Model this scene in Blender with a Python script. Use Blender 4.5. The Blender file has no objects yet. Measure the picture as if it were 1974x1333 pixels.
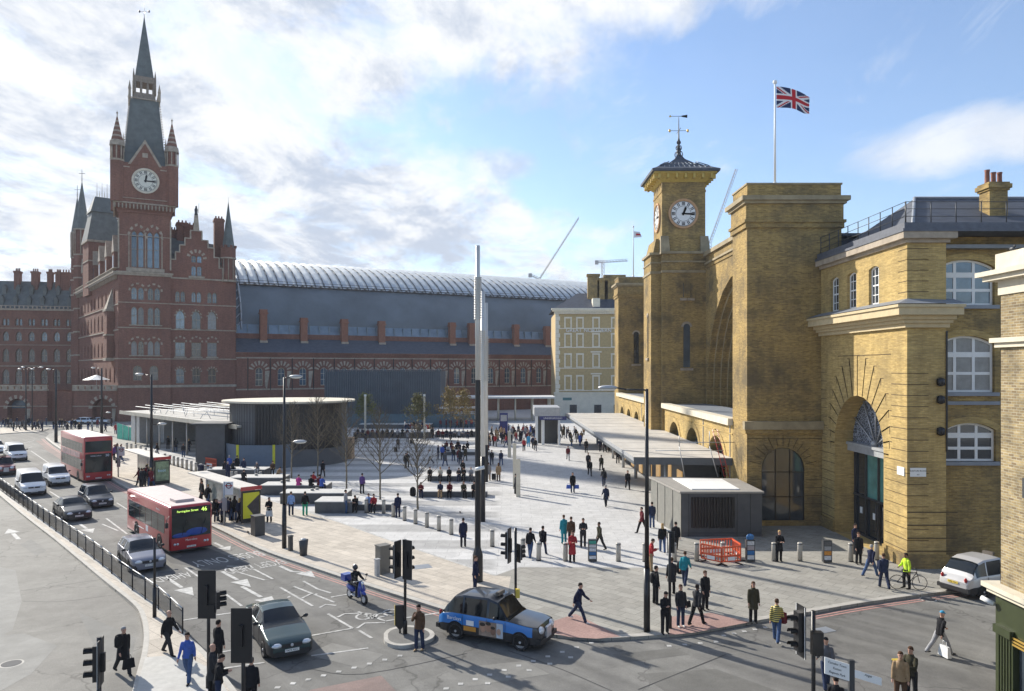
import bpy, bmesh, math, random
from mathutils import Vector, Matrix, geometry
R = math.radians
random.seed(7)
SC = bpy.context.scene
COL = SC.collection

# ------------------------------------------------------------------ camera
F_PX, CX, HZ, CAM_H = 1420.0, 985.0, 710.0, 10.8
cd = bpy.data.cameras.new("Camera"); cam = bpy.data.objects.new("Camera", cd); COL.objects.link(cam)
cam.location = (0, 0, CAM_H); cam.rotation_euler = (R(90), 0, 0)
cd.sensor_width = 36; cd.lens = 36 * F_PX / 1974; cd.shift_x = 2 / 1974; cd.shift_y = 43.5 / 1974
cd.clip_start = 0.3; cd.clip_end = 6000
SC.camera = cam

# ------------------------------------------------------------------ world: physical sky with cloud layer
SUN_EL = R(29.5); SUN_DIR = Vector((-0.725, 0.689, 0)).normalized()
w = bpy.data.worlds.new("World"); SC.world = w; w.use_nodes = True
nt = w.node_tree; nt.nodes.clear()
def wn(t, **k):
    n = nt.nodes.new(t)
    for a, b in k.items(): setattr(n, a, b)
    return n
def wl(a, b): nt.links.new(a, b)
def wm(op, a, b=None, c=None, clamp=False):
    n = wn('ShaderNodeMath', operation=op); n.use_clamp = clamp
    for i, v in enumerate((a, b, c)):
        if v is None: continue
        if isinstance(v, (int, float)): n.inputs[i].default_value = v
        else: wl(v, n.inputs[i])
    return n.outputs[0]
sky = wn('ShaderNodeTexSky', sky_type='NISHITA'); sky.sun_disc = False
sky.sun_elevation = SUN_EL; sky.sun_rotation = math.atan2(SUN_DIR.x, SUN_DIR.y)
sky.air_density = 1.0; sky.dust_density = 0.6; sky.ozone_density = 2.0
tc = wn('ShaderNodeTexCoord'); sep = wn('ShaderNodeSeparateXYZ'); wl(tc.outputs['Generated'], sep.inputs[0])
X, Y, Z = sep.outputs
az = wm('ARCTAN2', X, Y)
hyp = wm('SQRT', wm('ADD', wm('MULTIPLY', X, X), wm('MULTIPLY', Y, Y)))
el = wm('DIVIDE', Z, wm('MAXIMUM', hyp, 0.02))
zz = wm('ADD', wm('MAXIMUM', Z, 0.0), 0.16)
comb = wn('ShaderNodeCombineXYZ'); wl(wm('DIVIDE', X, zz), comb.inputs[0]); wl(wm('DIVIDE', Y, zz), comb.inputs[1])
def wnoise(scale, det, rough, off=(0, 0, 0), st=(1, 1, 1), dist=0.0):
    mp = wn('ShaderNodeMapping'); mp.inputs['Location'].default_value = off; mp.inputs['Scale'].default_value = st
    wl(comb.outputs[0], mp.inputs[0])
    n = wn('ShaderNodeTexNoise'); n.inputs['Scale'].default_value = scale; n.inputs['Detail'].default_value = det
    n.inputs['Roughness'].default_value = rough; n.inputs['Distortion'].default_value = dist
    wl(mp.outputs[0], n.inputs['Vector']); return n.outputs[0]
n1 = wnoise(1.9, 9, 0.62, (3.1, 1.2, 0), (1.0, 0.55, 1), 0.4)
n2 = wnoise(0.9, 6, 0.6, (9.2, 4.2, 0), (1.0, 0.45, 1), 0.2)
n3 = wnoise(3.4, 8, 0.65, (1.2, 7.7, 0), (0.7, 0.35, 1), 0.8)
def mapr(v, a, b, c=0.0, d=1.0, smooth=True):
    n = wn('ShaderNodeMapRange'); n.interpolation_type = 'SMOOTHSTEP' if smooth else 'LINEAR'
    wl(v, n.inputs[0]); n.inputs[1].default_value = a; n.inputs[2].default_value = b
    n.inputs[3].default_value = c; n.inputs[4].default_value = d; return n.outputs[0]
b1 = wm('SUBTRACT', wm('MULTIPLY_ADD', wm('ADD', az, 0.115), 0.32, 0.335), el)
b2 = wm('SUBTRACT', el, wm('MULTIPLY_ADD', wm('ADD', az, 0.115), -0.52, 0.30))
bb = wm('MINIMUM', b1, b2)
nn = wm('ADD', wm('MULTIPLY', wm('SUBTRACT', n1, 0.5), 0.36), wm('MULTIPLY', wm('SUBTRACT', n2, 0.5), 0.12))
main_c = mapr(wm('SUBTRACT', nn, bb), -0.035, 0.05); main_c = wm('MULTIPLY', main_c, mapr(wnoise(3.0, 9, 0.65, (2.2, 8.1, 0), (0.9, 0.6, 1), 0.3), 0.32, 0.54, 0.35, 1.0))
# small cloud bank on the right and thin wisps
ex = wm('DIVIDE', wm('SUBTRACT', az, 0.57), 0.19); ey = wm('DIVIDE', wm('SUBTRACT', el, 0.262), 0.045)
rr = wm('ADD', wm('MULTIPLY', ex, ex), wm('MULTIPLY', ey, ey))
cum = mapr(wm('SUBTRACT', wm('MULTIPLY_ADD', wm('SUBTRACT', n1, 0.5), 3.2, 1.0), rr), -0.1, 1.1, 0, 0.85)
ex2 = wm('DIVIDE', wm('SUBTRACT', az, -0.02), 0.07); ey2 = wm('DIVIDE', wm('SUBTRACT', el, 0.275), 0.03)
rr2 = wm('ADD', wm('MULTIPLY', ex2, ex2), wm('MULTIPLY', ey2, ey2))
cum2 = mapr(wm('SUBTRACT', wm('MULTIPLY_ADD', wm('SUBTRACT', n1, 0.5), 3.2, 0.9), rr2), -0.1, 1.1, 0, 0.8)
wisp = mapr(n3, 0.50, 0.78, 0, 0.55)
cover = wm('MAXIMUM', wm('MAXIMUM', main_c, cum), wm('MAXIMUM', wisp, cum2))
hazy = mapr(el, 0.02, 0.22, 0.72, 0.0)
cover = wm('MULTIPLY', cover, mapr(wm('ABSOLUTE', az), 1.0, 1.9, 1.0, 0.12)); cover = wm('MULTIPLY', cover, mapr(el, 0.7, 1.6, 1.0, 0.4))
cover = wm('MAXIMUM', wm('MAXIMUM', cover, hazy), 0.06)
# cloud shading: white tops, grey-blue undersides
n4 = wnoise(2.6, 10, 0.68, (5.5, 2.2, 0), (0.9, 0.6, 1), 0.25)
shade = mapr(n4, 0.42, 0.60, 0, 1)
sgap = wm('MULTIPLY', shade, mapr(az, -0.2, 0.8, 1.0, 0.25))
cc = wn('ShaderNodeMixRGB'); cc.inputs[1].default_value = (5.2, 5.3, 5.45, 1); cc.inputs[2].default_value = (3.0, 3.4, 4.1, 1); wl(sgap, cc.inputs[0])
skc = wn('ShaderNodeMixRGB', blend_type='MULTIPLY'); skc.inputs[0].default_value = 1; skc.inputs[2].default_value = (0.92, 0.98, 1.06, 1); wl(sky.outputs[0], skc.inputs[1])
mixc = wn('ShaderNodeMixRGB'); wl(cover, mixc.inputs[0]); wl(skc.outputs[0], mixc.inputs[1]); wl(cc.outputs[0], mixc.inputs[2])
bg = wn('ShaderNodeBackground'); bg.inputs[1].default_value = 0.125; wl(mixc.outputs[0], bg.inputs[0])
wo = wn('ShaderNodeOutputWorld'); wl(bg.outputs[0], wo.inputs[0])

# ------------------------------------------------------------------ sun
sd = bpy.data.lights.new("Sun", 'SUN'); sd.energy = 4.7; sd.angle = R(0.9); sd.color = (1.0, 0.94, 0.84)
so = bpy.data.objects.new("Sun", sd); COL.objects.link(so)
tosun = Vector((SUN_DIR.x * math.cos(SUN_EL), SUN_DIR.y * math.cos(SUN_EL), math.sin(SUN_EL)))
so.rotation_euler = tosun.to_track_quat('Z', 'Y').to_euler(); so.location = (-40, 60, 60)
SC.view_settings.view_transform = 'Standard'; SC.view_settings.look = 'None'
SC.view_settings.exposure = 0.66; SC.view_settings.gamma = 1

# ------------------------------------------------------------------ coordinates measured on the survey of the place
def G(px, py, z=0.0):
    y = (CAM_H - z) * F_PX / (py - HZ)
    return Vector(((px - CX) * y / F_PX, y, z))
def P(px, py, y):
    return Vector(((px - CX) * y / F_PX, y, CAM_H - (py - HZ) * y / F_PX))

# ------------------------------------------------------------------ object helpers
def tag(o, label=None, cat=None, group=None, kind=None):
    if label: o['label'] = label
    if cat: o['category'] = cat
    if group: o['group'] = group
    if kind: o['kind'] = kind
    return o
def thing(name, label, cat, loc=(0, 0, 0), rotz=0, group=None):
    o = bpy.data.objects.new(name, None); COL.objects.link(o); o.empty_display_size = 0.3
    o.location = loc; o.rotation_euler = (0, 0, rotz)
    return tag(o, label, cat, group)
class MB:
    def __init__(s): s.v = []; s.f = []; s.m = []; s.sm = []
    def add(s, vs, fs, mi=0, smooth=False):
        b = len(s.v); s.v += [tuple(p) for p in vs]
        for f in fs: s.f.append(tuple(b + i for i in f)); s.m.append(mi); s.sm.append(smooth)
        return s
    def box(s, x0, x1, y0, y1, z0, z1, mi=0):
        vs = [(x0,y0,z0),(x1,y0,z0),(x1,y1,z0),(x0,y1,z0),(x0,y0,z1),(x1,y0,z1),(x1,y1,z1),(x0,y1,z1)]
        return s.add(vs, [(0,3,2,1),(4,5,6,7),(0,1,5,4),(1,2,6,5),(2,3,7,6),(3,0,4,7)], mi)
    def cbox(s, c, sx, sy, sz, mi=0, rot=0):
        n = len(s.v); s.box(-sx/2, sx/2, -sy/2, sy/2, 0, sz, mi)
        ca, sa = math.cos(rot), math.sin(rot)
        for i in range(n, len(s.v)):
            x, y, z = s.v[i]; s.v[i] = (c[0]+x*ca-y*sa, c[1]+x*sa+y*ca, c[2]+z)
        return s
    def prism(s, poly, z0, z1, mi=0, top=None, bottom=True):
        n = len(poly)
        ar = sum(poly[i][0]*poly[(i+1)%n][1]-poly[(i+1)%n][0]*poly[i][1] for i in range(n))
        if ar < 0: poly = poly[::-1]
        vs = [(p[0], p[1], z0) for p in poly] + [(p[0], p[1], z1) for p in poly]
        tri = geometry.tessellate_polygon([[Vector((p[0], p[1], 0)) for p in poly]])
        fs = [(i, (i+1) % n, n+(i+1) % n, n+i) for i in range(n)]
        s.add(vs, fs, mi)
        b = len(s.v) - 2*n
        for t in tri:
            a, bb_, c = t
            cr = (poly[bb_][0]-poly[a][0])*(poly[c][1]-poly[a][1])-(poly[bb_][1]-poly[a][1])*(poly[c][0]-poly[a][0])
            if cr < 0: a, c = c, a
            s.f.append((b+n+a, b+n+bb_, b+n+c)); s.m.append(mi if top is None else top); s.sm.append(False)
            if bottom: s.f.append((b+c, b+bb_, b+a)); s.m.append(mi); s.sm.append(False)
        return s
    def frustum(s, c, a0, b0, a1, b1, z0, z1, mi=0, rot=0):
        ca, sa = math.cos(rot), math.sin(rot); vs = []
        for a, b, z in ((a0, b0, z0), (a1, b1, z1)):
            for x, y in ((-a,-b),(a,-b),(a,b),(-a,b)): vs.append((c[0]+x*ca-y*sa, c[1]+x*sa+y*ca, z))
        return s.add(vs, [(3,2,1,0),(4,5,6,7),(0,1,5,4),(1,2,6,5),(2,3,7,6),(3,0,4,7)], mi)
    def tube(s, p0, p1, r0, r1=None, n=8, mi=0, cap=True, smooth=True):
        r1 = r0 if r1 is None else r1
        p0 = Vector(p0); p1 = Vector(p1); d = (p1-p0)
        if d.length < 1e-6: return s
        d.normalize(); a = d.orthogonal().normalized(); b = d.cross(a)
        vs = []
        for p, r in ((p0, r0), (p1, r1)):
            for i in range(n):
                t = 2*math.pi*i/n; vs.append(p + a*(r*math.cos(t)) + b*(r*math.sin(t)))
        s.add(vs, [(i, (i+1) % n, n+(i+1) % n, n+i) for i in range(n)], mi, smooth)
        if cap:
            bse = len(s.v) - 2*n
            s.f.append(tuple(bse+i for i in range(n-1, -1, -1))); s.m.append(mi); s.sm.append(False)
            s.f.append(tuple(bse+n+i for i in range(n))); s.m.append(mi); s.sm.append(False)
        return s
    def path(s, pts, r, n=6, mi=0):
        for a, b in zip(pts[:-1], pts[1:]): s.tube(a, b, r, r, n, mi)
        return s
    def lathe(s, c, prof, n=16, mi=0, smooth=True, sx=1, sy=1):
        vs = []; k = len(prof)
        for r, z in prof:
            for i in range(n):
                t = 2*math.pi*i/n; vs.append((c[0]+r*sx*math.cos(t), c[1]+r*sy*math.sin(t), c[2]+z))
        fs = [(j*n+i, j*n+(i+1) % n, (j+1)*n+(i+1) % n, (j+1)*n+i) for j in range(k-1) for i in range(n)]
        s.add(vs, fs, mi, smooth); b = len(s.v) - k*n
        s.f.append(tuple(b+i for i in range(n-1, -1, -1))); s.m.append(mi); s.sm.append(False)
        s.f.append(tuple(b+(k-1)*n+i for i in range(n))); s.m.append(mi); s.sm.append(False)
        return s
    def ball(s, c, rx, ry=None, rz=None, n=10, mi=0):
        ry = ry or rx; rz = rz or rx; k = max(4, n//2)
        pr = [(max(1e-3, math.sin(math.pi*j/k)), -math.cos(math.pi*j/k)) for j in range(k+1)]
        b = len(s.v); s.lathe((0, 0, 0), pr, n, mi)
        for i in range(b, len(s.v)):
            x, y, z = s.v[i]; s.v[i] = (c[0]+x*rx, c[1]+y*ry, c[2]+z*rz)
        return s
    def quad(s, a, b, c, d, mi=0): return s.add([a, b, c, d], [(0, 1, 2, 3)], mi)
    def shift(s, d):
        s.v = [(x+d[0], y+d[1], z+d[2]) for x, y, z in s.v]; return s
    def mesh(s, name, mats):
        me = bpy.data.meshes.new(name); me.from_pydata(s.v, [], s.f)
        if not isinstance(mats, (list, tuple)): mats = [mats]
        for m in mats:
            if m: me.materials.append(m)
        me.polygons.foreach_set('material_index', s.m); me.polygons.foreach_set('use_smooth', s.sm); me.update(); return me
    def build(s, name, mats, parent=None, world=False, loc=None):
        if world and parent is not None:
            L = parent.location; s.shift((-L.x, -L.y, -L.z))
        me = s.mesh(name, mats); o = bpy.data.objects.new(name, me); COL.objects.link(o)
        if parent is not None: o.parent = parent
        if loc is not None: o.location = loc
        return o
def link_mesh(name, me, parent=None, loc=(0, 0, 0), rot=(0, 0, 0), scale=None):
    o = bpy.data.objects.new(name, me); COL.objects.link(o); o.parent = parent; o.location = loc; o.rotation_euler = rot
    if scale: o.scale = scale
    return o
def kids(o): return [c for c in bpy.data.objects if c.parent == o]
def copy_tree(o, km=None, parent=None):
    c = o.copy(); COL.objects.link(c); c.parent = parent
    for ch in km.get(o.name, []): copy_tree(ch, km, c)
    return c
def kidmap(o):
    m = {}
    def rec(x):
        m[x.name] = list(x.children)
        for ch in x.children: rec(ch)
    rec(o); return m
def text_mesh(body, size, mat, name='lettering', parent=None, loc=(0, 0, 0), rot=(0, 0, 0), ext=0.002, sx=1.0, align='CENTER'):
    cu = bpy.data.curves.new(name, 'FONT'); cu.body = body; cu.size = size; cu.extrude = ext; cu.align_x = align; cu.align_y = 'CENTER'
    cu.resolution_u = 3
    t = bpy.data.objects.new(name, cu); COL.objects.link(t)
    dg = bpy.context.evaluated_depsgraph_get(); me = bpy.data.meshes.new_from_object(t.evaluated_get(dg))
    bpy.data.objects.remove(t); bpy.data.curves.remove(cu)
    me.materials.clear(); me.materials.append(mat)
    return link_mesh(name, me, parent, loc, rot, (sx, 1, 1))

# ------------------------------------------------------------------ materials
_M = {}
def nodes(m):
    m.use_nodes = True; t = m.node_tree; return t, t.nodes['Principled BSDF']
def mat(name, col, rough=0.7, metal=0.0, var=0.12, scale=3.0, bump=0.0, spec=None, emit=None, coat=0, stretch=(1, 1, 1), det=4, rnd=0.0):
    if name in _M: return _M[name]
    m = bpy.data.materials.new(name); t, p = nodes(m); _M[name] = m
    p.inputs['Base Color'].default_value = (*col, 1); p.inputs['Roughness'].default_value = rough; p.inputs['Metallic'].default_value = metal
    if spec is not None: p.inputs['Specular IOR Level'].default_value = spec
    if coat: p.inputs['Coat Weight'].default_value = coat; p.inputs['Coat Roughness'].default_value = 0.05
    if emit: p.inputs['Emission Color'].default_value = (*emit[:3], 1); p.inputs['Emission Strength'].default_value = emit[3]
    if var or bump:
        tc = t.nodes.new('ShaderNodeTexCoord'); mp = t.nodes.new('ShaderNodeMapping'); mp.inputs['Scale'].default_value = stretch
        t.links.new(tc.outputs['Object'], mp.inputs[0])
        n = t.nodes.new('ShaderNodeTexNoise'); n.inputs['Scale'].default_value = scale; n.inputs['Detail'].default_value = det; n.inputs['Roughness'].default_value = 0.6
        t.links.new(mp.outputs[0], n.inputs['Vector'])
        r = t.nodes.new('ShaderNodeMapRange'); r.inputs[1].default_value = 0.3; r.inputs[2].default_value = 0.7
        r.inputs[3].default_value = 1-var; r.inputs[4].default_value = 1+var; t.links.new(n.outputs[0], r.inputs[0])
        v = t.nodes.new('ShaderNodeVectorMath'); v.operation = 'SCALE'; v.inputs[0].default_value = col; t.links.new(r.outputs[0], v.inputs['Scale'])
        last = v.outputs[0]
        if rnd:
            oi = t.nodes.new('ShaderNodeObjectInfo'); r2 = t.nodes.new('ShaderNodeMapRange'); r2.inputs[3].default_value = 1-rnd; r2.inputs[4].default_value = 1+rnd
            t.links.new(oi.outputs['Random'], r2.inputs[0]); v2 = t.nodes.new('ShaderNodeVectorMath'); v2.operation = 'SCALE'
            t.links.new(last, v2.inputs[0]); t.links.new(r2.outputs[0], v2.inputs['Scale']); last = v2.outputs[0]
        t.links.new(last, p.inputs['Base Color'])
        if bump:
            b = t.nodes.new('ShaderNodeBump'); b.inputs['Strength'].default_value = bump; b.inputs['Distance'].default_value = 0.02
            t.links.new(n.outputs[0], b.inputs['Height']); t.links.new(b.outputs[0], p.inputs['Normal'])
    return m
def brick_mat(name, c1, c2, mortar, stain=0.35, bw=0.30, bh=0.10, scale=0.35, dirt=(0.10, 0.085, 0.06)):
    if name in _M: return _M[name]
    m = bpy.data.materials.new(name); t, p = nodes(m); _M[name] = m; N = t.nodes; L = t.links
    tc = N.new('ShaderNodeTexCoord'); sp = N.new('ShaderNodeSeparateXYZ'); L.new(tc.outputs['Object'], sp.inputs[0])
    ad = N.new('ShaderNodeMath'); ad.operation = 'ADD'; L.new(sp.outputs[0], ad.inputs[0]); L.new(sp.outputs[1], ad.inputs[1])
    cb = N.new('ShaderNodeCombineXYZ'); L.new(ad.outputs[0], cb.inputs[0]); L.new(sp.outputs[2], cb.inputs[1])
    br = N.new('ShaderNodeTexBrick'); br.inputs['Scale'].default_value = 1; br.inputs['Brick Width'].default_value = bw; br.inputs['Row Height'].default_value = bh
    br.inputs['Mortar Size'].default_value = bh*0.11; br.inputs['Color1'].default_value = (*c1, 1); br.inputs['Color2'].default_value = (*c2, 1); br.inputs['Mortar'].default_value = (*mortar, 1)
    br.inputs['Bias'].default_value = -0.1; L.new(cb.outputs[0], br.inputs['Vector'])
    def noise(sc, st, det=5, rgh=0.65):
        mp = N.new('ShaderNodeMapping'); mp.inputs['Scale'].default_value = st; L.new(cb.outputs[0], mp.inputs[0])
        n = N.new('ShaderNodeTexNoise'); n.inputs['Scale'].default_value = sc; n.inputs['Detail'].default_value = det; n.inputs['Roughness'].default_value = rgh
        L.new(mp.outputs[0], n.inputs['Vector']); return n.outputs[0]
    def mr(v, a, b, c, d):
        n = N.new('ShaderNodeMapRange'); L.new(v, n.inputs[0])
        for i, x in enumerate((a, b, c, d)): n.inputs[i+1].default_value = x
        return n.outputs[0]
    def scl(c, f):
        v = N.new('ShaderNodeVectorMath'); v.operation = 'SCALE'; L.new(c, v.inputs[0]); L.new(f, v.inputs['Scale']); return v.outputs[0]
    big = noise(scale, (1, 1, 1)); row = noise(1.0, (1.1, 9.0, 1), 3, 0.8); drip = noise(1.2, (2.2, 0.25, 1), 4)
    c = scl(br.outputs[0], mr(row, 0.3, 0.7, 0.72, 1.28))
    mx = N.new('ShaderNodeMixRGB'); L.new(mr(big, 0.42, 0.66, 0.0, stain), mx.inputs[0]); L.new(c, mx.inputs[1]); mx.inputs[2].default_value = (*dirt, 1)
    c2_ = scl(mx.outputs[0], mr(drip, 0.3, 0.75, 1.1, 0.86))
    L.new(c2_, p.inputs['Base Color']); p.inputs['Roughness'].default_value = 0.9; p.inputs['Specular IOR Level'].default_value = 0.2
    b = N.new('ShaderNodeBump'); b.inputs['Strength'].default_value = 0.35; b.inputs['Distance'].default_value = 0.02
    L.new(br.outputs['Fac'], b.inputs['Height']); b.invert = True; L.new(b.outputs[0], p.inputs['Normal'])
    return m
YB = brick_mat('yellow stock brick', (0.43, 0.29, 0.098), (0.255, 0.168, 0.062), (0.33, 0.26, 0.14), 0.8, 0.24, 0.085)
YB2 = brick_mat('pale yellow brick', (0.53, 0.38, 0.145), (0.41, 0.285, 0.105), (0.40, 0.30, 0.15), 0.4, 0.24, 0.085)
NB = brick_mat('mixed buff brick', (0.38, 0.29, 0.15), (0.20, 0.145, 0.085), (0.42, 0.38, 0.28), 0.55, 0.24, 0.085, 0.9)
RB = brick_mat('red brick', (0.265, 0.118, 0.082), (0.20, 0.088, 0.062), (0.23, 0.145, 0.11), 0.4, 0.3, 0.1, 0.12, (0.09, 0.045, 0.035))
STONE = mat('limestone', (0.46, 0.41, 0.31), 0.85, var=0.2, scale=2.0, bump=0.1)
STONE_P = mat('pale painted stone', (0.62, 0.56, 0.44), 0.8, var=0.12, scale=1.5)
STONE_R = mat('buff stone dressing', (0.36, 0.30, 0.23), 0.85, var=0.25, scale=1.5)
CREAM = mat('cream stucco', (0.80, 0.73, 0.58), 0.8, var=0.08, scale=1.0)
WHITE = mat('white paint', (0.78, 0.78, 0.76), 0.5, var=0.04)
SLATE = mat('slate', (0.065, 0.075, 0.095), 0.75, var=0.25, scale=1.2, stretch=(1, 1, 4))
LEAD = mat('lead sheet', (0.22, 0.24, 0.27), 0.5, var=0.15, scale=1.0)
BLACK = mat('black painted metal', (0.012, 0.012, 0.014), 0.4, var=0.1)
DARK = mat('dark grey metal', (0.045, 0.047, 0.05), 0.5, var=0.1)
CHAR = mat('charcoal cladding', (0.075, 0.078, 0.082), 0.6, var=0.15, scale=1.5)
STEEL = mat('brushed steel', (0.55, 0.54, 0.52), 0.35, 0.85, var=0.08)
GALV = mat('galvanised steel', (0.42, 0.43, 0.44), 0.5, 0.4, var=0.12)
GLASS = mat('dark window glass', (0.035, 0.045, 0.055), 0.06, 0.0, var=0.3, scale=0.7, spec=0.9, rnd=0.5)
GLASS_B = mat('sky reflecting glass', (0.10, 0.14, 0.18), 0.08, 0.3, var=0.4, scale=0.8, spec=1.0, rnd=0.6)
GLASS_G = mat('green entrance glass', (0.035, 0.10, 0.085), 0.12, 0.0, var=0.35, scale=0.5, spec=0.8)
BLIND = mat('pale blind behind glass', (0.26, 0.26, 0.25), 0.3, 0.0, var=0.2, scale=2.0, rnd=0.35)
GRANITE_D = mat('dark granite', (0.085, 0.087, 0.09), 0.55, var=0.2, scale=3.0)
GRANITE_L = mat('pale granite top', (0.50, 0.49, 0.46), 0.6, var=0.1, scale=3.0)
KERB = mat('granite kerb', (0.40, 0.38, 0.34), 0.8, var=0.15, scale=2.5)
PAINT = mat('worn road paint', (0.41, 0.405, 0.385), 0.8, var=0.4, scale=4, det=8)
GOLD = mat('gilding', (0.65, 0.42, 0.10), 0.4, 0.6, var=0.1)
LAMPG = mat('lamp diffuser', (0.75, 0.75, 0.72), 0.3, var=0.05)
RUBBER = mat('tyre rubber', (0.015, 0.015, 0.016), 0.8, var=0.2)
ALLOY = mat('wheel alloy', (0.55, 0.55, 0.56), 0.35, 0.3, var=0.1)
GLASS_C = mat('car glass', (0.006, 0.010, 0.014), 0.06, 0.0, var=0.0, spec=0.5)
HEADL = mat('headlight lens', (0.7, 0.72, 0.75), 0.1, 0.3, var=0.1, scale=12)
PLATE = mat('number plate white', (0.75, 0.75, 0.72), 0.4, var=0.03)
PLATE_Y = mat('number plate yellow', (0.75, 0.55, 0.08), 0.4, var=0.03)
PAINTBLK = mat('black lettering', (0.01, 0.01, 0.01), 0.5, var=0)
# ------------------------------------------------------------------ ground
ZR = -0.12
def ground_mat(name, c1, c2, sc=0.25, fine=60, rough=0.85, streak=None, patch=None):
    m = bpy.data.materials.new(name); t, p = nodes(m); N = t.nodes; L = t.links
    tc = N.new('ShaderNodeTexCoord')
    def noise(s, det=6, rg=0.65, st=(1, 1, 1), dist=0):
        mp = N.new('ShaderNodeMapping'); mp.inputs['Scale'].default_value = st; L.new(tc.outputs['Object'], mp.inputs[0])
        n = N.new('ShaderNodeTexNoise'); n.inputs['Scale'].default_value = s; n.inputs['Detail'].default_value = det; n.inputs['Roughness'].default_value = rg; n.inputs['Distortion'].default_value = dist
        L.new(mp.outputs[0], n.inputs['Vector']); return n.outputs[0]
    def mr(v, a, b, c, d):
        n = N.new('ShaderNodeMapRange'); L.new(v, n.inputs[0])
        for i, x in enumerate((a, b, c, d)): n.inputs[i+1].default_value = x
        return n.outputs[0]
    def mul(a, b):
        n = N.new('ShaderNodeMath'); n.operation = 'MULTIPLY'; L.new(a, n.inputs[0]); L.new(b, n.inputs[1]); return n.outputs[0]
    mx = N.new('ShaderNodeMixRGB'); L.new(mr(noise(sc), 0.4, 0.62, 0, 1), mx.inputs[0]); mx.inputs[1].default_value = (*c1, 1); mx.inputs[2].default_value = (*c2, 1)
    f = mr(noise(fine, 3), 0.3, 0.7, 0.78, 1.22)
    f = mul(f, mr(noise(1.3, 5, 0.7), 0.35, 0.7, 1.06, 0.88))
    f = mul(f, mr(noise(0.5, 4, 0.6, (1.0, 1.0, 1), 1.5), 0.46, 0.52, 1.03, 0.96))
    if patch:
        v = N.new('ShaderNodeTexVoronoi'); v.distance = 'CHEBYCHEV'; v.inputs['Scale'].default_value = 0.11; L.new(tc.outputs['Object'], v.inputs['Vector'])
        sp = N.new('ShaderNodeSeparateColor'); L.new(v.outputs['Color'], sp.inputs[0]); f = mul(f, mr(sp.outputs[0], 0, 1, 1-patch, 1+patch))
        v2 = N.new('ShaderNodeTexVoronoi'); v2.feature = 'DISTANCE_TO_EDGE'; v2.inputs['Scale'].default_value = 0.16
        mpn = N.new('ShaderNodeMapping'); L.new(tc.outputs['Object'], mpn.inputs[0])
        ns = N.new('ShaderNodeTexNoise'); ns.inputs['Scale'].default_value = 1.2; L.new(tc.outputs['Object'], ns.inputs['Vector'])
        vm = N.new('ShaderNodeVectorMath'); vm.operation = 'MULTIPLY_ADD'; vm.inputs[1].default_value = (1.6, 1.6, 0); L.new(ns.outputs['Color'], vm.inputs[0]); L.new(tc.outputs['Object'], vm.inputs[2])
        L.new(vm.outputs[0], v2.inputs['Vector']); f = mul(f, mr(v2.outputs[0], 0.0, 0.008, 0.62, 1.0))
    if streak == 'flags':
        b = N.new('ShaderNodeTexBrick'); b.inputs['Scale'].default_value = 1; b.inputs['Brick Width'].default_value = 0.9; b.inputs['Row Height'].default_value = 0.6
        b.inputs['Mortar Size'].default_value = 0.012; b.inputs['Color1'].default_value = (1, 1, 1, 1); b.inputs['Color2'].default_value = (0.84, 0.84, 0.84, 1); b.inputs['Mortar'].default_value = (0.5, 0.5, 0.5, 1)
        rm = N.new('ShaderNodeMapping'); rm.inputs['Rotation'].default_value = (0, 0, R(42)); L.new(tc.outputs['Object'], rm.inputs[0]); L.new(rm.outputs[0], b.inputs['Vector'])
        f = mul(f, b.outputs[0])
    if streak == 'lane':
        mp = N.new('ShaderNodeMapping'); mp.vector_type = 'TEXTURE'; mp.inputs['Rotation'].default_value = (0, 0, -R(138)); mp.inputs['Scale'].default_value = (0.7, 16, 1); L.new(tc.outputs['Object'], mp.inputs[0])
        n = N.new('ShaderNodeTexNoise'); n.inputs['Scale'].default_value = 1; n.inputs['Detail'].default_value = 5; L.new(mp.outputs[0], n.inputs['Vector']); f = mul(f, mr(n.outputs[0], 0.35, 0.65, 0.86, 1.12))
        f = mul(f, mr(noise(0.9, 3, 0.5), 0.62, 0.72, 1.0, 0.82)); f = mul(f, mr(noise(260, 1), 0.2, 0.8, 0.8, 1.2))
    if streak == 'bands':
        sp = N.new('ShaderNodeSeparateXYZ'); L.new(tc.outputs['Object'], sp.inputs[0])
        def band(per, off, c, d, w0=0.45, w1=0.5):
            a = N.new('ShaderNodeMath'); a.operation = 'MULTIPLY_ADD'; L.new(sp.outputs[1], a.inputs[0]); a.inputs[1].default_value = 1/per; a.inputs[2].default_value = off
            fr = N.new('ShaderNodeMath'); fr.operation = 'PINGPONG'; L.new(a.outputs[0], fr.inputs[0]); fr.inputs[1].default_value = 0.5
            return mr(fr.outputs[0], w0-0.24, w1-0.24, c, d)
        fb = mul(band(4.6, 0.2, 0.72, 1.02), band(1.53, 0.0, 0.97, 1.01))
        # fades to plain paving east of the mast
        g = mr(sp.outputs[0], -1.2, -0.6, 0, 1); one = N.new('ShaderNodeMix'); one.data_type = 'FLOAT'
        L.new(g, one.inputs[0]); L.new(fb, one.inputs[2]); one.inputs[3].default_value = 0.97; f = mul(f, one.outputs[0])
        b = N.new('ShaderNodeTexBrick'); b.inputs['Scale'].default_value = 1; b.inputs['Brick Width'].default_value = 1.5; b.inputs['Row Height'].default_value = 0.77
        b.inputs['Mortar Size'].default_value = 0.012; b.inputs['Color1'].default_value = (1, 1, 1, 1); b.inputs['Color2'].default_value = (0.93, 0.93, 0.93, 1); b.inputs['Mortar'].default_value = (0.6, 0.6, 0.6, 1)
        L.new(tc.outputs['Object'], b.inputs['Vector']); f = mul(f, b.outputs[0])
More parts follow.
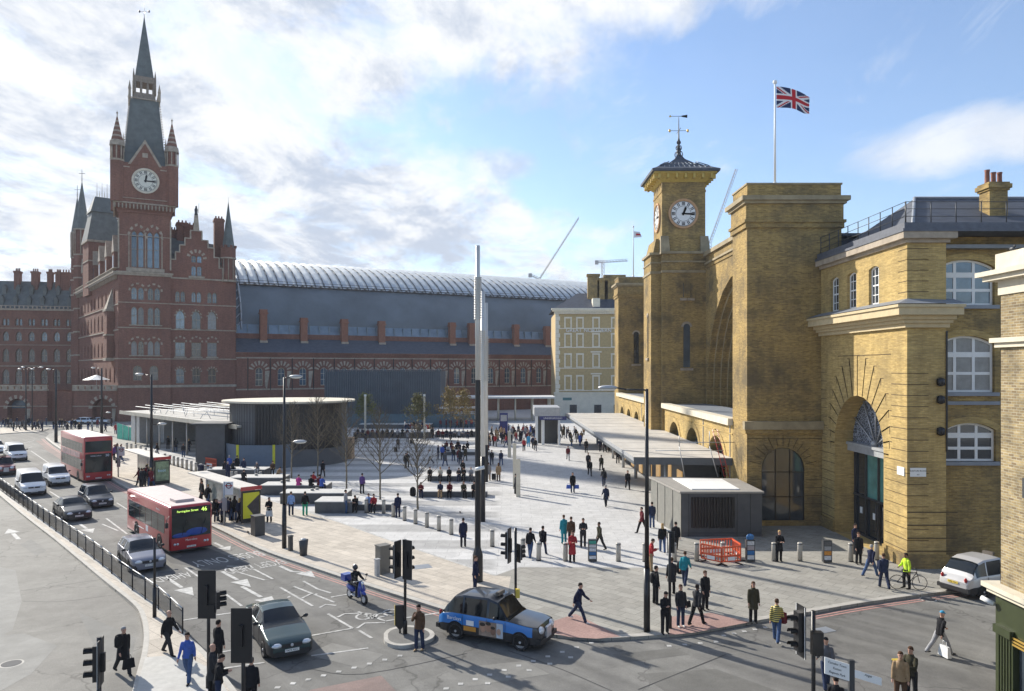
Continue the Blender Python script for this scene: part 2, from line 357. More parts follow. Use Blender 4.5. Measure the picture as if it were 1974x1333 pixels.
    v = N.new('ShaderNodeVectorMath'); v.operation = 'SCALE'; L.new(mx.outputs[0], v.inputs[0]); L.new(f, v.inputs['Scale']); L.new(v.outputs[0], p.inputs['Base Color'])
    p.inputs['Roughness'].default_value = rough; p.inputs['Specular IOR Level'].default_value = 0.25
    bp = N.new('ShaderNodeBump'); bp.inputs['Strength'].default_value = 0.25; bp.inputs['Distance'].default_value = 0.01; L.new(noise(fine, 2), bp.inputs['Height']); L.new(bp.outputs[0], p.inputs['Normal'])
    _M[name] = m; return m
ASPH = ground_mat('road asphalt', (0.185, 0.18, 0.165), (0.14, 0.136, 0.128), 0.12, 45, patch=0.10, streak='lane')
ASPH_L = ground_mat('worn pale asphalt', (0.25, 0.24, 0.215), (0.20, 0.19, 0.17), 0.10, 40, patch=0.08)
ASPH_D = ground_mat('shadow and cover dark asphalt', (0.11, 0.11, 0.11), (0.085, 0.085, 0.085), 0.3, 45)  # dark tone for painted vehicle shadows, also fills the manhole covers
PAVE_G = ground_mat('grey paving', (0.36, 0.345, 0.305), (0.32, 0.305, 0.27), 0.2, 30, streak='flags')
PAVE_B = ground_mat('beige paving', (0.56, 0.50, 0.42), (0.51, 0.455, 0.38), 0.3, 25, streak='flags')
PLAZA = ground_mat('pale granite plaza', (0.565, 0.555, 0.535), (0.535, 0.525, 0.505), 0.25, 20, streak='bands')
RED_T = ground_mat('red tactile paving', (0.36, 0.235, 0.205), (0.31, 0.20, 0.175), 0.5, 12)
REDL = mat('red road line', (0.42, 0.22, 0.19), 0.8, var=0.25, scale=5)
BUSRED = ground_mat('faded red bus lane', (0.24, 0.175, 0.155), (0.20, 0.155, 0.14), 0.4, 40)

def sheet(name, pts, z, m, kind='structure', parent=None):
    mb = MB(); vs = [Vector((p[0], p[1], 0)) for p in pts]
    tri = geometry.tessellate_polygon([vs]); fs = []
    for a, b, c in tri:
        if (vs[b]-vs[a]).cross(vs[c]-vs[a]).z < 0: a, c = c, a
        fs.append((a, b, c))
    mb.add([(p[0], p[1], z) for p in pts], fs); o = mb.build(name, m, parent)
    if kind: o['kind'] = kind
    return o
def gp(l, z=0.0): return [G(x, y, z) for x, y in l]
def offset_line(pts, d):
    out = []
    for i, p in enumerate(pts):
        a = pts[max(i-1, 0)]; b = pts[min(i+1, len(pts)-1)]; t = (b-a); t.z = 0; t.normalize(); n = Vector((-t.y, t.x, 0)); out.append(p + n*d)
    return out
def strip_mb(mb, pts, wd, z, mi=0):
    l = offset_line(pts, wd/2); r = offset_line(pts, -wd/2)
    for i in range(len(pts)-1):
        mb.add([(l[i].x, l[i].y, z), (r[i].x, r[i].y, z), (r[i+1].x, r[i+1].y, z), (l[i+1].x, l[i+1].y, z)], [(0, 1, 2, 3)], mi)
    return mb
def smooth_pts(pts, n=5):
    out = []
    for i in range(len(pts)-1):
        p0 = pts[max(i-1, 0)]; p1 = pts[i]; p2 = pts[i+1]; p3 = pts[min(i+2, len(pts)-1)]
        for k in range(n):
            t = k/n; out.append(0.5*((2*p1)+(p2-p0)*t+(2*p0-5*p1+4*p2-p3)*t*t+(3*p1-p0-3*p2+p3)*t**3))
    out.append(pts[-1]); return out

sheet('road', [(-500, -30), (500, -30), (500, 1500), (-500, 1500)], ZR, ASPH)
kerb_px = [(87, 846), (110, 864), (175, 903), (245, 944), (330, 983), (410, 1018), (500, 1062), (590, 1094), (700, 1131), (800, 1163), (880, 1188), (960, 1211), (1030, 1224), (1100, 1233), (1160, 1236), (1200, 1235), (1288, 1229), (1336, 1224), (1444, 1205), (1489, 1197), (1556, 1186), (1652, 1169), (1800, 1148), (1920, 1136)]
kerb = smooth_pts(gp(kerb_px, ZR), 4)
edge = [G(95, 838, ZR), G(128, 829, ZR), G(200, 823, ZR)]
poly = edge[::-1] + kerb + [Vector((60, 44, 0)), Vector((120, 60, 0)), Vector((120, 330, 0)), Vector((-20, 330, 0)), Vector((-62, 142, 0))]
mb = MB(); mb.prism([(p.x, p.y) for p in poly], ZR-0.2, 0.0); pv = mb.build('pavement', PAVE_G); pv['kind'] = 'structure'
mb = MB(); strip_mb(mb, offset_line(kerb, 0.17), 0.32, 0.005); o = mb.build('kerb', KERB); o['kind'] = 'structure'
wl_px = [(440, 935), (502, 959), (638, 1002), (657, 1008), (757, 1044), (912, 1096), (955, 1110)]
bz = offset_line(kerb, 0.34)
k0 = next(i for i, p in enumerate(kerb) if (kerb[i]-G(175, 903, ZR)).length < 0.6)
bl = [p for i, p in enumerate(bz) if p.x < G(985, 1200).x and i >= 4]
sheet('paving', [(p.x, p.y) for p in bl] + [tuple(G(x, y))[:2] for x, y in [(985, 1112), (955, 1110), (912, 1096), (757, 1044), (657, 1008), (502, 959), (395, 917), (262, 868), (215, 852), (140, 833), (110, 841)]], 0.004, PAVE_B)
sheet('plaza', [tuple(G(x, y))[:2] for x, y in [(912, 1096), (955, 1110), (1000, 1094), (1300, 1095), (1300, 1036)]] + [(16.0, 47), (16.0, 120), (16, 260), (-20, 260), (-50, 140)] + [tuple(G(x, y))[:2] for x, y in [(262, 868), (395, 917), (502, 959), (657, 1008), (757, 1044)]], 0.004, PLAZA)
mb = MB(); strip_mb(mb, gp(wl_px), 0.16, 0.009); o = mb.build('paving_line', PAINT); o['kind'] = 'structure'
# far pavement in front of the red hotel
mb = MB(); mb.prism([(-420, 139), (-83, 137.5), (-66, 141), (-40, 160), (-40, 330), (-420, 330)], ZR-0.2, -0.012); o = mb.build('far_pavement', PAVE_G); o['kind'] = 'structure'
mb = MB(); mb.prism([(p.x, p.y) for p in gp([(0, 838), (40, 835), (75, 834), (95, 828), (60, 826), (0, 827)], ZR)], ZR-0.05, 0.0); o = mb.build('traffic_island', PAVE_B); o['kind'] = 'structure'
# pale left carriageway
sheet('carriageway', [tuple(G(x, y, ZR))[:2] for x, y in [(-260, 862), (-40, 930), (51, 1001), (106, 1044), (195, 1119), (268, 1182), (275, 1221), (276, 1254), (262, 1310), (240, 1400), (-400, 1400)]], ZR+0.004, ASPH_L)
# median walkway
lm = smooth_pts(gp([(-60, 905), (0, 958), (51, 1001), (106, 1044), (195, 1119), (255, 1168), (272, 1195), (277, 1225), (274, 1262), (262, 1310), (240, 1400)], ZR), 4)
rm = smooth_pts(gp([(-60, 895), (0, 948), (79, 1005), (170, 1071), (251, 1136), (307, 1177), (356, 1225), (400, 1266), (452, 1333), (500, 1400)], ZR), 4)
mb = MB(); mb.prism([(p.x, p.y) for p in lm] + [(p.x, p.y) for p in rm[::-1]], ZR-0.2, 0.0); o = mb.build('median_path', PAVE_B); o['kind'] = 'structure'
mb = MB(); strip_mb(mb, offset_line(lm, 0.10), 0.2, 0.005); strip_mb(mb, offset_line(rm, -0.10), 0.2, 0.005); o = mb.build('median_kerb', KERB); o['kind'] = 'structure'
sheet('crossing_apron', [tuple(G(x, y))[:2] for x, y in [(280, 1268), (350, 1262), (412, 1292), (446, 1345), (470, 1395), (252, 1395), (268, 1310)]], 0.006, mat('pale tactile slab', (0.42, 0.41, 0.38), 0.8, var=0.12, scale=3))
# splitter island with the signals
isl = smooth_pts(gp([(740, 1228), (752, 1218), (790, 1212), (826, 1219), (838, 1229), (828, 1240), (790, 1250), (762, 1251), (742, 1243), (740, 1228)], ZR), 3)
mb = MB(); mb.prism([(p.x, p.y) for p in isl[:-1]], ZR-0.1, 0.02); o = mb.build('splitter_island', KERB); o['kind'] = 'structure'
cx_ = sum(p.x for p in isl)/len(isl); cy_ = sum(p.y for p in isl)/len(isl)
sheet('island_top', [(cx_+(p.x-cx_)*0.82, cy_+(p.y-cy_)*0.82) for p in isl[:-1]], 0.024, ASPH)
# kerbside red lines
mb = MB(); kk = [p for p in kerb if p.x < G(890, 1190).x]
strip_mb(mb, offset_line(kk, -0.28), 0.09, ZR+0.008); strip_mb(mb, offset_line(kk, -0.50), 0.09, ZR+0.008)
kk = [p for p in kerb if p.x > G(1560, 1186).x - 0.2]
strip_mb(mb, offset_line(kk, -0.28), 0.09, ZR+0.008); strip_mb(mb, offset_line(kk, -0.50), 0.09, ZR+0.008)
o = mb.build('red_line', REDL); o['kind'] = 'structure'
sheet('bus_lane', [tuple(G(x, y, ZR))[:2] for x, y in [(78, 862), (96, 868), (250, 952), (330, 990), (236, 950), (190, 935), (95, 872)]], ZR+0.004, BUSRED)
sheet('bus_lane_surface', [tuple(G(x, y, ZR))[:2] for x, y in [(68, 850), (84, 850), (150, 893), (250, 950), (400, 1019), (385, 1019), (236, 948), (120, 888)]], ZR+0.006, BUSRED)
sheet('crossing_surface', [tuple(G(x, y, ZR))[:2] for x, y in [(735, 1303), (775, 1345), (790, 1400), (400, 1420), (600, 1330), (700, 1310)]], ZR+0.004, BUSRED)
sheet('painted_shadow', [tuple(G(x, y, ZR))[:2] for x, y in [(318, 1068), (400, 1056), (478, 1088), (476, 1094), (440, 1102), (330, 1086), (318, 1076)]], ZR+0.004, ASPH_D)  # cast shadow of the single deck bus, laid as a dark sheet
sheet('painted_shadow', [tuple(G(x, y, ZR))[:2] for x, y in [(305, 1103), (350, 1100), (358, 1110), (320, 1117), (303, 1116)]], ZR+0.004, ASPH_D)  # cast shadow of the grey hatchback, laid as a dark sheet
for pl in ([(1066, 1198), (1110, 1184), (1196, 1228), (1150, 1232), (1100, 1229), (1068, 1222)], [(1292, 1190), (1370, 1182), (1446, 1200), (1340, 1220), (1290, 1225)]):
    sheet('tactile_paving', [tuple(G(x, y))[:2] for x, y in pl], 0.007, RED_T)
for pl in ([(735, 1098), (800, 1094), (850, 1110), (930, 1122), (985, 1120), (985, 1105), (1100, 1100), (1100, 1092), (1000, 1094), (955, 1112), (905, 1098)],):
    pass
# utility trench repairs and patches in the carriageways
PT = [ground_mat('patch asphalt %d' % i, tuple(c*k for c in (0.185, 0.18, 0.165)), tuple(c*k*.9 for c in (0.185, 0.18, 0.165)), 0.5, 45) for i, k in enumerate((.82, 1.18, .72, 1.5))]
for i, pl in enumerate(([(1180, 1262), (1300, 1250), (1330, 1262), (1205, 1278)], [(1585, 1205), (1624, 1209), (1600, 1222), (1560, 1217)], [(860, 1290), (1010, 1275), (1060, 1300), (900, 1325)], [(1380, 1290), (1500, 1333), (1300, 1345), (1230, 1300)], [(640, 1240), (740, 1262), (700, 1290), (590, 1262)], [(420, 1150), (455, 1172), (440, 1178), (405, 1156)], [(330, 1060), (352, 1072), (338, 1078), (318, 1066)])):
    sheet('road_patch', [tuple(G(x, y, ZR))[:2] for x, y in pl], ZR+.0035+.0003*i, PT[(0, 2, 1, 0, 1, 2, 0)[i]])
for i, pl in enumerate(([(-60, 1080), (30, 1100), (42, 1160), (24, 1215), (-60, 1260)], [(60, 1040), (90, 1062), (70, 1072), (38, 1050)], [(150, 1180), (262, 1230), (250, 1290), (190, 1262)], [(0, 1225), (48, 1222), (110, 1245), (60, 1300), (0, 1333), (-40, 1320)])):
    sheet('road_patch', [tuple(G(x, y, ZR))[:2] for x, y in pl], ZR+.0065+.0003*i, PT[(3, 1, 1, 3)[i]])
mkk = MB()
for a in ([(38, 1140), (110, 1130), (200, 1117)], [(45, 1160), (120, 1160), (215, 1148)], [(1230, 1330), (1330, 1290), (1400, 1262)], [(980, 1255), (1080, 1290), (1180, 1333)], [(600, 1290), (700, 1300), (900, 1260)]):
    strip_mb(mkk, smooth_pts(gp(a, ZR), 4), .035, ZR+.0095)
o = mkk.build('road_seam', mat('bitumen seam', (.04, .04, .04), .7, var=.3)); o['kind'] = 'structure'
# road markings
mk = MB(); zm = ZR+0.012
def ln(px, wd=0.12): strip_mb(mk, gp(px, ZR), wd, zm)
for p in ([(350, 1197), (420, 1186), (490, 1176)], [(600, 1226), (680, 1212)], [(540, 1133), (603, 1169)], [(566, 1131), (645, 1162)], [(585, 1121), (612, 1136), (638, 1144)], [(638, 1152), (672, 1146)], [(632, 1184), (680, 1212)], [(690, 1180), (743, 1198)], [(743, 1198), (860, 1180)], [(650, 1191), (664, 1184), (692, 1183)], [(688, 1212), (703, 1202), (742, 1201)], [(692, 1216), (717, 1231)], [(600, 1265), (710, 1250)], [(380, 1300), (440, 1288), (510, 1278)], [(427, 1258), (448, 1254)], [(434, 1096), (510, 1119), (526, 1117), (480, 1093), (437, 1092)], [(427, 1140), (466, 1169)], [(357, 1095), (384, 1113)], [(205, 1000), (229, 1018), (245, 1030)], [(197, 1011), (228, 1024)], [(96, 948), (118, 962)], [(243, 1035), (260, 1045)], [(60, 870), (95, 894)], [(582, 1154), (598, 1146), (612, 1146)], [(616, 1172), (628, 1166), (648, 1168)], [(30, 870), (62, 862)], [(38, 856), (66, 850)], [(225, 970), (246, 983)], [(165, 935), (186, 948)], [(1230, 1226), (1290, 1222)], [(536, 1163), (541, 1161)], [(546, 1158), (550, 1156)], [(555, 1153), (559, 1150)]): ln(p, 0.12)
strip_mb(mk, gp([(20, 985), (20, 986)], ZR), 0.01, zm)
def arrow(px, py, L=3.8, th=R(41.9), wd=0.16, bend=0):
    o = G(px, py, ZR); h = Vector((math.sin(th), -math.cos(th), 0)); n = Vector((-h.y, h.x, 0))
    def q(a, b): v = o + h*a + n*b; return (v.x, v.y, zm)
    if not bend: mk.add([q(-L*.5, wd*.6), q(-L*.5, -wd*.6), q(L*.05, -wd*.6), q(L*.05, wd*.6)], [(0, 1, 2, 3)])
    else:
        mk.add([q(-L*.5, wd*.6), q(-L*.5, -wd*.6), q(-L*.05, -wd*.6), q(-L*.05, wd*.6)], [(0, 1, 2, 3)])
        mk.add([q(-L*.05, wd*.6), q(-L*.05, -wd*.6), q(L*.1, -wd*.6+bend), q(L*.1, wd*.6+bend)], [(0, 1, 2, 3)])
    mk.add([q(L*.1, 0.44+bend), q(L*.1, -0.44+bend), q(L*.5, bend)], [(2, 1, 0)])
arrow(348, 1132); arrow(455, 1117); arrow(500, 1150, 4.2); arrow(428, 1054, 2.6); arrow(166, 1019); arrow(146, 968, 3); arrow(566, 1104, 3.4, bend=0.4)
arrow(26, 1030, 4.2, R(41.9+180), 0.2)
def stud(px, py):
    c = G(px, py, ZR); mk.add([(c.x-.09, c.y-.09, zm), (c.x+.09, c.y-.09, zm), (c.x+.09, c.y+.09, zm), (c.x-.09, c.y+.09, zm)], [(0, 1, 2, 3)])
def studs(a, b, n):
    for i in range(n): t = i/(n-1); stud(a[0]+(b[0]-a[0])*t, a[1]+(b[1]-a[1])*t)
studs((535, 1326), (771, 1265), 9); studs((860, 1328), (1140, 1240), 11); studs((940, 1318), (1100, 1268), 5)
studs((1395, 1226), (1475, 1210), 5); studs((1290, 1246), (1380, 1238), 4); studs((1500, 1240), (1590, 1262), 3)
# bicycle symbol by the scooter
c = G(725, 1192, ZR)
for cx2, cy2 in ((c.x-.55, c.y+.2), (c.x+.55, c.y+.75)):
    pts = [Vector((cx2+0.36*math.cos(t*.4189), cy2+.40*math.sin(t*.4189), 0)) for t in range(16)]; strip_mb(mk, pts, 0.1, zm)
for a, b in (((-.55, .2), (.0, .55)), ((0, .55), (.55, .75)), ((-.55, .2), (-.1, -.1)), ((-.1, -.1), (0, .55)), ((-.1, -.1), (.5, .35))):
    strip_mb(mk, [Vector((c.x+a[0], c.y+a[1], 0)), Vector((c.x+b[0], c.y+b[1], 0))], 0.1, zm)
o = mk.build('road_marking', PAINT); o['kind'] = 'structure'
TH = 41.9
def roadtext(s, px, py, size, sy):
    c = G(px, py, ZR); o = text_mesh(s, size, PAINT, 'road_lettering', None, (c.x, c.y, zm), (0, 0, R(TH)), 0.0)
    o.scale = (1.0, sy, 1); o['kind'] = 'structure'
# lettering read by drivers coming toward the junction (their up is back along the lane)
def roadtext2(s, px, py, size, sx, ang=180+TH):
    c = G(px, py, ZR); o = text_mesh(s, 1.0, PAINT, 'road_lettering', None, (c.x, c.y, zm), (0, 0, R(ang)), 0.0)
    o.scale = (sx, size, 1); o['kind'] = 'structure'
roadtext2('BUSES ONLY', 440, 1077, 2.0, 0.70); roadtext2('EXCEPT AHEAD', 492, 1092, 1.7, 0.46); roadtext2('AHEAD', 332, 1113, 1.6, 0.55)
# manhole covers and small road ironwork
def cover(px, py, r=0.33, sq=False, z=ZR, m=None):
    mb = MB(); c = G(px, py, z)
    if sq: mb.cbox((c.x, c.y, z-.02), r*2, r*1.6, 0.032, rot=0.4)
    else: mb.lathe((c.x, c.y, z-.02), [(r+.07, 0), (r+.07, .028)], 24, 0); mb.lathe((c.x, c.y, z-.02), [(r, 0), (r, .034)], 24, 1)
    o = mb.build('manhole_cover', [m or KERB, ASPH_D]); return o
tag(cover(22, 1280), 'round iron cover in the pale left carriageway', 'manhole cover')
tag(cover(813, 1093, .5, True, 0, LEAD), 'square grey cover plate in the beige paving', 'manhole cover')
tag(cover(1590, 1215, .35, True, ZR, LEAD), 'square patch cover in the road right of the signal head', 'manhole cover')
tag(cover(1789, 1156, .3), 'round cover in the road beside the right kerb', 'manhole cover')
# ------------------------------------------------------------------ walls, openings and windows
def outline(w, h, kind, n=12):
    a = w/2
    if kind == 'rect': return [(-a, 0), (a, 0), (a, h), (-a, h)]
    pts = [(-a, 0), (a, 0)]
    if kind == 'round':
        zc = h-a; pts += [(a*math.cos(math.pi*i/n), zc+a*math.sin(math.pi*i/n)) for i in range(n+1)]
    elif kind == 'seg':
        rise = w*0.14; r = (a*a+rise*rise)/(2*rise); zc = h-r; t0 = math.asin(a/r)
        pts += [(r*math.sin(t0-2*t0*i/n), zc+r*math.cos(t0-2*t0*i/n)) for i in range(n+1)]
    elif kind == 'point':
        r = w*0.95; zs = h-math.sqrt(r*r-(r-a)**2); m = n//2
        t1 = math.acos((r-a)/r)
        pts += [(-(r-a)+r*math.cos(t1*i/m), zs+r*math.sin(t1*i/m)) for i in range(m+1)]
        pts += [((r-a)-r*math.cos(t1*(m-i)/m), zs+r*math.sin(t1*(m-i)/m)) for i in range(1, m+1)]
    elif kind == 'circle':
        pts = [(a*math.cos(2*math.pi*i/(2*n)), a+a*math.sin(2*math.pi*i/(2*n))) for i in range(2*n)]
    return pts
def ztop(x, ol):
    best = 0
    for i in range(len(ol)):
        (x0, z0), (x1, z1) = ol[i], ol[(i+1) % len(ol)]
        if min(x0, x1)-1e-6 <= x <= max(x0, x1)+1e-6 and abs(x1-x0) > 1e-6:
            best = max(best, z0+(z1-z0)*(x-x0)/(x1-x0))
    return best
class Wall:
    """vertical plane: O origin, u left-to-right seen from outside"""
    def __init__(s, O, u): s.O = Vector(O); s.u = Vector((u[0], u[1], 0)).normalized(); s.n = Vector((s.u.y, -s.u.x, 0)); s.ang = math.atan2(s.u.y, s.u.x)
    def p(s, a, z, d=0.0): return s.O + s.u*a + Vector((0, 0, z)) - s.n*d
    def face(s, mb, outer, ops=(), mi=0, depth=0.3, mr=None, d0=0.0):
        loops = [[Vector((a, z, 0)) for a, z in outer]]; hs = []
        for (c, zb, w_, h_, k) in ops:
            ol = [(c+x, zb+z) for x, z in outline(w_, h_, k)]; hs.append(ol); loops.append([Vector((a, z, 0)) for a, z in ol])
        flat = [q for l in loops for q in l]; tri = geometry.tessellate_polygon(loops); fs = []
        for a, b, c in tri:
            if (flat[b]-flat[a]).cross(flat[c]-flat[a]).z < 0: a, c = c, a
            fs.append((a, b, c))
        mb.add([s.p(q.x, q.y, d0) for q in flat], fs, mi)
        for ol in hs:
            n = len(ol); vs = [s.p(a, z, d0) for a, z in ol]+[s.p(a, z, d0+depth) for a, z in ol]
            mb.add(vs, [(n+i, n+(i+1) % n, (i+1) % n, i) for i in range(n)], mi if mr is None else mr)
        return mb
    def box(s, mb, a0, a1, z0, z1, d0, d1, mi=0):
        """d negative = outside"""
        c = [s.p(a, z, d) for z in (z0, z1) for a, d in ((a0, d0), (a1, d0), (a1, d1), (a0, d1))]
        return mb.add(c, [(0,3,2,1),(4,5,6,7),(0,1,5,4),(1,2,6,5),(2,3,7,6),(3,0,4,7)], mi)
    def arch_ring(s, mb, c, zb, w_, h_, kind, t, d0, d1, mi=0, m2=None, k0=2, nseg=12):
        """voussoir ring around the curved part, alternating materials"""
        inn = outline(w_, h_, kind, nseg)[k0:]; cx0 = 0; zc = h_-w_/2
        out = []
        for x, z in inn:
            dx, dz = x, z-max(zc*0.98, 0); L = math.hypot(dx, dz) or 1; out.append((x+dx/L*t, z+dz/L*t))
        for i in range(len(inn)-1):
            q = [s.p(c+inn[i][0], zb+inn[i][1], d) for d in (d0, d1)]+[s.p(c+out[i][0], zb+out[i][1], d) for d in (d0, d1)] \
              + [s.p(c+inn[i+1][0], zb+inn[i+1][1], d) for d in (d0, d1)]+[s.p(c+out[i+1][0], zb+out[i+1][1], d) for d in (d0, d1)]
            mb.add(q, [(0, 2, 6, 4), (2, 3, 7, 6), (0, 4, 5, 1)], (m2 if (m2 is not None and i % 2) else mi))
        return mb
_W = {}
def window_meshes(w_, h_, kind, nx, nz, fw, bar, mf, mg, rail=None):
    key = (round(w_, 2), round(h_, 2), kind, nx, nz, fw, bar, mf.name, mg.name, rail)
    if key in _W: return _W[key]
    ol = outline(w_, h_, kind); f = MB(); sx = (w_-2*fw)/w_
    inn = [(x*sx, fw+z*(h_-2*fw)/h_) for x, z in ol]; n = len(ol); d = 0.08
    for A, B, y in ((ol, inn, 0.0),):
        vs = [(x, y, z) for x, z in A]+[(x, y, z) for x, z in B]
        f.add(vs, [(i, (i+1) % n, n+(i+1) % n, n+i) for i in range(n)])
    f.add([(x, 0, z) for x, z in inn]+[(x, d, z) for x, z in inn], [(i, (i+1) % n, n+(i+1) % n, n+i) for i in range(n)])
    for i in range(1, nx+1):
        x = -w_/2+w_*i/(nx+1); f.box(x-bar/2, x+bar/2, 0.012, d-.005, fw*.6, ztop(x, ol)-fw*.6)
    for j in range(1, nz+1):
        z = h_*j/(nz+1)
        if rail and j == rail: bz_ = bar*1.8
        else: bz_ = bar
        hw = w_/2-fw*.6
        if kind in ('round', 'point', 'seg', 'circle'):
            xs = [x for x in [i*w_/40 for i in range(21)] if ztop(x, ol) > z+0.05]
            hw = min(hw, (max(xs) if xs else 0.01))
        f.box(-hw, hw, 0.010, d-.008, z-bz_/2, z+bz_/2)
    fm = f.mesh('window', mf)
    g = MB(); vs = [Vector((x, z, 0)) for x, z in ol]; tri = geometry.tessellate_polygon([vs])
    g.add([(x, d*0.6, z) for x, z in ol], [(c, b, a) if (vs[b]-vs[a]).cross(vs[c]-vs[a]).z < 0 else (a, b, c) for a, b, c in tri]); gm = g.mesh('pane', mg)
    _W[key] = (fm, gm); return _W[key]
def put_window(wall, root, op, nx=1, nz=1, fw=0.06, bar=0.04, mf=None, mg=None, depth=0.25, name='window', rail=None):
    c, zb, w_, h_, k = op; fm, gm = window_meshes(w_, h_, k, nx, nz, fw, bar, mf or WHITE, mg or GLASS, rail)
    pos = wall.p(c, zb, depth-0.09) - root.location
    o = link_mesh(name, fm, root, pos, (0, 0, wall.ang)); link_mesh('pane', gm, o)
    return o

# ------------------------------------------------------------------ the yellow brick station: clock tower, arches, side towers
kx = thing('railway_station', 'big yellow brick station with twin stepped arches, square clock tower and flat topped side towers', 'station', (20, 78, 0))
XF, XA = 16.25, 20.6          # front plane of the arcade base, plane of the arch wall
def part(mb, name, m, root, **k): return mb.build(name, m, root, world=True)
TSTONE = mat('weathered coping stone', (.30, .245, .15), .85, var=.25, scale=1.2)
def tower(y0, y1, x0, x1, zt, name, cor=0.45):
    mb = MB(); mb.box(x0, x1, y0, y1, 0, zt-1.0, 0)
    mb.box(x0-.14, x1+.14, y0-.14, y1+.14, zt-3.1, zt-2.75, 1); mb.box(x0-.24, x1+.24, y0-.24, y1+.24, zt-2.746, zt-2.55, 1)
    mb.box(x0-.10, x1+.10, y0-.10, y1+.10, zt-2.546, zt-1.25, 0)
    mb.box(x0-cor, x1+cor, y0-cor, y1+cor, zt-1.25, zt-.95, 2); mb.box(x0-.26, x1+.26, y0-.26, y1+.26, zt-1.45, zt-1.252, 2)
    mb.box(x0+.02, x1-.02, y0+.02, y1-.02, zt-.95, zt-.12, 1); mb.box(x0-.05, x1+.05, y0-.05, y1+.05, zt-.12, zt, 2)
    return part(mb, name, [YB, YB, TSTONE], kx)
tower(50.7, 54.0, XF, 22.75, 23.55, 'side_tower'); tower(111.5, 115.5, XF, 22.2, 24.6, 'side_tower')
# clock tower: stepped lower shaft
mb = MB(); mb.box(15.0, 19.2, 78.9, 83.2, 0, 22.9, 0); mb.box(16.05, 20.6, 78.0, 83.0, 0, 22.9, 0); mb.box(16.0, 22, 79.5, 84, 0, 22.8)
for e, z0, z1, mi in ((.10, 20.9, 21.15, 1), (.2, 22.9, 23.15, 2), (.08, 22.0, 22.15, 1)):
    mb.box(15.0-e, 19.2, 78.9-e, 83.2+e, z0, z1, mi); mb.box(16.05-e, 20.6+e, 78.0-e, 83.0+e, z0, z1+.004, mi)
mb.box(16.0, 21.0, 78.7, 83.8, 23.1, 24.6, 0)
for x in (15.95, 20.2): # sloped corner blocks
    mb.frustum((x+.45, 78.75, 0), .5, .6, .42, .15, 23.15, 24.9, 2)
mb.frustum((15.75, 81.3, 0), .5, 2.3, .15, 2.1, 23.15, 24.7, 0)
part(mb, 'tower_shaft', [YB, TSTONE, TSTONE], kx)
TX0, TX1, TY0, TY1 = 16.2, 20.85, 79.0, 83.65
mb = MB(); mb.box(TX0, TX1, TY0, TY1, 24.6, 30.8, 0); mb.box(TX0-.06, TX1+.06, TY0-.06, TY1+.06, 29.7, 29.9, 0)
part(mb, 'clock_turret', YB, kx)
CORN = mat('ochre painted cornice', (0.52, 0.38, 0.10), 0.7, var=0.15)
mb = MB(); cxm, cym = (TX0+TX1)/2, (TY0+TY1)/2; hw = (TX1-TX0)/2
mb.frustum((cxm, cym, 0), hw+.05, hw+.05, hw+.85, hw+.85, 30.75, 31.5, 0); mb.box(cxm-hw-1.0, cxm+hw+1.0, cym-hw-1.0, cym+hw+1.0, 31.5, 31.72, 0)
for i in range(7):
    a = -hw-.45+(2*hw+.9)*i/6
    for sx, sy, dx, dy in ((1, 0, 0, -1), (0, 1, -1, 0), (1, 0, 0, 1), (0, 1, 1, 0)):
        cx1 = cxm+(a if sx else dx*(hw+.62)); cy1 = cym+(a if sy else dy*(hw+.62))
        mb.cbox((cx1, cy1, 31.0), .22 if sx else .7, .7 if sx else .22, .48, 0)
part(mb, 'cornice', CORN, kx)
SHINE = mat('glazed slate', (0.10, 0.13, 0.17), 0.3, 0.3, var=0.3, scale=2)
mb = MB(); prof = [(hw+1.25, 31.66), (hw+1.28, 31.9), (hw+.2, 32.45), (1.35, 33.1), (.55, 33.75), (.15, 34.4)]
for (r0, z0), (r1, z1) in zip(prof[:-1], prof[1:]): mb.frustum((cxm, cym, 0), r0, r0, r1, r1, z0, z1, 0)
for i in range(-5, 6): # rolls of the roof
    for s_, t_ in ((0, 1), (1, 0)):
        for sg in (-1, 1):
            a0 = i*.58; r0 = hw+1.1; a1 = a0*.4
            if abs(a0) > r0: continue
            p0 = (cxm+a0, cym+sg*r0, 31.92) if s_ == 0 else (cxm+sg*r0, cym+a0, 31.92)
            p1 = (cxm+a0*.62, cym+sg*1.45, 33.12) if s_ == 0 else (cxm+sg*1.45, cym+a0*.62, 33.12)
            pm = (cxm+a0*.9, cym+sg*(hw+.2), 32.5) if s_ == 0 else (cxm+sg*(hw+.2), cym+a0*.9, 32.5)
            mb.tube(p0, pm, .05, .05, 5, 1); mb.tube(pm, p1, .05, .04, 5, 1)
for k in (.0, .35, .7):
    r = hw+1.12-k*1.6; z = 31.9+k*.95
    for a, b in (((-r, -r), (r, -r)), ((-r, r), (r, r)), ((-r, -r), (-r, r)), ((r, -r), (r, r))): mb.tube((cxm+a[0], cym+a[1], z), (cxm+b[0], cym+b[1], z), .045, .045, 5, 1)
part(mb, 'turret_roof', [SLATE, SHINE], kx)
mb = MB()
for k in range(8): # scrolled iron finial
    t = k*math.pi/4; d = Vector((math.cos(t), math.sin(t), 0)); c0 = Vector((cxm, cym, 34.0))
    for r, zc in ((.42, .35), (.3, 1.1), (.2, 1.7)):
        pts = [c0+d*(r*.6+r*.5*math.cos(u))+Vector((0, 0, zc+r*.8*math.sin(u))) for u in [i*.9 for i in range(8)]]; mb.path(pts, .035, 4)
mb.lathe((cxm, cym, 33.9), [(.35, 0), (.18, .5), (.25, .9), (.1, 1.4), (.2, 1.8), (.08, 2.3), (.03, 4.6)], 8)
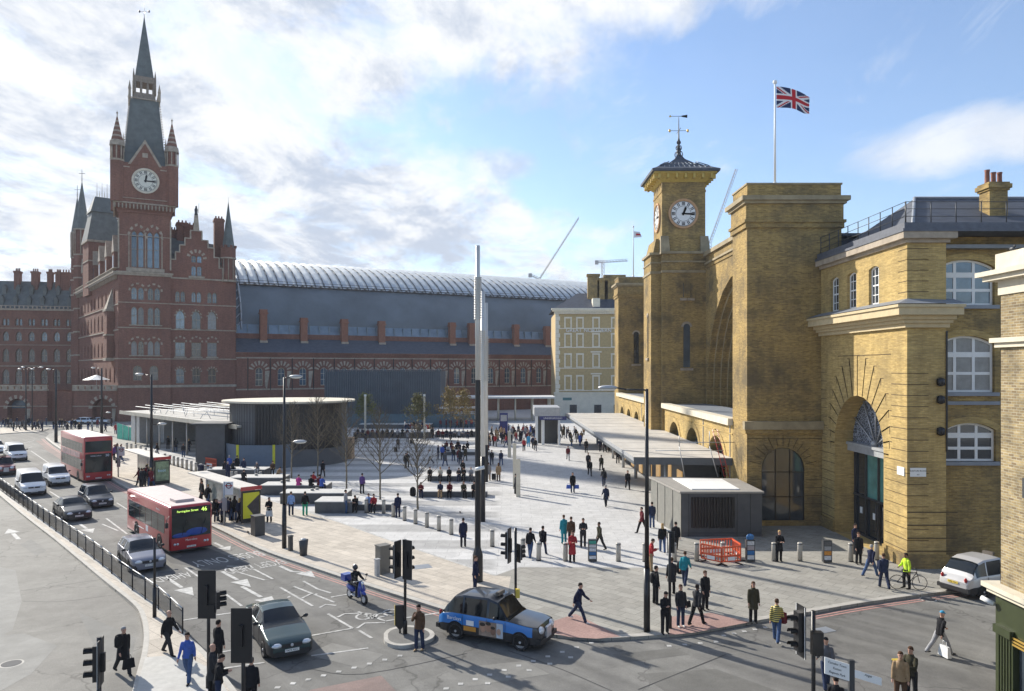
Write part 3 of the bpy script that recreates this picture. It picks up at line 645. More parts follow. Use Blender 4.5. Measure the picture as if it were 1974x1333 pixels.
for z, l in ((37.0, 1.0), (38.6, .85)):
    mb.tube((cxm-l, cym, z), (cxm+l, cym, z), .03, .03, 4)
    if z < 38: mb.tube((cxm, cym-l, z), (cxm, cym+l, z), .03, .03, 4)
fin = part(mb, 'weathervane', DARK, kx)
mb = MB(); mb.add([(cxm+.3, cym, 38.53), (cxm+.95, cym, 38.42), (cxm+.95, cym, 38.78), (cxm+.3, cym, 38.67)], [(0, 1, 2, 3), (3, 2, 1, 0)])
for x in (-1, 1): mb.ball((cxm+x, cym, 37.0), .13, .05, .2, 6)
mb.frustum((cxm-.95, cym, 0), .14, .02, .02, .02, 38.5, 38.75)
o = part(mb, 'vane_arrow', GOLD, kx)
# clocks
def clock(root, wall, a, z, r, name='clock_face', hands=(12.25, 2.5), ring=None, face=WHITE, d=-0.02):
    rb = MB()
    def cyl(mb, r0, r1, d0, d1, mi=0, n=40):
        vs = []
        for rr_, dd in ((r0, d0), (r1, d1)):
            vs += [wall.p(a+rr_*math.cos(2*math.pi*i/n), z+rr_*math.sin(2*math.pi*i/n), dd) for i in range(n)]
        mb.add(vs, [(i, (i+1) % n, n+(i+1) % n, n+i) for i in range(n)], mi)
    def disc(mb, r_, dd, mi=0, n=40): mb.add([wall.p(a+r_*math.cos(2*math.pi*i/n), z+r_*math.sin(2*math.pi*i/n), dd) for i in range(n)], [tuple(range(n))], mi)
    cyl(rb, r*1.0, r*1.0, 0.0, -.16); cyl(rb, r*1.0, r*.92, -.16, -.18); cyl(rb, r*.92, r*.84, -.18, -.08)
    f = part(rb, 'clock_rim', ring or STONE_P, root)
    fb = MB(); disc(fb, r*.85, -.07); fo = part(fb, 'clock_dial', face, root)
    nb = MB()
    for h in range(12):
        t = math.pi/2-h*math.pi/6; c, s_ = math.cos(t), math.sin(t)
        for k, off in enumerate((-.05, .05) if h % 3 else (-.08, 0, .08)):
            r0, r1 = r*.56, r*.78; o_ = off*r
            q = [wall.p(a+c*rr_-s_*(o_+e), z+s_*rr_+c*(o_+e), -.085) for rr_, e in ((r0, -.022*r), (r1, -.028*r), (r1, .028*r), (r0, .022*r))]
            nb.add(q, [(0, 1, 2, 3), (3, 2, 1, 0)])
    for rr_ in (.5, .81):
        n = 36
        for i in range(n):
            t0, t1 = 2*math.pi*i/n, 2*math.pi*(i+1)/n
            q = [wall.p(a+r*x*math.cos(t), z+r*x*math.sin(t), -.083) for t, x in ((t0, rr_), (t1, rr_), (t1, rr_+.022), (t0, rr_+.022))]
            nb.add(q, [(0, 1, 2, 3), (3, 2, 1, 0)])
    part(nb, 'numerals', PAINTBLK, root)
    hb = MB()
    for ang, L, w_ in ((hands[0], r*.5, .06*r), (hands[1], r*.74, .045*r)):
        t = math.pi/2-ang*math.pi/6; c, s_ = math.cos(t), math.sin(t)
        q = [wall.p(a+c*rr_-s_*e, z+s_*rr_+c*e, -.12) for rr_, e in ((-r*.12, -w_), (L*.8, -w_*1.3), (L, 0), (L*.8, w_*1.3), (-r*.12, w_))]
        hb.add(q, [(0, 1, 2, 3, 4), (4, 3, 2, 1, 0)])
    part(hb, 'clock_hand', PAINTBLK, root)
TERR = mat('terracotta clock rim', (0.50, 0.30, 0.16), 0.8, var=0.1)
clock(kx, Wall((TX0, TY0, 0), (1, 0)), 2.28, 27.35, 1.6, ring=TERR, hands=(12.7, 3.1))
clock(kx, Wall((TX0, TY1, 0), (0, -1)), 2.32, 27.35, 1.6, ring=TERR, hands=(12.7, 3.1))
# slits and lancets on the shafts
def lancet(wall, a, z0, w_, h_, d=0.0):
    mb = MB(); wall.face(mb, [(a-w_/2-.16, z0-.1), (a+w_/2+.16, z0-.1), (a+w_/2+.16, z0+h_+.2), (a-w_/2-.16, z0+h_+.2)], [(a, z0, w_, h_, 'round' if w_ > .3 else 'rect')], 0, .25, d0=-.03)
    wall.box(mb, a-w_/2-.3, a+w_/2+.3, z0-.35, z0-.1, -.18, .1, 1)
    if w_ > .3: wall.arch_ring(mb, a, z0, w_, h_, 'round', .22, -.09, 0, 1)
    part(mb, 'window_surround', [YB, STONE_R], kx)
    g = MB(); wall.box(g, a-w_/2, a+w_/2, z0, z0+h_, -.012, .02); part(g, 'lancet_window', GLASS, kx)
ct = Wall((16.05, 78.0, 0), (1, 0))
lancet(ct, 2.55, 10.9, .72, 4.6); lancet(ct, 2.2, 18.3, .1, 1.5); lancet(ct, 3.0, 18.3, .1, 1.5)
lancet(Wall((15.0, 83.2, 0), (0, -1)), 2.6, 12.0, .5, 4.6)
lancet(Wall((XF, 111.5, 0), (1, 0)), 2.7, 11.5, .8, 4.8)
# arch wall with stepped orders
for (ya, yb) in ((54.0, 78.0), (83.2, 111.5)):
    wl2 = Wall((XA, yb, 0), (0, -1)); L = yb-ya; c = L/2-(.2 if ya < 60 else 0); mb = MB()
    rad = 11.0 if ya < 60 else 12.4; sp_ = 8.7 if ya < 60 else 8.0
    d = 0.0; r = rad
    wl2.face(mb, [(0, 6.0), (L, 6.0), (L, 22.6), (0, 22.6)], [(c, 6.05, 2*r, sp_-6.05+r, 'round')], 0, .55)
    for k in range(3):
        d += .55; r2 = r-.55
        wl2.face(mb, [(c-r-.05, 6.03), (c+r+.05, 6.03), (c+r+.05, sp_+r+.05), (c-r-.05, sp_+r+.05)], [(c, 6.05, 2*r2, sp_-6.05+r2, 'round')], 0, .55, d0=d)
        wl2.arch_ring(mb, c, 6.05, 2*r2, sp_-6.05+r2, 'round', .12, d-.02, d+.02, 1, k0=1, nseg=24); r = r2
    wl2.box(mb, 0, L, 22.6, 23.0, -.25, 1.2, 1); wl2.box(mb, 0, L, 21.7, 21.9, -.14, 0, 1); wl2.box(mb, 0, L, 21.3, 21.42, -.1, 0, 0)
    mb2 = mb; part(mb2, 'arch_wall', [YB, TSTONE], kx)
    gl = MB(); wl2.box(gl, c-r, c+r, 6.05, sp_+r, d+.5, d+.6); part(gl, 'arch_glazing', GLASS_B, kx)
    fr = MB()
    for i in range(11):
        a = c-r+2*r*i/10; wl2.box(fr, a-.06, a+.06, 6.05, sp_+math.sqrt(max(0, r*r-(a-c)**2)), d+.38, d+.5)
    for z in (8, 10.5, 13, 15.5): 
        hw2 = r if z < sp_ else math.sqrt(max(.1, r*r-(z-sp_)**2)); wl2.box(fr, c-hw2, c+hw2, z-.05, z+.05, d+.36, d+.49)
    part(fr, 'glazing_bars', DARK, kx)
    bk = MB(); bk.box(XA+2.6, XA+60, ya+.5, yb-.5, 0, 20.5); bk.prism([(XA+2.6, ya), (XA+60, ya), (XA+60, yb), (XA+2.6, yb)], 20.5, 20.7); part(bk, 'train_shed', SLATE, kx)
# arcade base wall with lunettes and coping
for (ya, yb, cs) in ((54.0, 78.0, (58.3, 65.9, 73.2)), (83.2, 111.5, (89.3, 95.2, 101.4, 107.4))):
    w3 = Wall((XF, yb, 0), (0, -1)); L = yb-ya; mb = MB()
    ops = [(yb-c, 0.02, 5.2 if ya < 60 else 3.9, 5.45 if ya < 60 else 5.2, 'round') for c in cs]
    w3.face(mb, [(0, 0), (L, 0), (L, 6.9), (0, 6.9)], ops, 0, .9)
    w3.box(mb, 0, L, 6.6, 7.1, -.35, .5, 1); w3.box(mb, 0, L, 5.9, 6.0, -.05, 0, 0)
    for op in ops: w3.arch_ring(mb, op[0], op[1], op[2], op[3], 'round', .5, -.05, 0, 0)
    for c_ in [yb-c+3.7 for c in cs][:2]: w3.box(mb, c_-.06, c_+.06, 0, 6.6, -.04, 0, 2)
    part(mb, 'arcade_wall', [YB2, STONE_P, LEAD], kx)
    for op in ops: put_window(w3, kx, op, 3, 3, .08, .06, GALV, GLASS_G, .9, 'arcade_window')
    mb = MB(); mb.box(XF+.5, XA+.4, ya, yb, 6.85, 7.0); part(mb, 'arcade_roof', LEAD, kx)
# tower base storey on the near side, with the arched shop window
w4 = Wall((XF, 50.7, 0), (1, 0)); mb = MB()
AW = (2.42, .25, 2.95, 5.1, 'round')
w4.face(mb, [(-.04, 0), (5.1, 0), (5.1, 6.75), (-.04, 6.75)], [AW], 0, .13, d0=-.14)
w4.box(mb, -.04, .0, 0, 6.75, -.14, .05, 0)
w4.box(mb, -.3, 5.1, 6.6, 7.15, -.45, 0, 1); w4.box(mb, -.2, 5.1, 6.3, 6.6, -.28, 0, 0)
for i in range(11):
    z = .35+i*.56
    if z < 3.6 or z > 5.9: w4.box(mb, 0, .9, z, z+.03, -.155, -.13, 2); w4.box(mb, 3.95, 5.1, z, z+.03, -.155, -.13, 2)
    if z > 5.9: w4.box(mb, 0, 5.1, z, z+.03, -.155, -.13, 2)
cc0 = (2.42, .25+5.1-1.475)
def ray(mb, wall, c, r0, r1, t, d=-.155, mi=2, w_=.018):
    cs, sn = math.cos(t), math.sin(t)
    q = [wall.p(c[0]+cs*r-sn*e, c[1]+sn*r+cs*e, d) for r, e in ((r0, -w_), (r1, -w_), (r1, w_), (r0, w_))]
    mb.add(q, [(0, 1, 2, 3), (3, 2, 1, 0)], mi)
for k in range(15): ray(mb, w4, cc0, 1.55, 2.35 if k % 2 else 2.15, math.pi*k/14)
w4.box(mb, .0, 5.1, 0, .35, -.24, -.12, 0)
JOINT = mat('shadow toned brick joint', (0.10, 0.07, 0.035), 0.95, var=0.2)  # shadow in the grooves is painted into this joint colour
part(mb, 'tower_base', [YB, TSTONE, JOINT], kx)
o = put_window(w4, kx, AW, 2, 2, .06, .07, BLACK, GLASS, -.005, 'shop_window')

# ------------------------------------------------------------------ entrance block to the right
eb = thing('station_entrance_block', 'yellow brick wing with tall fan-lit entrance arch and big white windows, right of the towers', 'building', (26, 42, 0))
EX, EY0, EY1 = 21.35, 39.7, 50.7
w5 = Wall((EX, EY1, 0), (0, -1)); LW = EY1-EY0
mb = MB(); ARCH = (5.3, 0.012, 6.4, 9.1, 'round')
# left side seen from the square: lower storey up to the big cornice
ops_up = [(c, 14.55, 1.22, 2.25, 'seg') for c in (2.1, 4.55, 7.35)]
w5.face(mb, [(0, 0), (LW, 0), (LW, 13.0), (0, 13.0)], [ARCH], 0, 1.5)
w5.face(mb, [(0, 13.0), (LW, 13.0), (LW, 17.9), (0, 17.9)], ops_up, 0, .3)
mb.add([(EX, EY0, 0), (EX+2.1, EY0, 0), (EX+2.1, EY0, 17.9), (EX, EY0, 17.9)], [(0, 1, 2, 3)], 0)
mb.add([(EX+2.1, EY0, 0), (EX+2.1, EY0+1.3, 0), (EX+2.1, EY0+1.3, 17.9), (EX+2.1, EY0, 17.9)], [(0, 1, 2, 3)], 0)
part(mb, 'wall', [YB2], eb)
# upper and lower cornices
mb = MB()
for z0, z1, e in ((12.98, 13.22, .2), (13.22, 13.4, .38), (13.4, 13.62, .55), (13.62, 14.02, .92), (14.02, 14.17, 1.02)):
    mb.box(EX-e, EX+2.1+e*.45, EY0-e, EY1-.02, z0, z1-.003, 0)
part(mb, 'cornice', [mat('cream painted cornice', (.52, .42, .25), .8, var=.1)], eb)
mb = MB(); mb.add([(EX-1.05, EY0-1.05, 14.2), (EX+2.6, EY0-1.05, 14.2), (EX+2.6, EY0+.2, 14.55), (EX-.0, EY0-.0, 14.55), (EX-.0, EY1, 14.55), (EX-1.05, EY1, 14.2)], [(0, 1, 2, 3), (0, 3, 4, 5)]); part(mb, 'cornice_flashing', LEAD, eb)
mb = MB()
for z0, z1, e in ((17.55, 17.75, .15), (17.75, 18.1, .4)): mb.box(EX-e, EX+2.1+e, EY0-e, EY1, z0, z1, 0)
part(mb, 'cornice', [STONE_R], eb)
mb = MB(); mb.box(EX-.45, 60, EY0-.45, EY1-.02, 18.104, 18.25, 0); mb.box(EX-.3, 60, EY0-.3, EY1-.04, 18.25, 18.6, 0); part(mb, 'parapet_gutter', mat('dark lead gutter', (.09, .10, .125), .6, var=.2), eb)
for op in ops_up: put_window(w5, eb, op, 2, 3, .09, .045, WHITE, GLASS, .26, 'window', 2)
for op in ops_up: mb = MB(); w5.box(mb, op[0]-.75, op[0]+.75, 14.4, 14.52, -.12, .1); part(mb, 'window_sill', LEAD, eb)
# channelled rustication (channel shadow painted as dark joints, laid as thin courses)
mb = MB()
def joints(wall, a0, a1, zs, d=-.012, t=.035):
    for z in zs: wall.box(mb, a0, a1, z, z+t, d, .01)
zz_ = [.9+i*.6 for i in range(18)]
joints(w5, 9.35, LW, [z for z in zz_ if z < 11]); joints(w5, 8.62, 9.35, [z for z in zz_ if z < 6.0])
joints(w5, 0, .9, [z for z in zz_ if z < 11]); joints(w5, .9, 2.1, [z for z in zz_ if z < 5.6])
w6 = Wall((EX, EY0, 0), (1, 0)); joints(w6, 0, 1.15, [z for z in zz_ if z < 11]); joints(w6, 0, 1.15, [14.9+i*.58 for i in range(5)]); joints(w5, LW-.9, LW, [14.9+i*.58 for i in range(5)])
joints(w6, 0, 2.7, [.9, 1.6, 2.3, 3.0], -.03, .06)
ca = (5.3, 5.9)
for k in range(17):
    t = math.pi*k/16; st = 3.75+1.9*abs(math.sin(t))**1.5
    ray(mb, w5, ca, 3.22, st, t, -.012, 0, .034)
    if 0 < k < 17:
        t2 = math.pi*(k-1)/16 if k > 8 else math.pi*(k)/16; s1 = st
        x0 = ca[0]+st*math.cos(t); z0 = ca[1]+st*math.sin(t)
        w5.box(mb, x0-.30, x0+.02, z0-.02, z0+.02, -.012, .01) if k > 8 else w5.box(mb, x0-.02, x0+.30, z0-.02, z0+.02, -.012, .01)
        w5.box(mb, x0-.02, x0+.02, z0-.42, z0, -.012, .01)
w5.box(mb, 2.6, 9.3, 11.55, 11.60, -.012, .01)
part(mb, 'rusticated_joint', JOINT, eb)
for a_, b_ in ((ARCH[0]+3.2, LW+.12), (.02, ARCH[0]-3.2)): mb = MB(); w5.box(mb, a_, b_, 0, .75, -.1, .02); part(mb, 'plinth', [YB], eb)
mb = MB(); mb.box(EX-.02, EX+2.2, EY0-.10, EY0-.003, 0, .74); part(mb, 'plinth', [YB], eb)
# entrance: fanlight, transom, glass doors
mb = MB(); w5.face(mb, [(2.0, 5.7), (8.6, 5.7), (8.6, 9.3), (2.0, 9.3)], [], 0, d0=1.2)
FRET = bpy.data.materials.new('pierced fanlight'); _t, _p = nodes(FRET)
_v = _t.nodes.new('ShaderNodeTexVoronoi'); _v.feature = 'DISTANCE_TO_EDGE'; _v.inputs['Scale'].default_value = 5.5; _c = _t.nodes.new('ShaderNodeTexCoord'); _t.links.new(_c.outputs['Object'], _v.inputs['Vector'])
_r = _t.nodes.new('ShaderNodeValToRGB'); _r.color_ramp.elements[0].position = .06; _r.color_ramp.elements[0].color = (.33, .36, .42, 1); _r.color_ramp.elements[1].position = .1; _r.color_ramp.elements[1].color = (.02, .025, .035, 1)
_t.links.new(_v.outputs[0], _r.inputs[0]); _t.links.new(_r.outputs[0], _p.inputs['Base Color']); _p.inputs['Roughness'].default_value = .5
fo_ = part(mb, 'fanlight', FRET, eb)
mb = MB()
for k in range(1, 6):
    t = math.pi*k/6; cs, sn = math.cos(t), math.sin(t)
    mb.tube(w5.p(5.3+cs*.3, 6.0+sn*.3, 1.12), w5.p(5.3+cs*3.15, 6.0+sn*3.15, 1.12), .05, .05, 5)
w5.box(mb, 2.1, 8.5, 5.4, 5.8, .85, 1.25); w5.box(mb, 2.1, 8.5, 5.8, 5.97, .75, 1.25); mb.lathe(w5.p(5.3, 5.97, 1.05), [(.18, 0), (.22, .2), (.1, .35)], 10)
part(mb, 'transom', GALV, eb)
mb = MB(); w5.box(mb, 2.1, 8.5, 0, 5.45, 1.40, 1.44); part(mb, 'glass_screen', GLASS, eb)
mb = MB(); w5.box(mb, 3.75, 8.5, 2.6, 5.4, 1.375, 1.397); part(mb, 'green_glass_panel', mat('pale green glass', (.10, .26, .23), .15, var=.3, scale=.8, spec=.8), eb)
mb = MB()
for a in (2.2, 3.7, 5.3, 6.9, 8.4): w5.box(mb, a-.05, a+.05, 0, 5.45, 1.25, 1.39)
w5.box(mb, 2.1, 8.5, 2.5, 2.6, 1.23, 1.38); w5.box(mb, 2.1, 8.5, .0, .12, 1.23, 1.38)
for a in (5.5, 6.4, 7.6): mb.tube(w5.p(a, .6, 1.05), w5.p(a, 2.4, 1.05), .04, .04, 6)
part(mb, 'door_frame', DARK, eb)
mb = MB()
for a, z in ((2.9, 1.6), (4.6, 1.5), (6.1, 1.5), (7.7, 1.2)): w5.box(mb, a-.14, a+.14, z-.2, z+.2, 1.36, 1.395)
part(mb, 'door_notice', WHITE, eb)
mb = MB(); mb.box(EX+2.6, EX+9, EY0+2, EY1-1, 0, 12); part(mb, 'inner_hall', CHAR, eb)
# street name plates and alarm boxes
mb = MB(); w6.box(mb, .15, 1.0, 4.95, 5.42, -.05, .0); w5.box(mb, LW-.95, LW-.22, 4.95, 5.4, -.05, 0); sp2 = part(mb, 'street_name_plate', WHITE, eb)
L_ = eb.location
text_mesh("EUSTON ROAD", .13, PAINTBLK, 'lettering', sp2, Vector(w6.p(.575, 5.26, .058-.11)), (R(90), 0, 0)); text_mesh("N1", .11, PAINTBLK, 'lettering', sp2, Vector(w6.p(.575, 5.06, .058-.11)), (R(90), 0, 0))
for ch in list(sp2.children): ch.location = Vector(ch.location)-Vector(L_)
mb = MB()
for z in (10.05, 9.1, 7.4): mb.lathe((EX+1.75, EY0-.12, z), [(.05, -.24), (.2, -.16), (.2, .16), (.05, .24)], 12)
mb.box(EX+2.08, EX+2.16, EY0-.06, EY0+.02, 6.3, 12.8); part(mb, 'alarm_box', BLACK, eb)
# street side with big triple windows, set back
w7 = Wall((EX+2.1, EY0+1.3, 0), (1, 0)); LS = 40.0
WB = [(c, z, 3.15, h, k) for c in (1.9, 8.3, 14.7, 21.1, 27.5) for z, h, k in ((14.3, 2.55, 'seg'), (9.45, 3.15, 'seg'), (5.6, 2.15, 'round'))]
WB = [((c, z, 3.15, h, k) if k == 'seg' else (c+.2, z, 2.9, h, 'seg')) for c, z, _, h, k in WB]
mb = MB(); w7.face(mb, [(0, 0), (LS, 0), (LS, 18.1), (0, 18.1)], WB, 0, .35)
part(mb, 'street_wall', [YB], eb)
for op in WB:
    o = put_window(w7, eb, op, 2, 2, .12, .16, WHITE, (GLASS_B if op[1] > 14 else BLIND) if op[1] > 9 else GLASS, .3, 'large_window', 2)
for op in WB: mb = MB(); w7.arch_ring(mb, op[0], op[1], op[2], op[3], 'seg', .35, -.03, 0, 0); part(mb, 'window_arch', [YB2], eb)
for op in WB: mb = MB(); w7.box(mb, op[0]-1.75, op[0]+1.75, op[1]-.2, op[1], -.18, .2); part(mb, 'window_sill', LEAD, eb)
mb = MB(); w7.box(mb, 0, LS, 17.4, 17.6, -.5, 0); w7.box(mb, 0, LS, 8.75, 8.95, -.1, 0)
part(mb, 'string_course', LEAD, eb)
# slate roof, chimney, roof rail
mb = MB(); hx0, hx1, hy0, hy1 = EX+1.5, 62, EY0+2.2, EY1+4
mb.add([(hx0, hy0, 18.6), (hx1, hy0, 18.6), (hx1, hy1, 18.6), (hx0, hy1, 18.6), (hx0+3.6, (hy0+hy1)/2, 21.9), (hx1, (hy0+hy1)/2, 21.9)], [(0, 1, 5, 4), (2, 3, 4, 5), (3, 0, 4), (1, 2, 5)], 0)
mb.tube((hx0, hy0, 18.65), (hx0+3.6, (hy0+hy1)/2, 21.95), .1, .1, 6, 1); mb.tube((hx0+3.6, (hy0+hy1)/2, 21.95), (hx1, (hy0+hy1)/2, 21.95), .1, .1, 6, 1)
rf = part(mb, 'roof', [SLATE, LEAD], eb)
mb = MB(); chx, chy = 29.6, 45.2
mb.box(chx-.55, chx+.55, chy-.5, chy+.5, 19.3, 21.6, 0)
for z0, z1, e in ((21.6, 21.72, .08), (21.72, 21.98, .17), (21.98, 22.1, .08)): mb.box(chx-.55-e, chx+.55+e, chy-.5-e, chy+.5+e, z0, z1-.003, 0)
part(mb, 'chimney', [YB], eb)
mb = MB()
for x, z in ((-.38, 22.95), (0, 22.8), (.38, 22.8)): mb.lathe((chx+x, chy, 22.1), [(.17, 0), (.14, .1), (.13, z-22.1-.15), (.16, z-22.1)], 10)
part(mb, 'chimney_pot', mat('terracotta pot', (0.22, 0.085, 0.055), .8, var=.2), eb)
mb = MB()
ys = [EY0-.1+i*1.35 for i in range(9)]
for i, y in enumerate(ys): mb.tube((EX-.15, y, 18.6), (EX-.15, y, 19.75), .03, .03, 5)
for i in range(14): mb.tube((EX-.15+i*1.35, EY0-.15, 18.6), (EX-.15+i*1.35, EY0-.15, 19.75), .03, .03, 5)
for z in (18.95, 19.35, 19.73): mb.tube((EX-.15, EY0-.15, z), (EX-.15, ys[-1], z), .018, .018, 5); mb.tube((EX-.15, EY0-.15, z), (EX+18, EY0-.15, z), .018, .018, 5)
part(mb, 'roof_railing', DARK, eb)
for i in range(9): pass

# ------------------------------------------------------------------ long entrance canopy along the arcade
cn = thing('entrance_canopy', 'long flat white-topped canopy with dark edge running along the station arcade', 'canopy', (12, 80, 0))
CT = mat('pale canopy sheeting', (0.50, 0.47, 0.42), 0.7, var=0.12, scale=0.8, stretch=(1, .3, 1))
mb = MB(); mb.add([(9.1, 54.6, 4.2), (XF-.02, 54.0, 4.2), (XF-.02, 108, 4.2), (7.95, 108, 4.2)], [(0, 1, 2, 3)], 0)
for i in range(12):
    y = 56+i*4.5; mb.box(8.2+(108-y)*.02, XF-.05, y, y+.04, 4.195, 4.215, 0)
part(mb, 'canopy_top', CT, cn)
mb = MB(); mb.prism([(9.1, 54.6), (XF-.02, 54.0), (XF-.02, 108), (7.95, 108)], 3.66, 4.18); part(mb, 'canopy_fascia', mat('slate grey fascia', (0.085, 0.095, 0.105), .5, var=.1), cn)
mb = MB(); mb.add([(9.12-.02, 54.58, 3.9), (7.93, 108, 3.9), (7.93, 108, 4.22), (9.08, 54.58, 4.22)], [(0, 1, 2, 3), (3, 2, 1, 0)]); part(mb, 'canopy_edge', GALV, cn)
for y in (58, 65, 72, 80, 88, 96, 104): mb = MB(); mb.tube((12.2, y, 0), (12.2, y, 3.56), .16, .16, 10); part(mb, 'column', GALV, cn)
mb = MB(); mb.box(13.4, 16.1, 57, 108, 0, 3.5, 0)
part(mb, 'ticket_hall_front', [CHAR], cn)
WARM = mat('warm shop window', (.5, .33, .12), .4, var=.3, scale=2, emit=(1, .6, .25, .25))
for y in (57.5, 61.5, 66, 70, 75, 80, 86, 92, 98): mb = MB(); mb.box(13.3, 13.395, y, y+1.6, .1, 2.7); part(mb, 'lit_shopfront', WARM, cn)

# vent building with chamfered roof
vb = thing('ventilation_kiosk', 'low charcoal louvred kiosk with a white roof hatch in front of the station arch', 'kiosk', (13.5, 50, 0))
mb = MB(); v = [(10.75, 47.0), (16.15, 47.0), (16.15, 52.6), (9.9, 53.6)]
v2 = [(10.75, 47.0), (16.15, 47.0), (16.15, 52.6), (10.3, 53.6)]
mb.prism([(10.9, 47.1), (16.05, 47.1), (16.05, 52.5), (10.2, 53.4)], 0, 2.8, 0); part(mb, 'wall', [CHAR], vb)
mb = MB(); mb.prism([(10.78, 46.98), (16.15, 46.98), (16.15, 52.6), (10.0, 53.6)], 2.8, 2.92, 0); part(mb, 'roof', [mat('grey roof sheet', (0.30, 0.28, 0.25), .7, var=.1)], vb)
mb = MB(); mb.prism([(11.7, 47.7), (14.8, 47.7), (14.9, 52.0), (11.5, 52.4)], 2.92, 2.98); part(mb, 'roof_hatch', WHITE, vb)
mb = MB()
for i in range(14): x = 11.6+i*.19; mb.box(x, x+.09, 46.98, 47.12, .6, 2.55)
mb.box(11.5, 14.3, 47.06, 47.12, .6, 2.55)
part(mb, 'louvre', BLACK, vb)
mb = MB()
for x in (11.35, 14.45, 15.3): mb.box(x, x+.025, 47.085, 47.1, 0, 2.78)
for z in (.25,): mb.box(10.95, 16.0, 47.085, 47.1, z, z+.02)
for y in (48.6, 50.2, 51.8): mb.box(10.86-(y-47.08)*.114-.03, 10.86-(y-47.08)*.114, y, y+.025, 0, 2.78)
part(mb, 'panel_joint', BLACK, vb)
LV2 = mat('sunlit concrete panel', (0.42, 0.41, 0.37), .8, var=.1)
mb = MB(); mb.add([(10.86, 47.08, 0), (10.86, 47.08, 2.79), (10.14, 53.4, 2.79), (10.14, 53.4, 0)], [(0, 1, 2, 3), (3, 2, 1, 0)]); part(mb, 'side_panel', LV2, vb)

# ------------------------------------------------------------------ corner building at the right edge
cbd = thing('corner_pub', 'buff brick corner building with white cornice above a green shopfront at the right edge', 'building', (22, 18, 0))
PX, PY = 15.45, 23.25
w8 = Wall((PX, PY, 0), (0, -1)); mb = MB()
PW = [(3.6, 5.2, 1.3, 4.2, 'round'), (7.4, 5.2, 1.3, 4.2, 'round'), (3.6, 11.2, 1.2, 1.6, 'rect')]
w8.face(mb, [(0, 4.0), (9, 4.0), (9, 13.1), (0, 13.1)], PW[:2], 0, .25); mb.box(PX+.0, 30, PY-.02, PY, 0, 13.1); mb.box(PX+.3, 30, 14.3, PY-.03, 4.0, 13.0)
part(mb, 'wall', [NB], cbd)
for op in PW[:2]: put_window(w8, cbd, op, 1, 3, .09, .05, WHITE, GLASS, .22)
mb = MB()
for z0, z1, e in ((13.1, 13.55, .05), (13.55, 13.7, .35), (13.7, 13.85, .5), (13.85, 14.4, .1), (11.45, 11.6, .12), (11.6, 11.75, .22)):
    w8.box(mb, -e, 9, z0, z1-.003, -e, .25)
part(mb, 'cornice', [STONE_P], cbd)
mb = MB(); w8.box(mb, -.35, 9, 3.85, 4.0, -.4, .2); w8.box(mb, -.25, 9, 3.7, 3.85, -.28, .2); part(mb, 'fascia_cornice', [STONE_P], cbd)
GRN = mat('dark olive green paint', (0.035, 0.045, 0.016), .45, var=.12)
mb = MB(); w8.box(mb, -.08, 9, 2.6, 3.7, -.1, .2); w8.box(mb, -.05, .75, 0, 2.6, -.12, .2)
for i in range(5): w8.box(mb, .08+i*.13, .14+i*.13, .3, 2.5, -.15, -.1)
w8.box(mb, 0, .8, 2.5, 2.75, -.25, 0); part(mb, 'shopfront', [GRN], cbd)
mb = MB(); w8.box(mb, .8, 9, 0, 2.6, .05, .2); part(mb, 'shop_window', [GLASS], cbd)
mb = MB()
for k in range(3): w8.box(mb, .8, 9, 2.35+k*.1, 2.4+k*.1, -.18, -.14)
part(mb, 'brass_rail', GOLD, cbd)
cam_b = thing('security_camera', 'white bullet security camera on the green shopfront at the right edge', 'camera', w8.p(-.05, 3.35, -.1))
mb = MB(); mb.tube((-.05, .0, 0), (-.1, .1, .05), .03); mb.tube((-.1, -.05, .0), (-.32, .25, .12), .075, .075, 10); mb.build('camera_body', WHITE, cam_b)
mb = MB(); w8.box(mb, 1.1, 1.4, 6.9, 7.5, -.08, 0); part(mb, 'plaque', DARK, cbd)
# ------------------------------------------------------------------ the red brick gothic hotel and train shed
SA = Vector(((228-CX)*148/F_PX, 148, 0)); SD = Vector((math.cos(R(28)), math.sin(R(28)), 0)); SN = Vector((-SD.y, SD.x, 0)); SR = R(28)
def SPt(t, s, z=0.0): return SA + SD*t + SN*s + Vector((0, 0, z))
def tpx(x, s=0.0):
    r = (x-CX)/F_PX; b = SA+SN*s; return (r*b.y-b.x)/(SD.x-r*SD.y)
def bxs(mb, t0, t1, s0, s1, z0, z1, mi=0):
    c = SPt((t0+t1)/2, (s0+s1)/2, z0); return mb.cbox(c, t1-t0, s1-s0, z1-z0, mi, SR)
def oct_(mb, t, s, r, z0, z1, mi=0, r1=None, n=8): c = SPt(t, s); return mb.lathe((c.x, c.y, 0), [(r, z0), (r if r1 is None else r1, z1)], n, mi, smooth=False)
sh = thing('gothic_hotel', 'red brick gothic hotel with tall clock tower, spires and stepped gable at the left', 'building', (SA.x, SA.y, 0))
SLG = mat('green grey slate', (0.115, 0.13, 0.122), .6, var=.25, scale=.8)
wt = Wall(SA, SD)
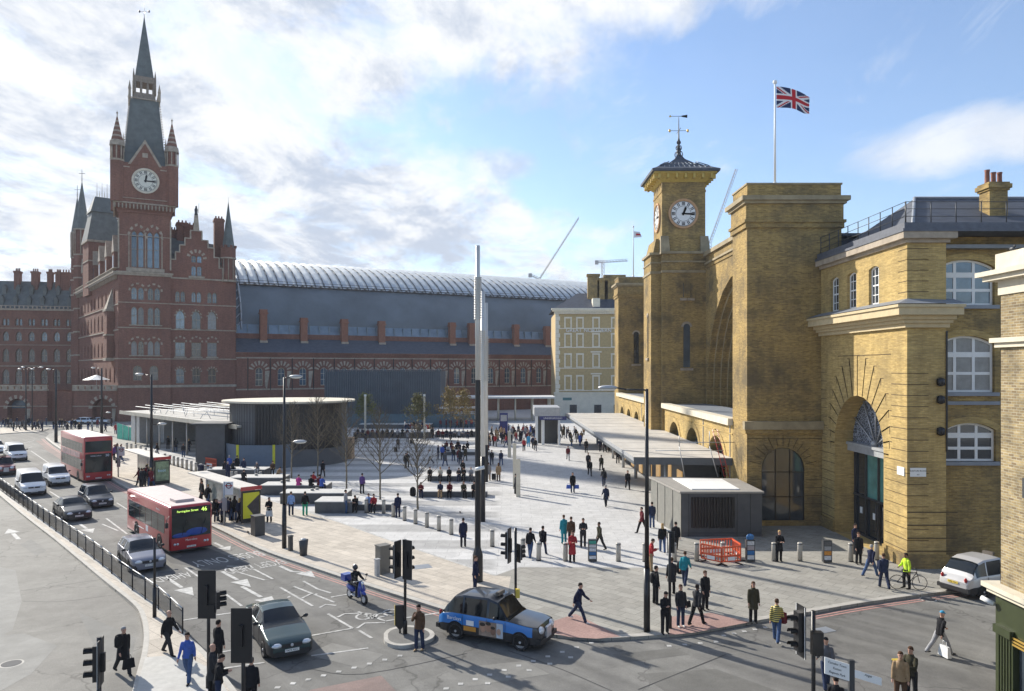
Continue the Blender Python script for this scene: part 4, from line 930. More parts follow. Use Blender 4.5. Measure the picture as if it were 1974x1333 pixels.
# tower shaft
def twin(c, zb, w_, h_, k='point'): return [(c-w_*.27, zb, w_*.46, h_, k), (c+w_*.27, zb, w_*.46, h_, k)]
TW = 9.6; mb = MB(); ops = []; rows = []
for z, h in ((24.7, 2.6), (19.6, 3.7), (13.4, 3.0)):
    for c in (3.45, 6.45): ops += twin(c, z, 2.3, h)
ops += [(3.45, 8.3, 1.6, 3.0, 'round'), (6.45, 8.3, 1.6, 3.0, 'round')]
wt.face(mb, [(0, 0), (TW, 0), (TW, 30.2), (0, 30.2)], ops, 0, .5)
big = [o for c in (3.45, 6.35) for o in twin(c, 31.3, 2.3, 7.4)]
wt.face(mb, [(0, 30.2), (TW, 30.2), (TW, 43), (0, 43)], big, 0, .7)
wv = Wall(SPt(0, TW), (-SN.x, -SN.y)); lo = [(c, z, 1.2, 3, 'point') for c in (2.6, 6.6) for z in (13.4, 19.6, 24.4)] + [(4.8, 31.3, 2.0, 7.4, 'point')]
wv.face(mb, [(0, 0), (TW, 0), (TW, 43), (0, 43)], lo, 0, .5)
bxs(mb, 9.595, 9.6, 0, TW, 0, 43); bxs(mb, 0.6, TW-.01, TW-.1, TW, 0, 43)
part(mb, 'tower_shaft', [RB], sh)
for op in ops: put_window(wt, sh, op, 1, 1, .07, .07, STONE_R, BLIND if (op[1] < 24 and op[1] > 12 and random.random() < .4) else GLASS_B if random.random() < .6 else GLASS, .45)
for op in big: put_window(wt, sh, op, 0, 1, .09, .1, STONE_R, GLASS_B, .6)
for op in lo: put_window(wv, sh, op, 1, 1, .08, .08, STONE_R, GLASS_B, .45)
mb = MB()
for z, e, t in ((6.8, .12, .5), (12.6, .1, .2), (18.9, .12, .2), (24.0, .08, .18), (30.0, .45, .35), (29.6, .25, .4), (37.6, .08, .15)):
    for wl_ in (wt, wv): wl_.box(mb, -.02 if wl_ is wv else -e, TW+.02 if wl_ is wv else TW+e, z, z+t, -e, 0, 0)
for c in (1.9, 4.9, 7.95): wt.box(mb, c-.1, c+.1, 31.0, 38.4, -.14, 0)
wt.box(mb, 1.4, 8.4, 30.4, 31.1, -.5, 0)
for a in (0.05, TW-.05): wt.box(mb, a-.14, a+.14, 31, 41, -.12, 0)
for c in (3.45, 6.35):
    wt.arch_ring(mb, c, 31.3, 2.8, 8.4, 'point', .5, -.1, 0, 0, 1)
for z, h in ((24.7, 2.6), (13.4, 3.0)):
    for c in (3.45, 6.45): wt.arch_ring(mb, c, z, 2.6, h+.5, 'round', .35, -.06, 0, 0, 1, nseg=9)
for z in (19.4, 13.2): wt.box(mb, 1.9, 8, z, z+.2, -.35, 0)
part(mb, 'stone_dressing', [STONE_R, RB], sh)
# corbelled clock stage
mb = MB(); e = .75
for k, (z0, ee) in enumerate(((42.2, .2), (42.8, .45), (43.4, .7))): bxs(mb, -ee, TW+ee, -ee, TW+ee, z0, z0+.6, 1)
bxs(mb, -e, TW+e, -e, TW+e, 44.0, 52.2, 1)
for i in range(17): a = -.6+i*.67; wt.box(mb, a-.12, a+.12, 43.0, 43.9, -.95, -.6, 0)
for i in range(17): a = -.6+i*.67; wv.box(mb, a-.12, a+.12, 43.0, 43.9, -.95, -.6, 0)
bxs(mb, -.95, TW+.95, -.95, TW+.95, 44.0, 44.25, 0); bxs(mb, -.95, TW+.95, -.95, TW+.95, 45.0, 45.12, 0)
for wl_ in (wt, wv): wl_.box(mb, -.75, 2.0, 51.2, 51.4, -.85, -.7); wl_.box(mb, TW-2, TW+.75, 51.2, 51.4, -.85, -.7)
part(mb, 'clock_stage', [STONE_R, RB], sh)
wtc = Wall(SPt(0, -e), SD); wvc = Wall(SPt(-e, TW), (-SN.x, -SN.y))
DIALY = mat('cream clock dial', (.68, .66, .56), .5, var=.06)
clock(sh, wtc, TW/2+.1, 48.8, 2.55, ring=STONE_P, face=DIALY, hands=(12.3, 3.0)); clock(sh, wvc, TW/2, 48.8, 2.55, ring=STONE_P, face=DIALY, hands=(12.3, 3.0))
for wl_ in (wtc, wvc):
    mb = MB()
    for mi, dd, k in ((0, -.06, 1.0), (1, -.10, .84)):
        mb.add([wl_.p(TW/2+x*k, 51.9+(z-51.9)*k, dd) for x, z in ((-3.1, 51.9), (3.1, 51.9), (0, 57.2))], [(0, 1, 2)], mi)
    mb.add([wl_.p(TW/2+x, z, d) for d in (-.05, .35) for x, z in ((-3.1, 51.9), (3.1, 51.9), (0, 57.2))], [(1, 4, 5, 2), (0, 2, 5, 3)], 0)
    wl_.box(mb, TW/2-.5, TW/2+.5, 53.5, 54.4, -.16, -.1, 0); part(mb, 'clock_gable', [STONE_R, RB], sh)
mb = MB(); c = SPt(TW/2, TW/2); 
for (r0, z0), (r1, z1) in zip([(4.9, 51.8), (3.6, 56), (2.6, 66.2)][:-1], [(3.6, 56), (2.6, 66.2)]): mb.frustum((c.x, c.y, 0), r0, r0, r1, r1, z0, z1, 0, SR)
for wl_ in (wtc, wvc): mb.add([wl_.p(TW/2-3.0, 52, .3), wl_.p(TW/2+3.0, 52, .3), wl_.p(TW/2, 57.0, .3), wl_.p(TW/2, 57.0, 3.0)], [(0, 3, 2), (1, 2, 3)], 0)
part(mb, 'tower_roof', SLG, sh)
mb = MB()
for sx in (-1, 1):
    for sy in (-1, 1):
        for i in range(20):
            t = i/19; r = 3.75+(2.75-3.75)*t; z = 56+10.1*t; q = c+SD*(sx*r)+SN*(sy*r); mb.cbox((q.x, q.y, z), .22, .22, .22, 0, SR)
bx = 2.85; q0 = [c+SD*(a*bx)+SN*(b*bx) for a, b in ((-1, -1), (1, -1), (1, 1), (-1, 1))]
for i in range(4): a, b = q0[i], q0[(i+1) % 4]; mb.tube((a.x, a.y, 66.3), (b.x, b.y, 66.3), .12, .12, 5)
part(mb, 'roof_crockets', STONE_R, sh)
for wl_ in (wtc, wvc):
    mb = MB(); wl_.box(mb, TW/2-.35, TW/2+.35, 59.3, 60.9, 2.55, 3.6, 0); q = wl_.p(TW/2, 0, 2.9); mb.frustum((q.x, q.y, 0), .45, .45, .03, .03, 60.9, 62.4, 0, SR); part(mb, 'lucarne', STONE_R, sh)
for a, b in ((-1, -1), (1, -1), (1, 1), (-1, 1)):
    for r_, z0_, z1_ in ((2.75, 66.2, 69.8), (3.9, 52.0, 58.5)):
        q = c+SD*(a*r_)+SN*(b*r_); mb = MB(); mb.lathe((q.x, q.y, 0), [(.28, z0_), (.28, z0_+(z1_-z0_)*.5), (.36, z0_+(z1_-z0_)*.52), (.02, z1_)], 6, 0, False); part(mb, 'small_pinnacle', STONE_R, sh)
mb = MB(); mb.frustum((c.x, c.y, 0), 2.1, 2.1, 2.0, 2.0, 66.2, 67.8, 0, SR)
for a in (-1.75, -.6, .6, 1.75):
    for b in (-1.75, -.6, .6, 1.75):
        if max(abs(a), abs(b)) > 1.5: q = c+SD*a+SN*b; mb.cbox((q.x, q.y, 67.8), .38, .38, 2.2, 0, SR)
mb.frustum((c.x, c.y, 0), 2.05, 2.05, 2.15, 2.15, 70.0, 71.2, 0, SR)
for a in (-2, 2):
    for b in (-2, 2): q = c+SD*a+SN*b; mb.lathe((q.x, q.y, 67.5), [(.22, 0), (.22, 3.7), (.02, 5.2)], 6)
part(mb, 'lantern', mat('weathered lantern stone', (.24, .20, .16), .85, var=.25), sh)
mb = MB(); mb.frustum((c.x, c.y, 0), 1.75, 1.75, .06, .06, 71.2, 84.3, 0, SR); part(mb, 'spire', SLG, sh)
mb = MB(); mb.tube((c.x, c.y, 84.0), (c.x, c.y, 87), .07, .03, 5); mb.tube((c.x-1, c.y, 85.5), (c.x+1, c.y, 85.5), .05, .05, 4)
for x in (-1, 1): mb.ball((c.x+x, c.y, 85.6), .22, .1, .3, 6)
part(mb, 'weathervane', DARK, sh)
for (t, s, zt) in ((-.2, -.2, 61.5), (TW+.2, -.2, 61.5), (-.2, TW+.2, 61.3), (TW+.2, TW+.2, 60.5)):
    mb = MB(); oct_(mb, t, s, 1.3, 44.2, 52.5, 0); oct_(mb, t, s, 1.0, 52.5, 55.6, 0); 
    q = SPt(t, s)
    for k in range(8): a = k*math.pi/4+.39; mb.tube((q.x+1.15*math.cos(a), q.y+1.15*math.sin(a), 52.5), (q.x+1.15*math.cos(a), q.y+1.15*math.sin(a), 55.4), .13, .13, 5, 1)
    mb.lathe((q.x, q.y, 0), [(1.3, 52.3), (1.4, 52.6), (1.2, 52.7)], 8, 1, False); mb.lathe((q.x, q.y, 0), [(1.45, 55.3), (1.35, 56.2), (1.0, 56.6)], 8, 1, False)
    n = 5
    for i in range(n):
        r0 = 1.05*(1-i/n)+.06; r1 = 1.05*(1-(i+1)/n)+.06; z0 = 56.5+(zt-56.5)*i/n; z1 = 56.5+(zt-56.5)*(i+1)/n; zm_ = z0+(z1-z0)*.62; rm_ = r0+(r1-r0)*.62
        mb.lathe((q.x, q.y, 0), [(r0, z0), (rm_, zm_)], 8, 0, False); mb.lathe((q.x, q.y, 0), [(rm_, zm_), (r1, z1)], 8, 1, False)
    mb.tube((q.x, q.y, zt), (q.x, q.y, zt+.9), .1, .05, 5, 1); mb.ball((q.x, q.y, zt+.5), .2, n=6, mi=1)
    part(mb, 'pinnacle', [RB, STONE_R], sh)
# gabled end
t0, t1 = TW, 22.4; mb = MB(); gops = []
for c_ in (11.4, 14.5, 17.6):
    gops += twin(c_, 24.6, 1.9, 2.3); gops.append((c_, 19.0, 1.75, 3.9, 'point')); gops.append((c_, 13.2, 1.9, 3.0, 'rect')); gops.append((c_, 7.6, 1.6, 3.2, 'round'))
gab = [(t0, 0), (t1, 0), (t1, 29.6), (19.7, 29.6), (19.7, 32.0), (19.0, 32.0), (19.0, 34.2), (18.0, 34.2), (18, 36.2), (16.8, 36.2), (16.8, 37.7), (15.6, 37.7), (15.6, 39.6), (13.4, 39.6), (13.4, 37.9), (12.3, 37.9), (12.3, 36.4), (11.3, 36.4), (11.3, 34.9), (10.5, 34.9), (10.5, 33.3), (t0, 33.3)]
w0 = [(14.0, 30.2, .95, 2.1, 'round'), (15.1, 30.2, .95, 2.1, 'round'), (14.0, 33.0, .95, 1.5, 'round'), (15.1, 33.0, .95, 1.5, 'round')]
wt.face(mb, gab, gops+w0, 0, .5, d0=.35)
bxs(mb, t1-.1, t1, .35, 14, 0, 29.6); bxs(mb, t0, t1, 13.9, 14, 0, 29.6); bxs(mb, t0+.2, 19.5, .9, 1.0, 29, 33)
part(mb, 'gable_wall', [RB], sh)
for op in gops+w0: put_window(wt, sh, op, 1, 1, .08, .07, STONE_R, BLIND if (op[1] < 20 and op[1] > 12 and random.random() < .55) else GLASS_B if random.random() < .5 else GLASS, .8)
mb = MB()
for i in range(3, len(gab)-1):
    (a, z), (b, z2) = gab[i], gab[i+1]
    if abs(z-z2) < .01: wt.box(mb, min(a, b)-.08, max(a, b)+.08, z, z+.22, .2, 1.1)
    else: wt.box(mb, a-.13, a+.13, min(z, z2), max(z, z2), .22, 1.0)
for z, t in ((6.8, .5), (12.6, .2), (18.7, .2), (24.0, .2), (29.4, .3)): wt.box(mb, t0, t1+.1, z, z+t, .2, .4)
wt.arch_ring(mb, 14.55, 30.2, 2.6, 4.9, 'round', .7, .27, .4, 0, 1); wt.box(mb, 13.0, 16.1, 29.7, 30.1, -.1, .35)
for c_ in (11.4, 14.5, 17.6):
    wt.arch_ring(mb, c_, 19.0, 1.75, 3.9, 'point', .3, .29, .4, 0, 1); wt.arch_ring(mb, c_, 13.2, 2.0, 4.0, 'round', .35, .29, .4, 0, 1, nseg=9); wt.arch_ring(mb, c_, 7.6, 1.6, 3.2, 'round', .35, .29, .4, 0, 1)
    wt.box(mb, c_-1.2, c_+1.2, 18.7, 18.95, -.0, .35); wt.box(mb, c_-1.2, c_+1.2, 12.9, 13.15, -.0, .35)
q = SPt(14.5, .7); mb.frustum((q.x, q.y, 0), .6, .5, .35, .35, 39.6, 43.0, 0, SR)
part(mb, 'stone_dressing', [STONE_R, RB], sh)
mb = MB(); mb.lathe((q.x, q.y, 43.0), [(.4, 0), (.3, .6), (.38, 1.2), (.2, 1.55), (.2, 1.9), (.02, 2.1)], 8); mb.tube((q.x+.5, q.y, 43.5), (q.x+.6, q.y, 45.6), .04, .04, 4); part(mb, 'statue', DARK, sh)
mb = MB(); V = [SPt(t, s, z) for t, s, z in ((t0, .6, 29.6), (t1-.2, .6, 29.6), (t1-.2, 14, 29.6), (t0, 14, 29.6), (t0, 7, 39.0), (t1-2, 7, 38.0))]
mb.add(V, [(0, 1, 5, 4), (2, 3, 4, 5), (1, 2, 5), (3, 0, 4)]); part(mb, 'roof', SLG, sh)
for (t, s, w_, l_, zt) in ((10.8, 8, .9, .8, 41), (12.3, 7.6, 1.2, .9, 42.6), (13.8, 7.4, 1.2, 1.0, 42.2), (19.4, 4.6, 1.0, .9, 43.6)):
    mb = MB(); bxs(mb, t-w_, t+w_, s-l_, s+l_, 33, zt-.9); bxs(mb, t-w_-.15, t+w_+.15, s-l_-.15, s+l_+.15, zt-.9, zt-.5); bxs(mb, t-w_, t+w_, s-l_, s+l_, zt-.5, zt-.2)
    for k in range(3): qq = SPt(t-w_*.6+k*w_*.6, s); mb.lathe((qq.x, qq.y, zt-.3), [(.2, 0), (.16, .7)], 6)
    part(mb, 'chimney', RB, sh)
# corner turret with slate spire
mb = MB(); oct_(mb, 20.9, .8, 1.35, 29.6, 34.4, 0); oct_(mb, 20.9, .8, 1.6, 34.4, 36.6, 0); oct_(mb, 20.9, .8, 1.7, 34.2, 34.5, 1); oct_(mb, 20.9, .8, 1.5, 29.3, 29.7, 1)
q = SPt(20.9, .8)
for k in range(8): a = k*math.pi/4+.39; mb.tube((q.x+1.36*math.cos(a), q.y+1.36*math.sin(a), 29.6), (q.x+1.36*math.cos(a), q.y+1.36*math.sin(a), 34.3), .1, .1, 4, 1); mb.cbox((q.x+1.45*math.cos(a+.39), q.y+1.45*math.sin(a+.39), 36.6), .5, .5, .5, 0, a)
part(mb, 'corner_turret', [RB, STONE_R], sh)
mb = MB(); oct_(mb, 20.9, .8, 1.35, 36.6, 46.5, 0, .04); mb.tube((q.x, q.y, 46.3), (q.x, q.y, 47.6), .04, .02, 4); part(mb, 'spire', SLG, sh)
# long south front receding to the left
SV = Vector((-.612, .791, 0)).normalized(); A2 = SPt(.02, .15); LF = 56.0
wf = Wall(A2+SV*LF, (-SV.x, -SV.y)); mb = MB(); fo = []
for i in range(11):
    c_ = LF-4.2-i*4.9
    for z, h in ((24.3, 2.8), (19.0, 3.6), (13.2, 3.2), (7.8, 3.2)): fo.append((c_, z, 1.7, h, 'point'))
wf.face(mb, [(0, 0), (LF, 0), (LF, 30.2), (0, 30.2)], fo, 0, .5); part(mb, 'front_wall', [RB], sh)
for op in fo: put_window(wf, sh, op, 1, 1, .1, .1, STONE_R, GLASS_B, .45)
mb = MB()
for z, e, t in ((12.6, .15, .25), (18.4, .15, .25), (23.6, .12, .2), (29.6, .8, .4), (30.0, .95, .25), (30.9, .9, .15)): wf.box(mb, -e, LF+.2, z, z+t, -e, 0)
for i in range(34): a = 1+i*1.62; wf.box(mb, a-.12, a+.12, 30.25, 30.9, -.85, -.6); 
for i in range(34): a = 1+i*1.62; wf.box(mb, a-.15, a+.15, 28.9, 29.6, -.6, 0)
for a, w_ in ((LF-6.6, 3.4),): # oriel bay near the tower
    wf.box(mb, a-w_/2, a+w_/2, 12.3, 12.9, -1.5, 0, 0); wf.box(mb, a-w_/2+.1, a+w_/2-.1, 12.9, 22.5, -1.3, 0, 1); wf.box(mb, a-w_/2, a+w_/2, 17.5, 17.8, -1.5, 0, 0); wf.box(mb, a-w_/2-.1, a+w_/2+.1, 22.5, 22.9, -1.55, 0, 0)
    b_ = [wf.p(a-w_/2, 22.9, -1.4), wf.p(a+w_/2, 22.9, -1.4), wf.p(a+w_/2, 22.9, 0), wf.p(a-w_/2, 22.9, 0), wf.p(a, 27.5, 0)]; mb.add(b_, [(0, 1, 4), (1, 2, 4), (3, 0, 4)], 0)
part(mb, 'front_cornice', [STONE_R, RB], sh)
# dormers and steep roof of the front
mb = MB(); V = [wf.p(a, z, d) for a, z, d in ((0, 30.2, .5), (LF, 30.2, .5), (LF, 30.2, 13), (0, 30.2, 13), (0, 41, 7), (LF, 41, 7))]
mb.add(V, [(0, 1, 5, 4), (2, 3, 4, 5), (1, 2, 5), (3, 0, 4)]); part(mb, 'roof', SLG, sh)
for i in range(6):
    a = LF-7-i*8.5; mb = MB(); wf.box(mb, a-1.1, a+1.1, 30.2, 35.2, .2, 4, 1); g = [wf.p(a-1.4, 35.0, .1), wf.p(a+1.4, 35.0, .1), wf.p(a, 38.6, .1), wf.p(a-1.4, 35.0, 4), wf.p(a+1.4, 35.0, 4), wf.p(a, 38.6, 4)]
    mb.add(g, [(0, 1, 2), (1, 4, 5, 2), (3, 0, 2, 5)], 0); wf.box(mb, a-.5, a+.5, 31.3, 34.3, .15, .25, 2); part(mb, 'dormer', [STONE_R, RB, GLASS_B], sh)
# steep pavilion roof and far stair turrets
def onfront(k, back): return A2+SV*k+Vector((.791, .612, 0))*back
q = onfront(36, 2.6); mb = MB(); mb.cbox((q.x, q.y, 28), 7, 7, 13, 1, SR+.2); mb.frustum((q.x, q.y, 0), 3.8, 3.8, 2.5, 2.5, 41, 48, 0, SR+.2); mb.frustum((q.x, q.y, 0), 2.9, 2.9, 1.6, .5, 48, 52, 0, SR+.2)
for k in range(-2, 3): mb.tube((q.x+k*.5, q.y+k*.2, 51.8), (q.x+k*.5, q.y+k*.2, 53.5 if k % 2 else 55.5), .08, .03, 4, 2)
mb.cbox((q.x, q.y, 40.6), 7.6, 7.6, .5, 2, SR+.2); mb.cbox((q.x, q.y, 36), 7.2, 7.2, .3, 2, SR+.2); part(mb, 'pavilion', [SLG, RB, STONE_R], sh)
for (px, zt) in ((158, 59.5), (149, 56.5)):
    y_ = 192 if px == 158 else 197; x_ = (px-CX)*y_/F_PX; mb = MB(); r = 1.9 if px == 158 else 1.5
    mb.lathe((x_, y_, 0), [(r, 0), (r, 40)], 8, 0, False); mb.lathe((x_, y_, 0), [(r*.9, 40), (r*.9, 47.0)], 8, 0, False)
    for z in (14, 20, 26, 30, 34, 37, 40, 46.6): mb.lathe((x_, y_, 0), [(r+.15, z), (r+.15, z+.35)], 8, 1, False)
    for k in range(8): a = k*math.pi/4+.39; mb.tube((x_+r*math.cos(a), y_+r*math.sin(a), 40.3), (x_+r*math.cos(a), y_+r*math.sin(a), 46.6), .14, .14, 4, 1)
    part(mb, 'stair_turret', [RB, STONE_R], sh)
    mb = MB(); mb.lathe((x_, y_, 0), [(r*.98, 47), (.05, zt)], 8, 0, False); mb.tube((x_, y_, zt), (x_, y_, zt+3.2), .1, .05, 4); mb.tube((x_-.8, y_, zt+2), (x_+.8, y_, zt+2), .07, .07, 4); part(mb, 'spire', SLG, sh)
for k, bk, zt in ((45, 6, 36), (20, 10, 44), (38, 11, 41)):
    q = onfront(k, bk); mb = MB(); mb.cbox((q.x, q.y, 30), 6, 6, zt-30, 0, SR+.3); mb.cbox((q.x, q.y, zt-.4), 6.6, 6.6, .4, 1, SR+.3); mb.frustum((q.x, q.y, 0), 3.2, 3.2, .3, 1.6, zt, zt+6, 2, SR+.3); part(mb, 'roof_tower', [RB, STONE_R, SLG], sh)
# far west wing
B0 = Vector((-155, 188, 0)); B1 = Vector(((148-CX)*197/F_PX, 197, 0)); wg = Wall(B0, B1-B0); LG = (B1-B0).length; mb = MB(); wo_ = []
n = 13
for i in range(n):
    c_ = LG-1.8-i*3.0
    wo_ += twin(c_, 22.0, 1.6, 1.9) + [(c_, 17.9, 1.4, 2.6, 'point'), (c_, 12.4, 1.5, 3.6, 'point'), (c_, 6.6, 1.6, 4.0, 'point')]
wg.face(mb, [(0, 0), (LG, 0), (LG, 26.4), (0, 26.4)], wo_, 0, .5); part(mb, 'wing_wall', [RB], sh)
for op in wo_[:96]: put_window(wg, sh, op, 0 if op[2] < .9 else 1, 1, .1, .09, STONE_R, GLASS_B if op[1] > 12.5 else GLASS, .45)
mb = MB()
for z, t, e in ((21.2, .2, .12), (16.8, .2, .12), (11.2, .3, .2), (26.0, .5, .5), (27.1, .15, .5)): wg.box(mb, 0, LG, z, z+t, -e, 0)
for i in range(40): wg.box(mb, i*1.05, i*1.05+.3, 26.5, 27.1, -.5, -.3)
part(mb, 'stone_dressing', STONE_R, sh)
mb = MB(); V = [wg.p(a, z, d) for a, z, d in ((0, 26.4, .4), (LG+4, 26.4, .4), (LG+4, 26.4, 14), (0, 26.4, 14), (0, 34.2, 5), (LG+4, 34.2, 5))]; mb.add(V, [(0, 1, 5, 4), (2, 3, 4, 5), (3, 0, 4), (1, 2, 5)]); part(mb, 'roof', SLG, sh)
for i in range(12):
    a = LG-2.2-i*3.2; mb = MB()
    for zz2, dd in ((27.5, 1.0), (30.5, 2.6)):
        wg.box(mb, a-.45, a+.45, zz2, zz2+1.5, dd, dd+2.0, 0); mb.add([wg.p(a-.6, zz2+1.45, dd-.1), wg.p(a+.6, zz2+1.45, dd-.1), wg.p(a, zz2+2.6, dd-.1), wg.p(a-.6, zz2+1.45, dd+2), wg.p(a+.6, zz2+1.45, dd+2), wg.p(a, zz2+2.6, dd+2)], [(0, 1, 2), (1, 4, 5, 2), (3, 0, 2, 5)], 0)
    part(mb, 'dormer', [SLG], sh)
for px, w_ in ((3, 1.3), (34, 1.6), (60, 1.1), (75, 1.2), (88, 2.2), (135, 1.6)):
    a = ((px-CX)*190/F_PX-B0.x)/((B1-B0).normalized().x); mb = MB(); wg.box(mb, a-w_/2, a+w_/2, 27, 36.3, 3.6, 5.4); wg.box(mb, a-w_/2-.15, a+w_/2+.15, 36.3, 36.8, 3.45, 5.55); 
    for k in range(3): p_ = wg.p(a-w_*.3+k*w_*.3, 36.8, 4.5); mb.lathe(p_, [(.2, 0), (.16, .8)], 6)
    part(mb, 'chimney', RB, sh)

# train shed with its long brick side wall
ts = thing('train_shed', 'huge curved slate and glass train shed roof above a long red brick arcaded wall', 'train shed', tuple(SPt(60, 0)))
T0, T1 = 22.4, 235.0; mb = MB(); so_ = []
t = 27.2
while t < 128: so_.append((t, 6.9, 1.55, 4.0, 'round')); t += 4.72
wt.face(mb, [(T0, 0), (T1, 0), (T1, 13.7), (T0, 13.7)], so_, 0, .45, d0=.5); part(mb, 'side_wall', [RB], ts)
for i, op in enumerate(so_): put_window(wt, ts, op, 1, 2, .09, .07, STONE_P, GLASS_B, .9)
mb = MB()
for op in so_:
    wt.arch_ring(mb, op[0], 6.9, 2.5, 4.5, 'round', 1.0, .4, .55, 0, 1, k0=1, nseg=15); wt.box(mb, op[0]-2.36-.08, op[0]-2.36+.08, 6, 13, .35, .5, 2)
for z, tt in ((6.0, .3), (12.9, .25), (13.7, .35)): wt.box(mb, T0, T1, z, z+tt, .25 if z > 13 else .4, .55, 1 if z > 13 else 0)
wt.box(mb, T0, T1, 14.05, 14.25, .1, .6, 1)
part(mb, 'stone_dressing', [STONE_R, RB, BLACK], ts)
mb = MB(); mb.add([SPt(T0, .4, 14.2), SPt(T1, .4, 14.2), SPt(T1, 6, 17.5), SPt(T0, 6, 17.5)], [(0, 1, 2, 3)]); part(mb, 'lean_to_roof', SLATE, ts)
mb = MB(); wt.box(mb, T0, T1, 17.3, 18.6, 5.9, 6.4); part(mb, 'parapet_band', RB, ts)
GL_R = mat('glazed roof light', (0.33, 0.37, 0.40), .25, .2, var=.2, scale=.5); 
mb = MB(); mb.add([SPt(T0, 6.4, 18.6), SPt(T1, 6.4, 18.6), SPt(T1, 7.2, 20.7), SPt(T0, 7.2, 20.7)], [(0, 1, 2, 3)]); 
for i in range(90): t = T0+1+i*2.3; mb.cbox(SPt(t, 6.9, 18.6), .12, 1.0, 2.0, 0, SR)
part(mb, 'low_glazing', [mat('grey glazing strip', (.20, .25, .29), .3, .2, var=.2, scale=.6)], ts)
def shp(th): return 39.5-32.3*math.cos(th), 19.0+19.6*math.sin(th)
def shell(a0, a1, n, m, name, off=0.0, tA=T0, tB=T1, both=False):
    mb = MB(); ths = [a0+(a1-a0)*i/n for i in range(n+1)]; vs = []
    for t in (tA, tB):
        for th in ths: s, z = shp(th); vs.append(SPt(t, s-off*math.cos(th), z+off*math.sin(th)))
    k = n+1; mb.add(vs, [(i, k+i, k+i+1, i+1) for i in range(n)], 0, True); return part(mb, name, m, ts)
SLT = mat('blue grey slate', (0.125, 0.145, 0.16), .5, var=.22, scale=.14, stretch=(1, 1, 1), det=8)
shell(0, R(35), 10, SLT, 'slate_slope'); shell(R(142), R(180), 10, SLT, 'slate_slope')
shell(R(35), R(142), 24, mat('ridge glazing', (0.40, 0.43, 0.44), .22, .3, var=.1, scale=.3), 'ridge_glazing')
mb = MB(); t = T0+.3; ths = [R(35)+R(107)*i/14 for i in range(15)]
while t < T1:
    pts = []
    for th in ths: s, z = shp(th); pts.append(SPt(t, s-.15*math.cos(th), z+.25*math.sin(th)))
    mb.path(pts, .09, 4, 0)
    pts = [SPt(t+1.1, shp(th)[0]-.45*math.cos(th), shp(th)[1]+.75*math.sin(th)) for th in ths]; 
    for side in (0, 2.2):
        e_ = [SPt(t+side, shp(th)[0], shp(th)[1]+.02) for th in ths]
        mb.add(pts+e_, [((i, i+1, 15+i+1, 15+i) if side else (15+i, 15+i+1, i+1, i)) for i in range(14)], 1)
    t += 2.2
part(mb, 'ridge_and_furrow', [DARK, mat('bright roof glazing', (0.50, 0.53, 0.54), .3, .25, var=.15, scale=.4)], ts)
mb = MB(); th = R(35); s, z = shp(th)
for oz, r_ in ((.0, .16), (.5, .1), (1.1, .05)): mb.tube(SPt(T0, s-.5, z+oz), SPt(T1, s-.5, z+oz), r_, r_, 5)
t = T0
while t < T1: mb.tube(SPt(t, s-.5, z), SPt(t, s-.5, z+1.2), .05, .05, 4); t += 4.4
part(mb, 'maintenance_rail', DARK, ts)
mb = MB()
for k in (0, 1.8):
    pts = [SPt(T0+.2+k, shp(R(a))[0]-.3, shp(R(a))[1]+.3) for a in range(0, 96, 6)]; mb.path(pts, .25, 5)
for a in range(0, 90, 6): mb.tube(SPt(T0+.2, shp(R(a))[0]-.3, shp(R(a))[1]+.3), SPt(T0+2, shp(R(a+6))[0]-.3, shp(R(a+6))[1]+.3), .12, .12, 4)
part(mb, 'end_rib', GALV, ts)
mb = MB(); V = [SPt(T0+.1, shp(R(a))[0], shp(R(a))[1]) for a in range(0, 181, 9)]; mb.add(V, [tuple(range(len(V)))]); part(mb, 'gable_screen', GLASS_B, ts)
for px, zt in ((508, 24.0), (586, 22.4), (664, 22.4), (736, 22.2), (872, 22.4), (909, 22.4), (995, 22.4), (1055, 22.2)):
    t = tpx(px, 5); mb = MB(); bxs(mb, t-.75, t+.75, 4.6, 6.0, 15.5, zt-1.0); bxs(mb, t-.95, t+.95, 4.4, 6.2, zt-1.0, zt-.7); bxs(mb, t-.8, t+.8, 4.55, 6.05, zt-.7, zt)
    bxs(mb, t-.85, t+.85, 4.3, 4.62, 15.6, 17.0, 1); part(mb, 'chimney', [mat('orange brick', (.27, .12, .075), .9, var=.15, scale=2), STONE_R], ts)

# raised terrace walls in front of the red hotel
tr = thing('terrace_wall', 'red brick terrace wall with two big dark arches below the gothic hotel', 'wall', (-95, 150, 0))
YT = 149.0; wq = Wall(((-60-CX)*YT/F_PX, YT, 0), (1, 0)); aq = lambda px: (px-CX)*YT/F_PX-wq.O.x
mb = MB(); ops_t = [(aq(33), 0.01, 4.0, 4.6, 'round'), (aq(197), 0.01, 4.0, 4.6, 'round')]
wq.face(mb, [(0, 0), (aq(92), 0), (aq(92), 6.2), (0, 6.2)], ops_t[:1], 0, 1.4); wq.face(mb, [(aq(140), 0), (aq(226), 0), (aq(226), 6.2), (aq(140), 6.2)], ops_t[1:], 0, 1.4)
wq.box(mb, aq(91), aq(92), 0, 6.2, 0, 14); wq.box(mb, aq(140), aq(141), 0, 6.2, 0, 14); wq.box(mb, aq(92), aq(140), 0, 4.2, 9, 10)
mb.box(wq.O.x, wq.O.x+aq(226), YT+1.4, YT+1.6, 0, 6)
part(mb, 'wall', [RB], tr)
mb = MB()
for a, b in ((0, aq(92)), (aq(140), aq(226))): wq.box(mb, a, b, 6.2, 6.5, -.3, .4); wq.box(mb, a, b, 7.1, 7.35, -.2, .3); wq.box(mb, a, b, 3.0, 3.15, -.06, 0)
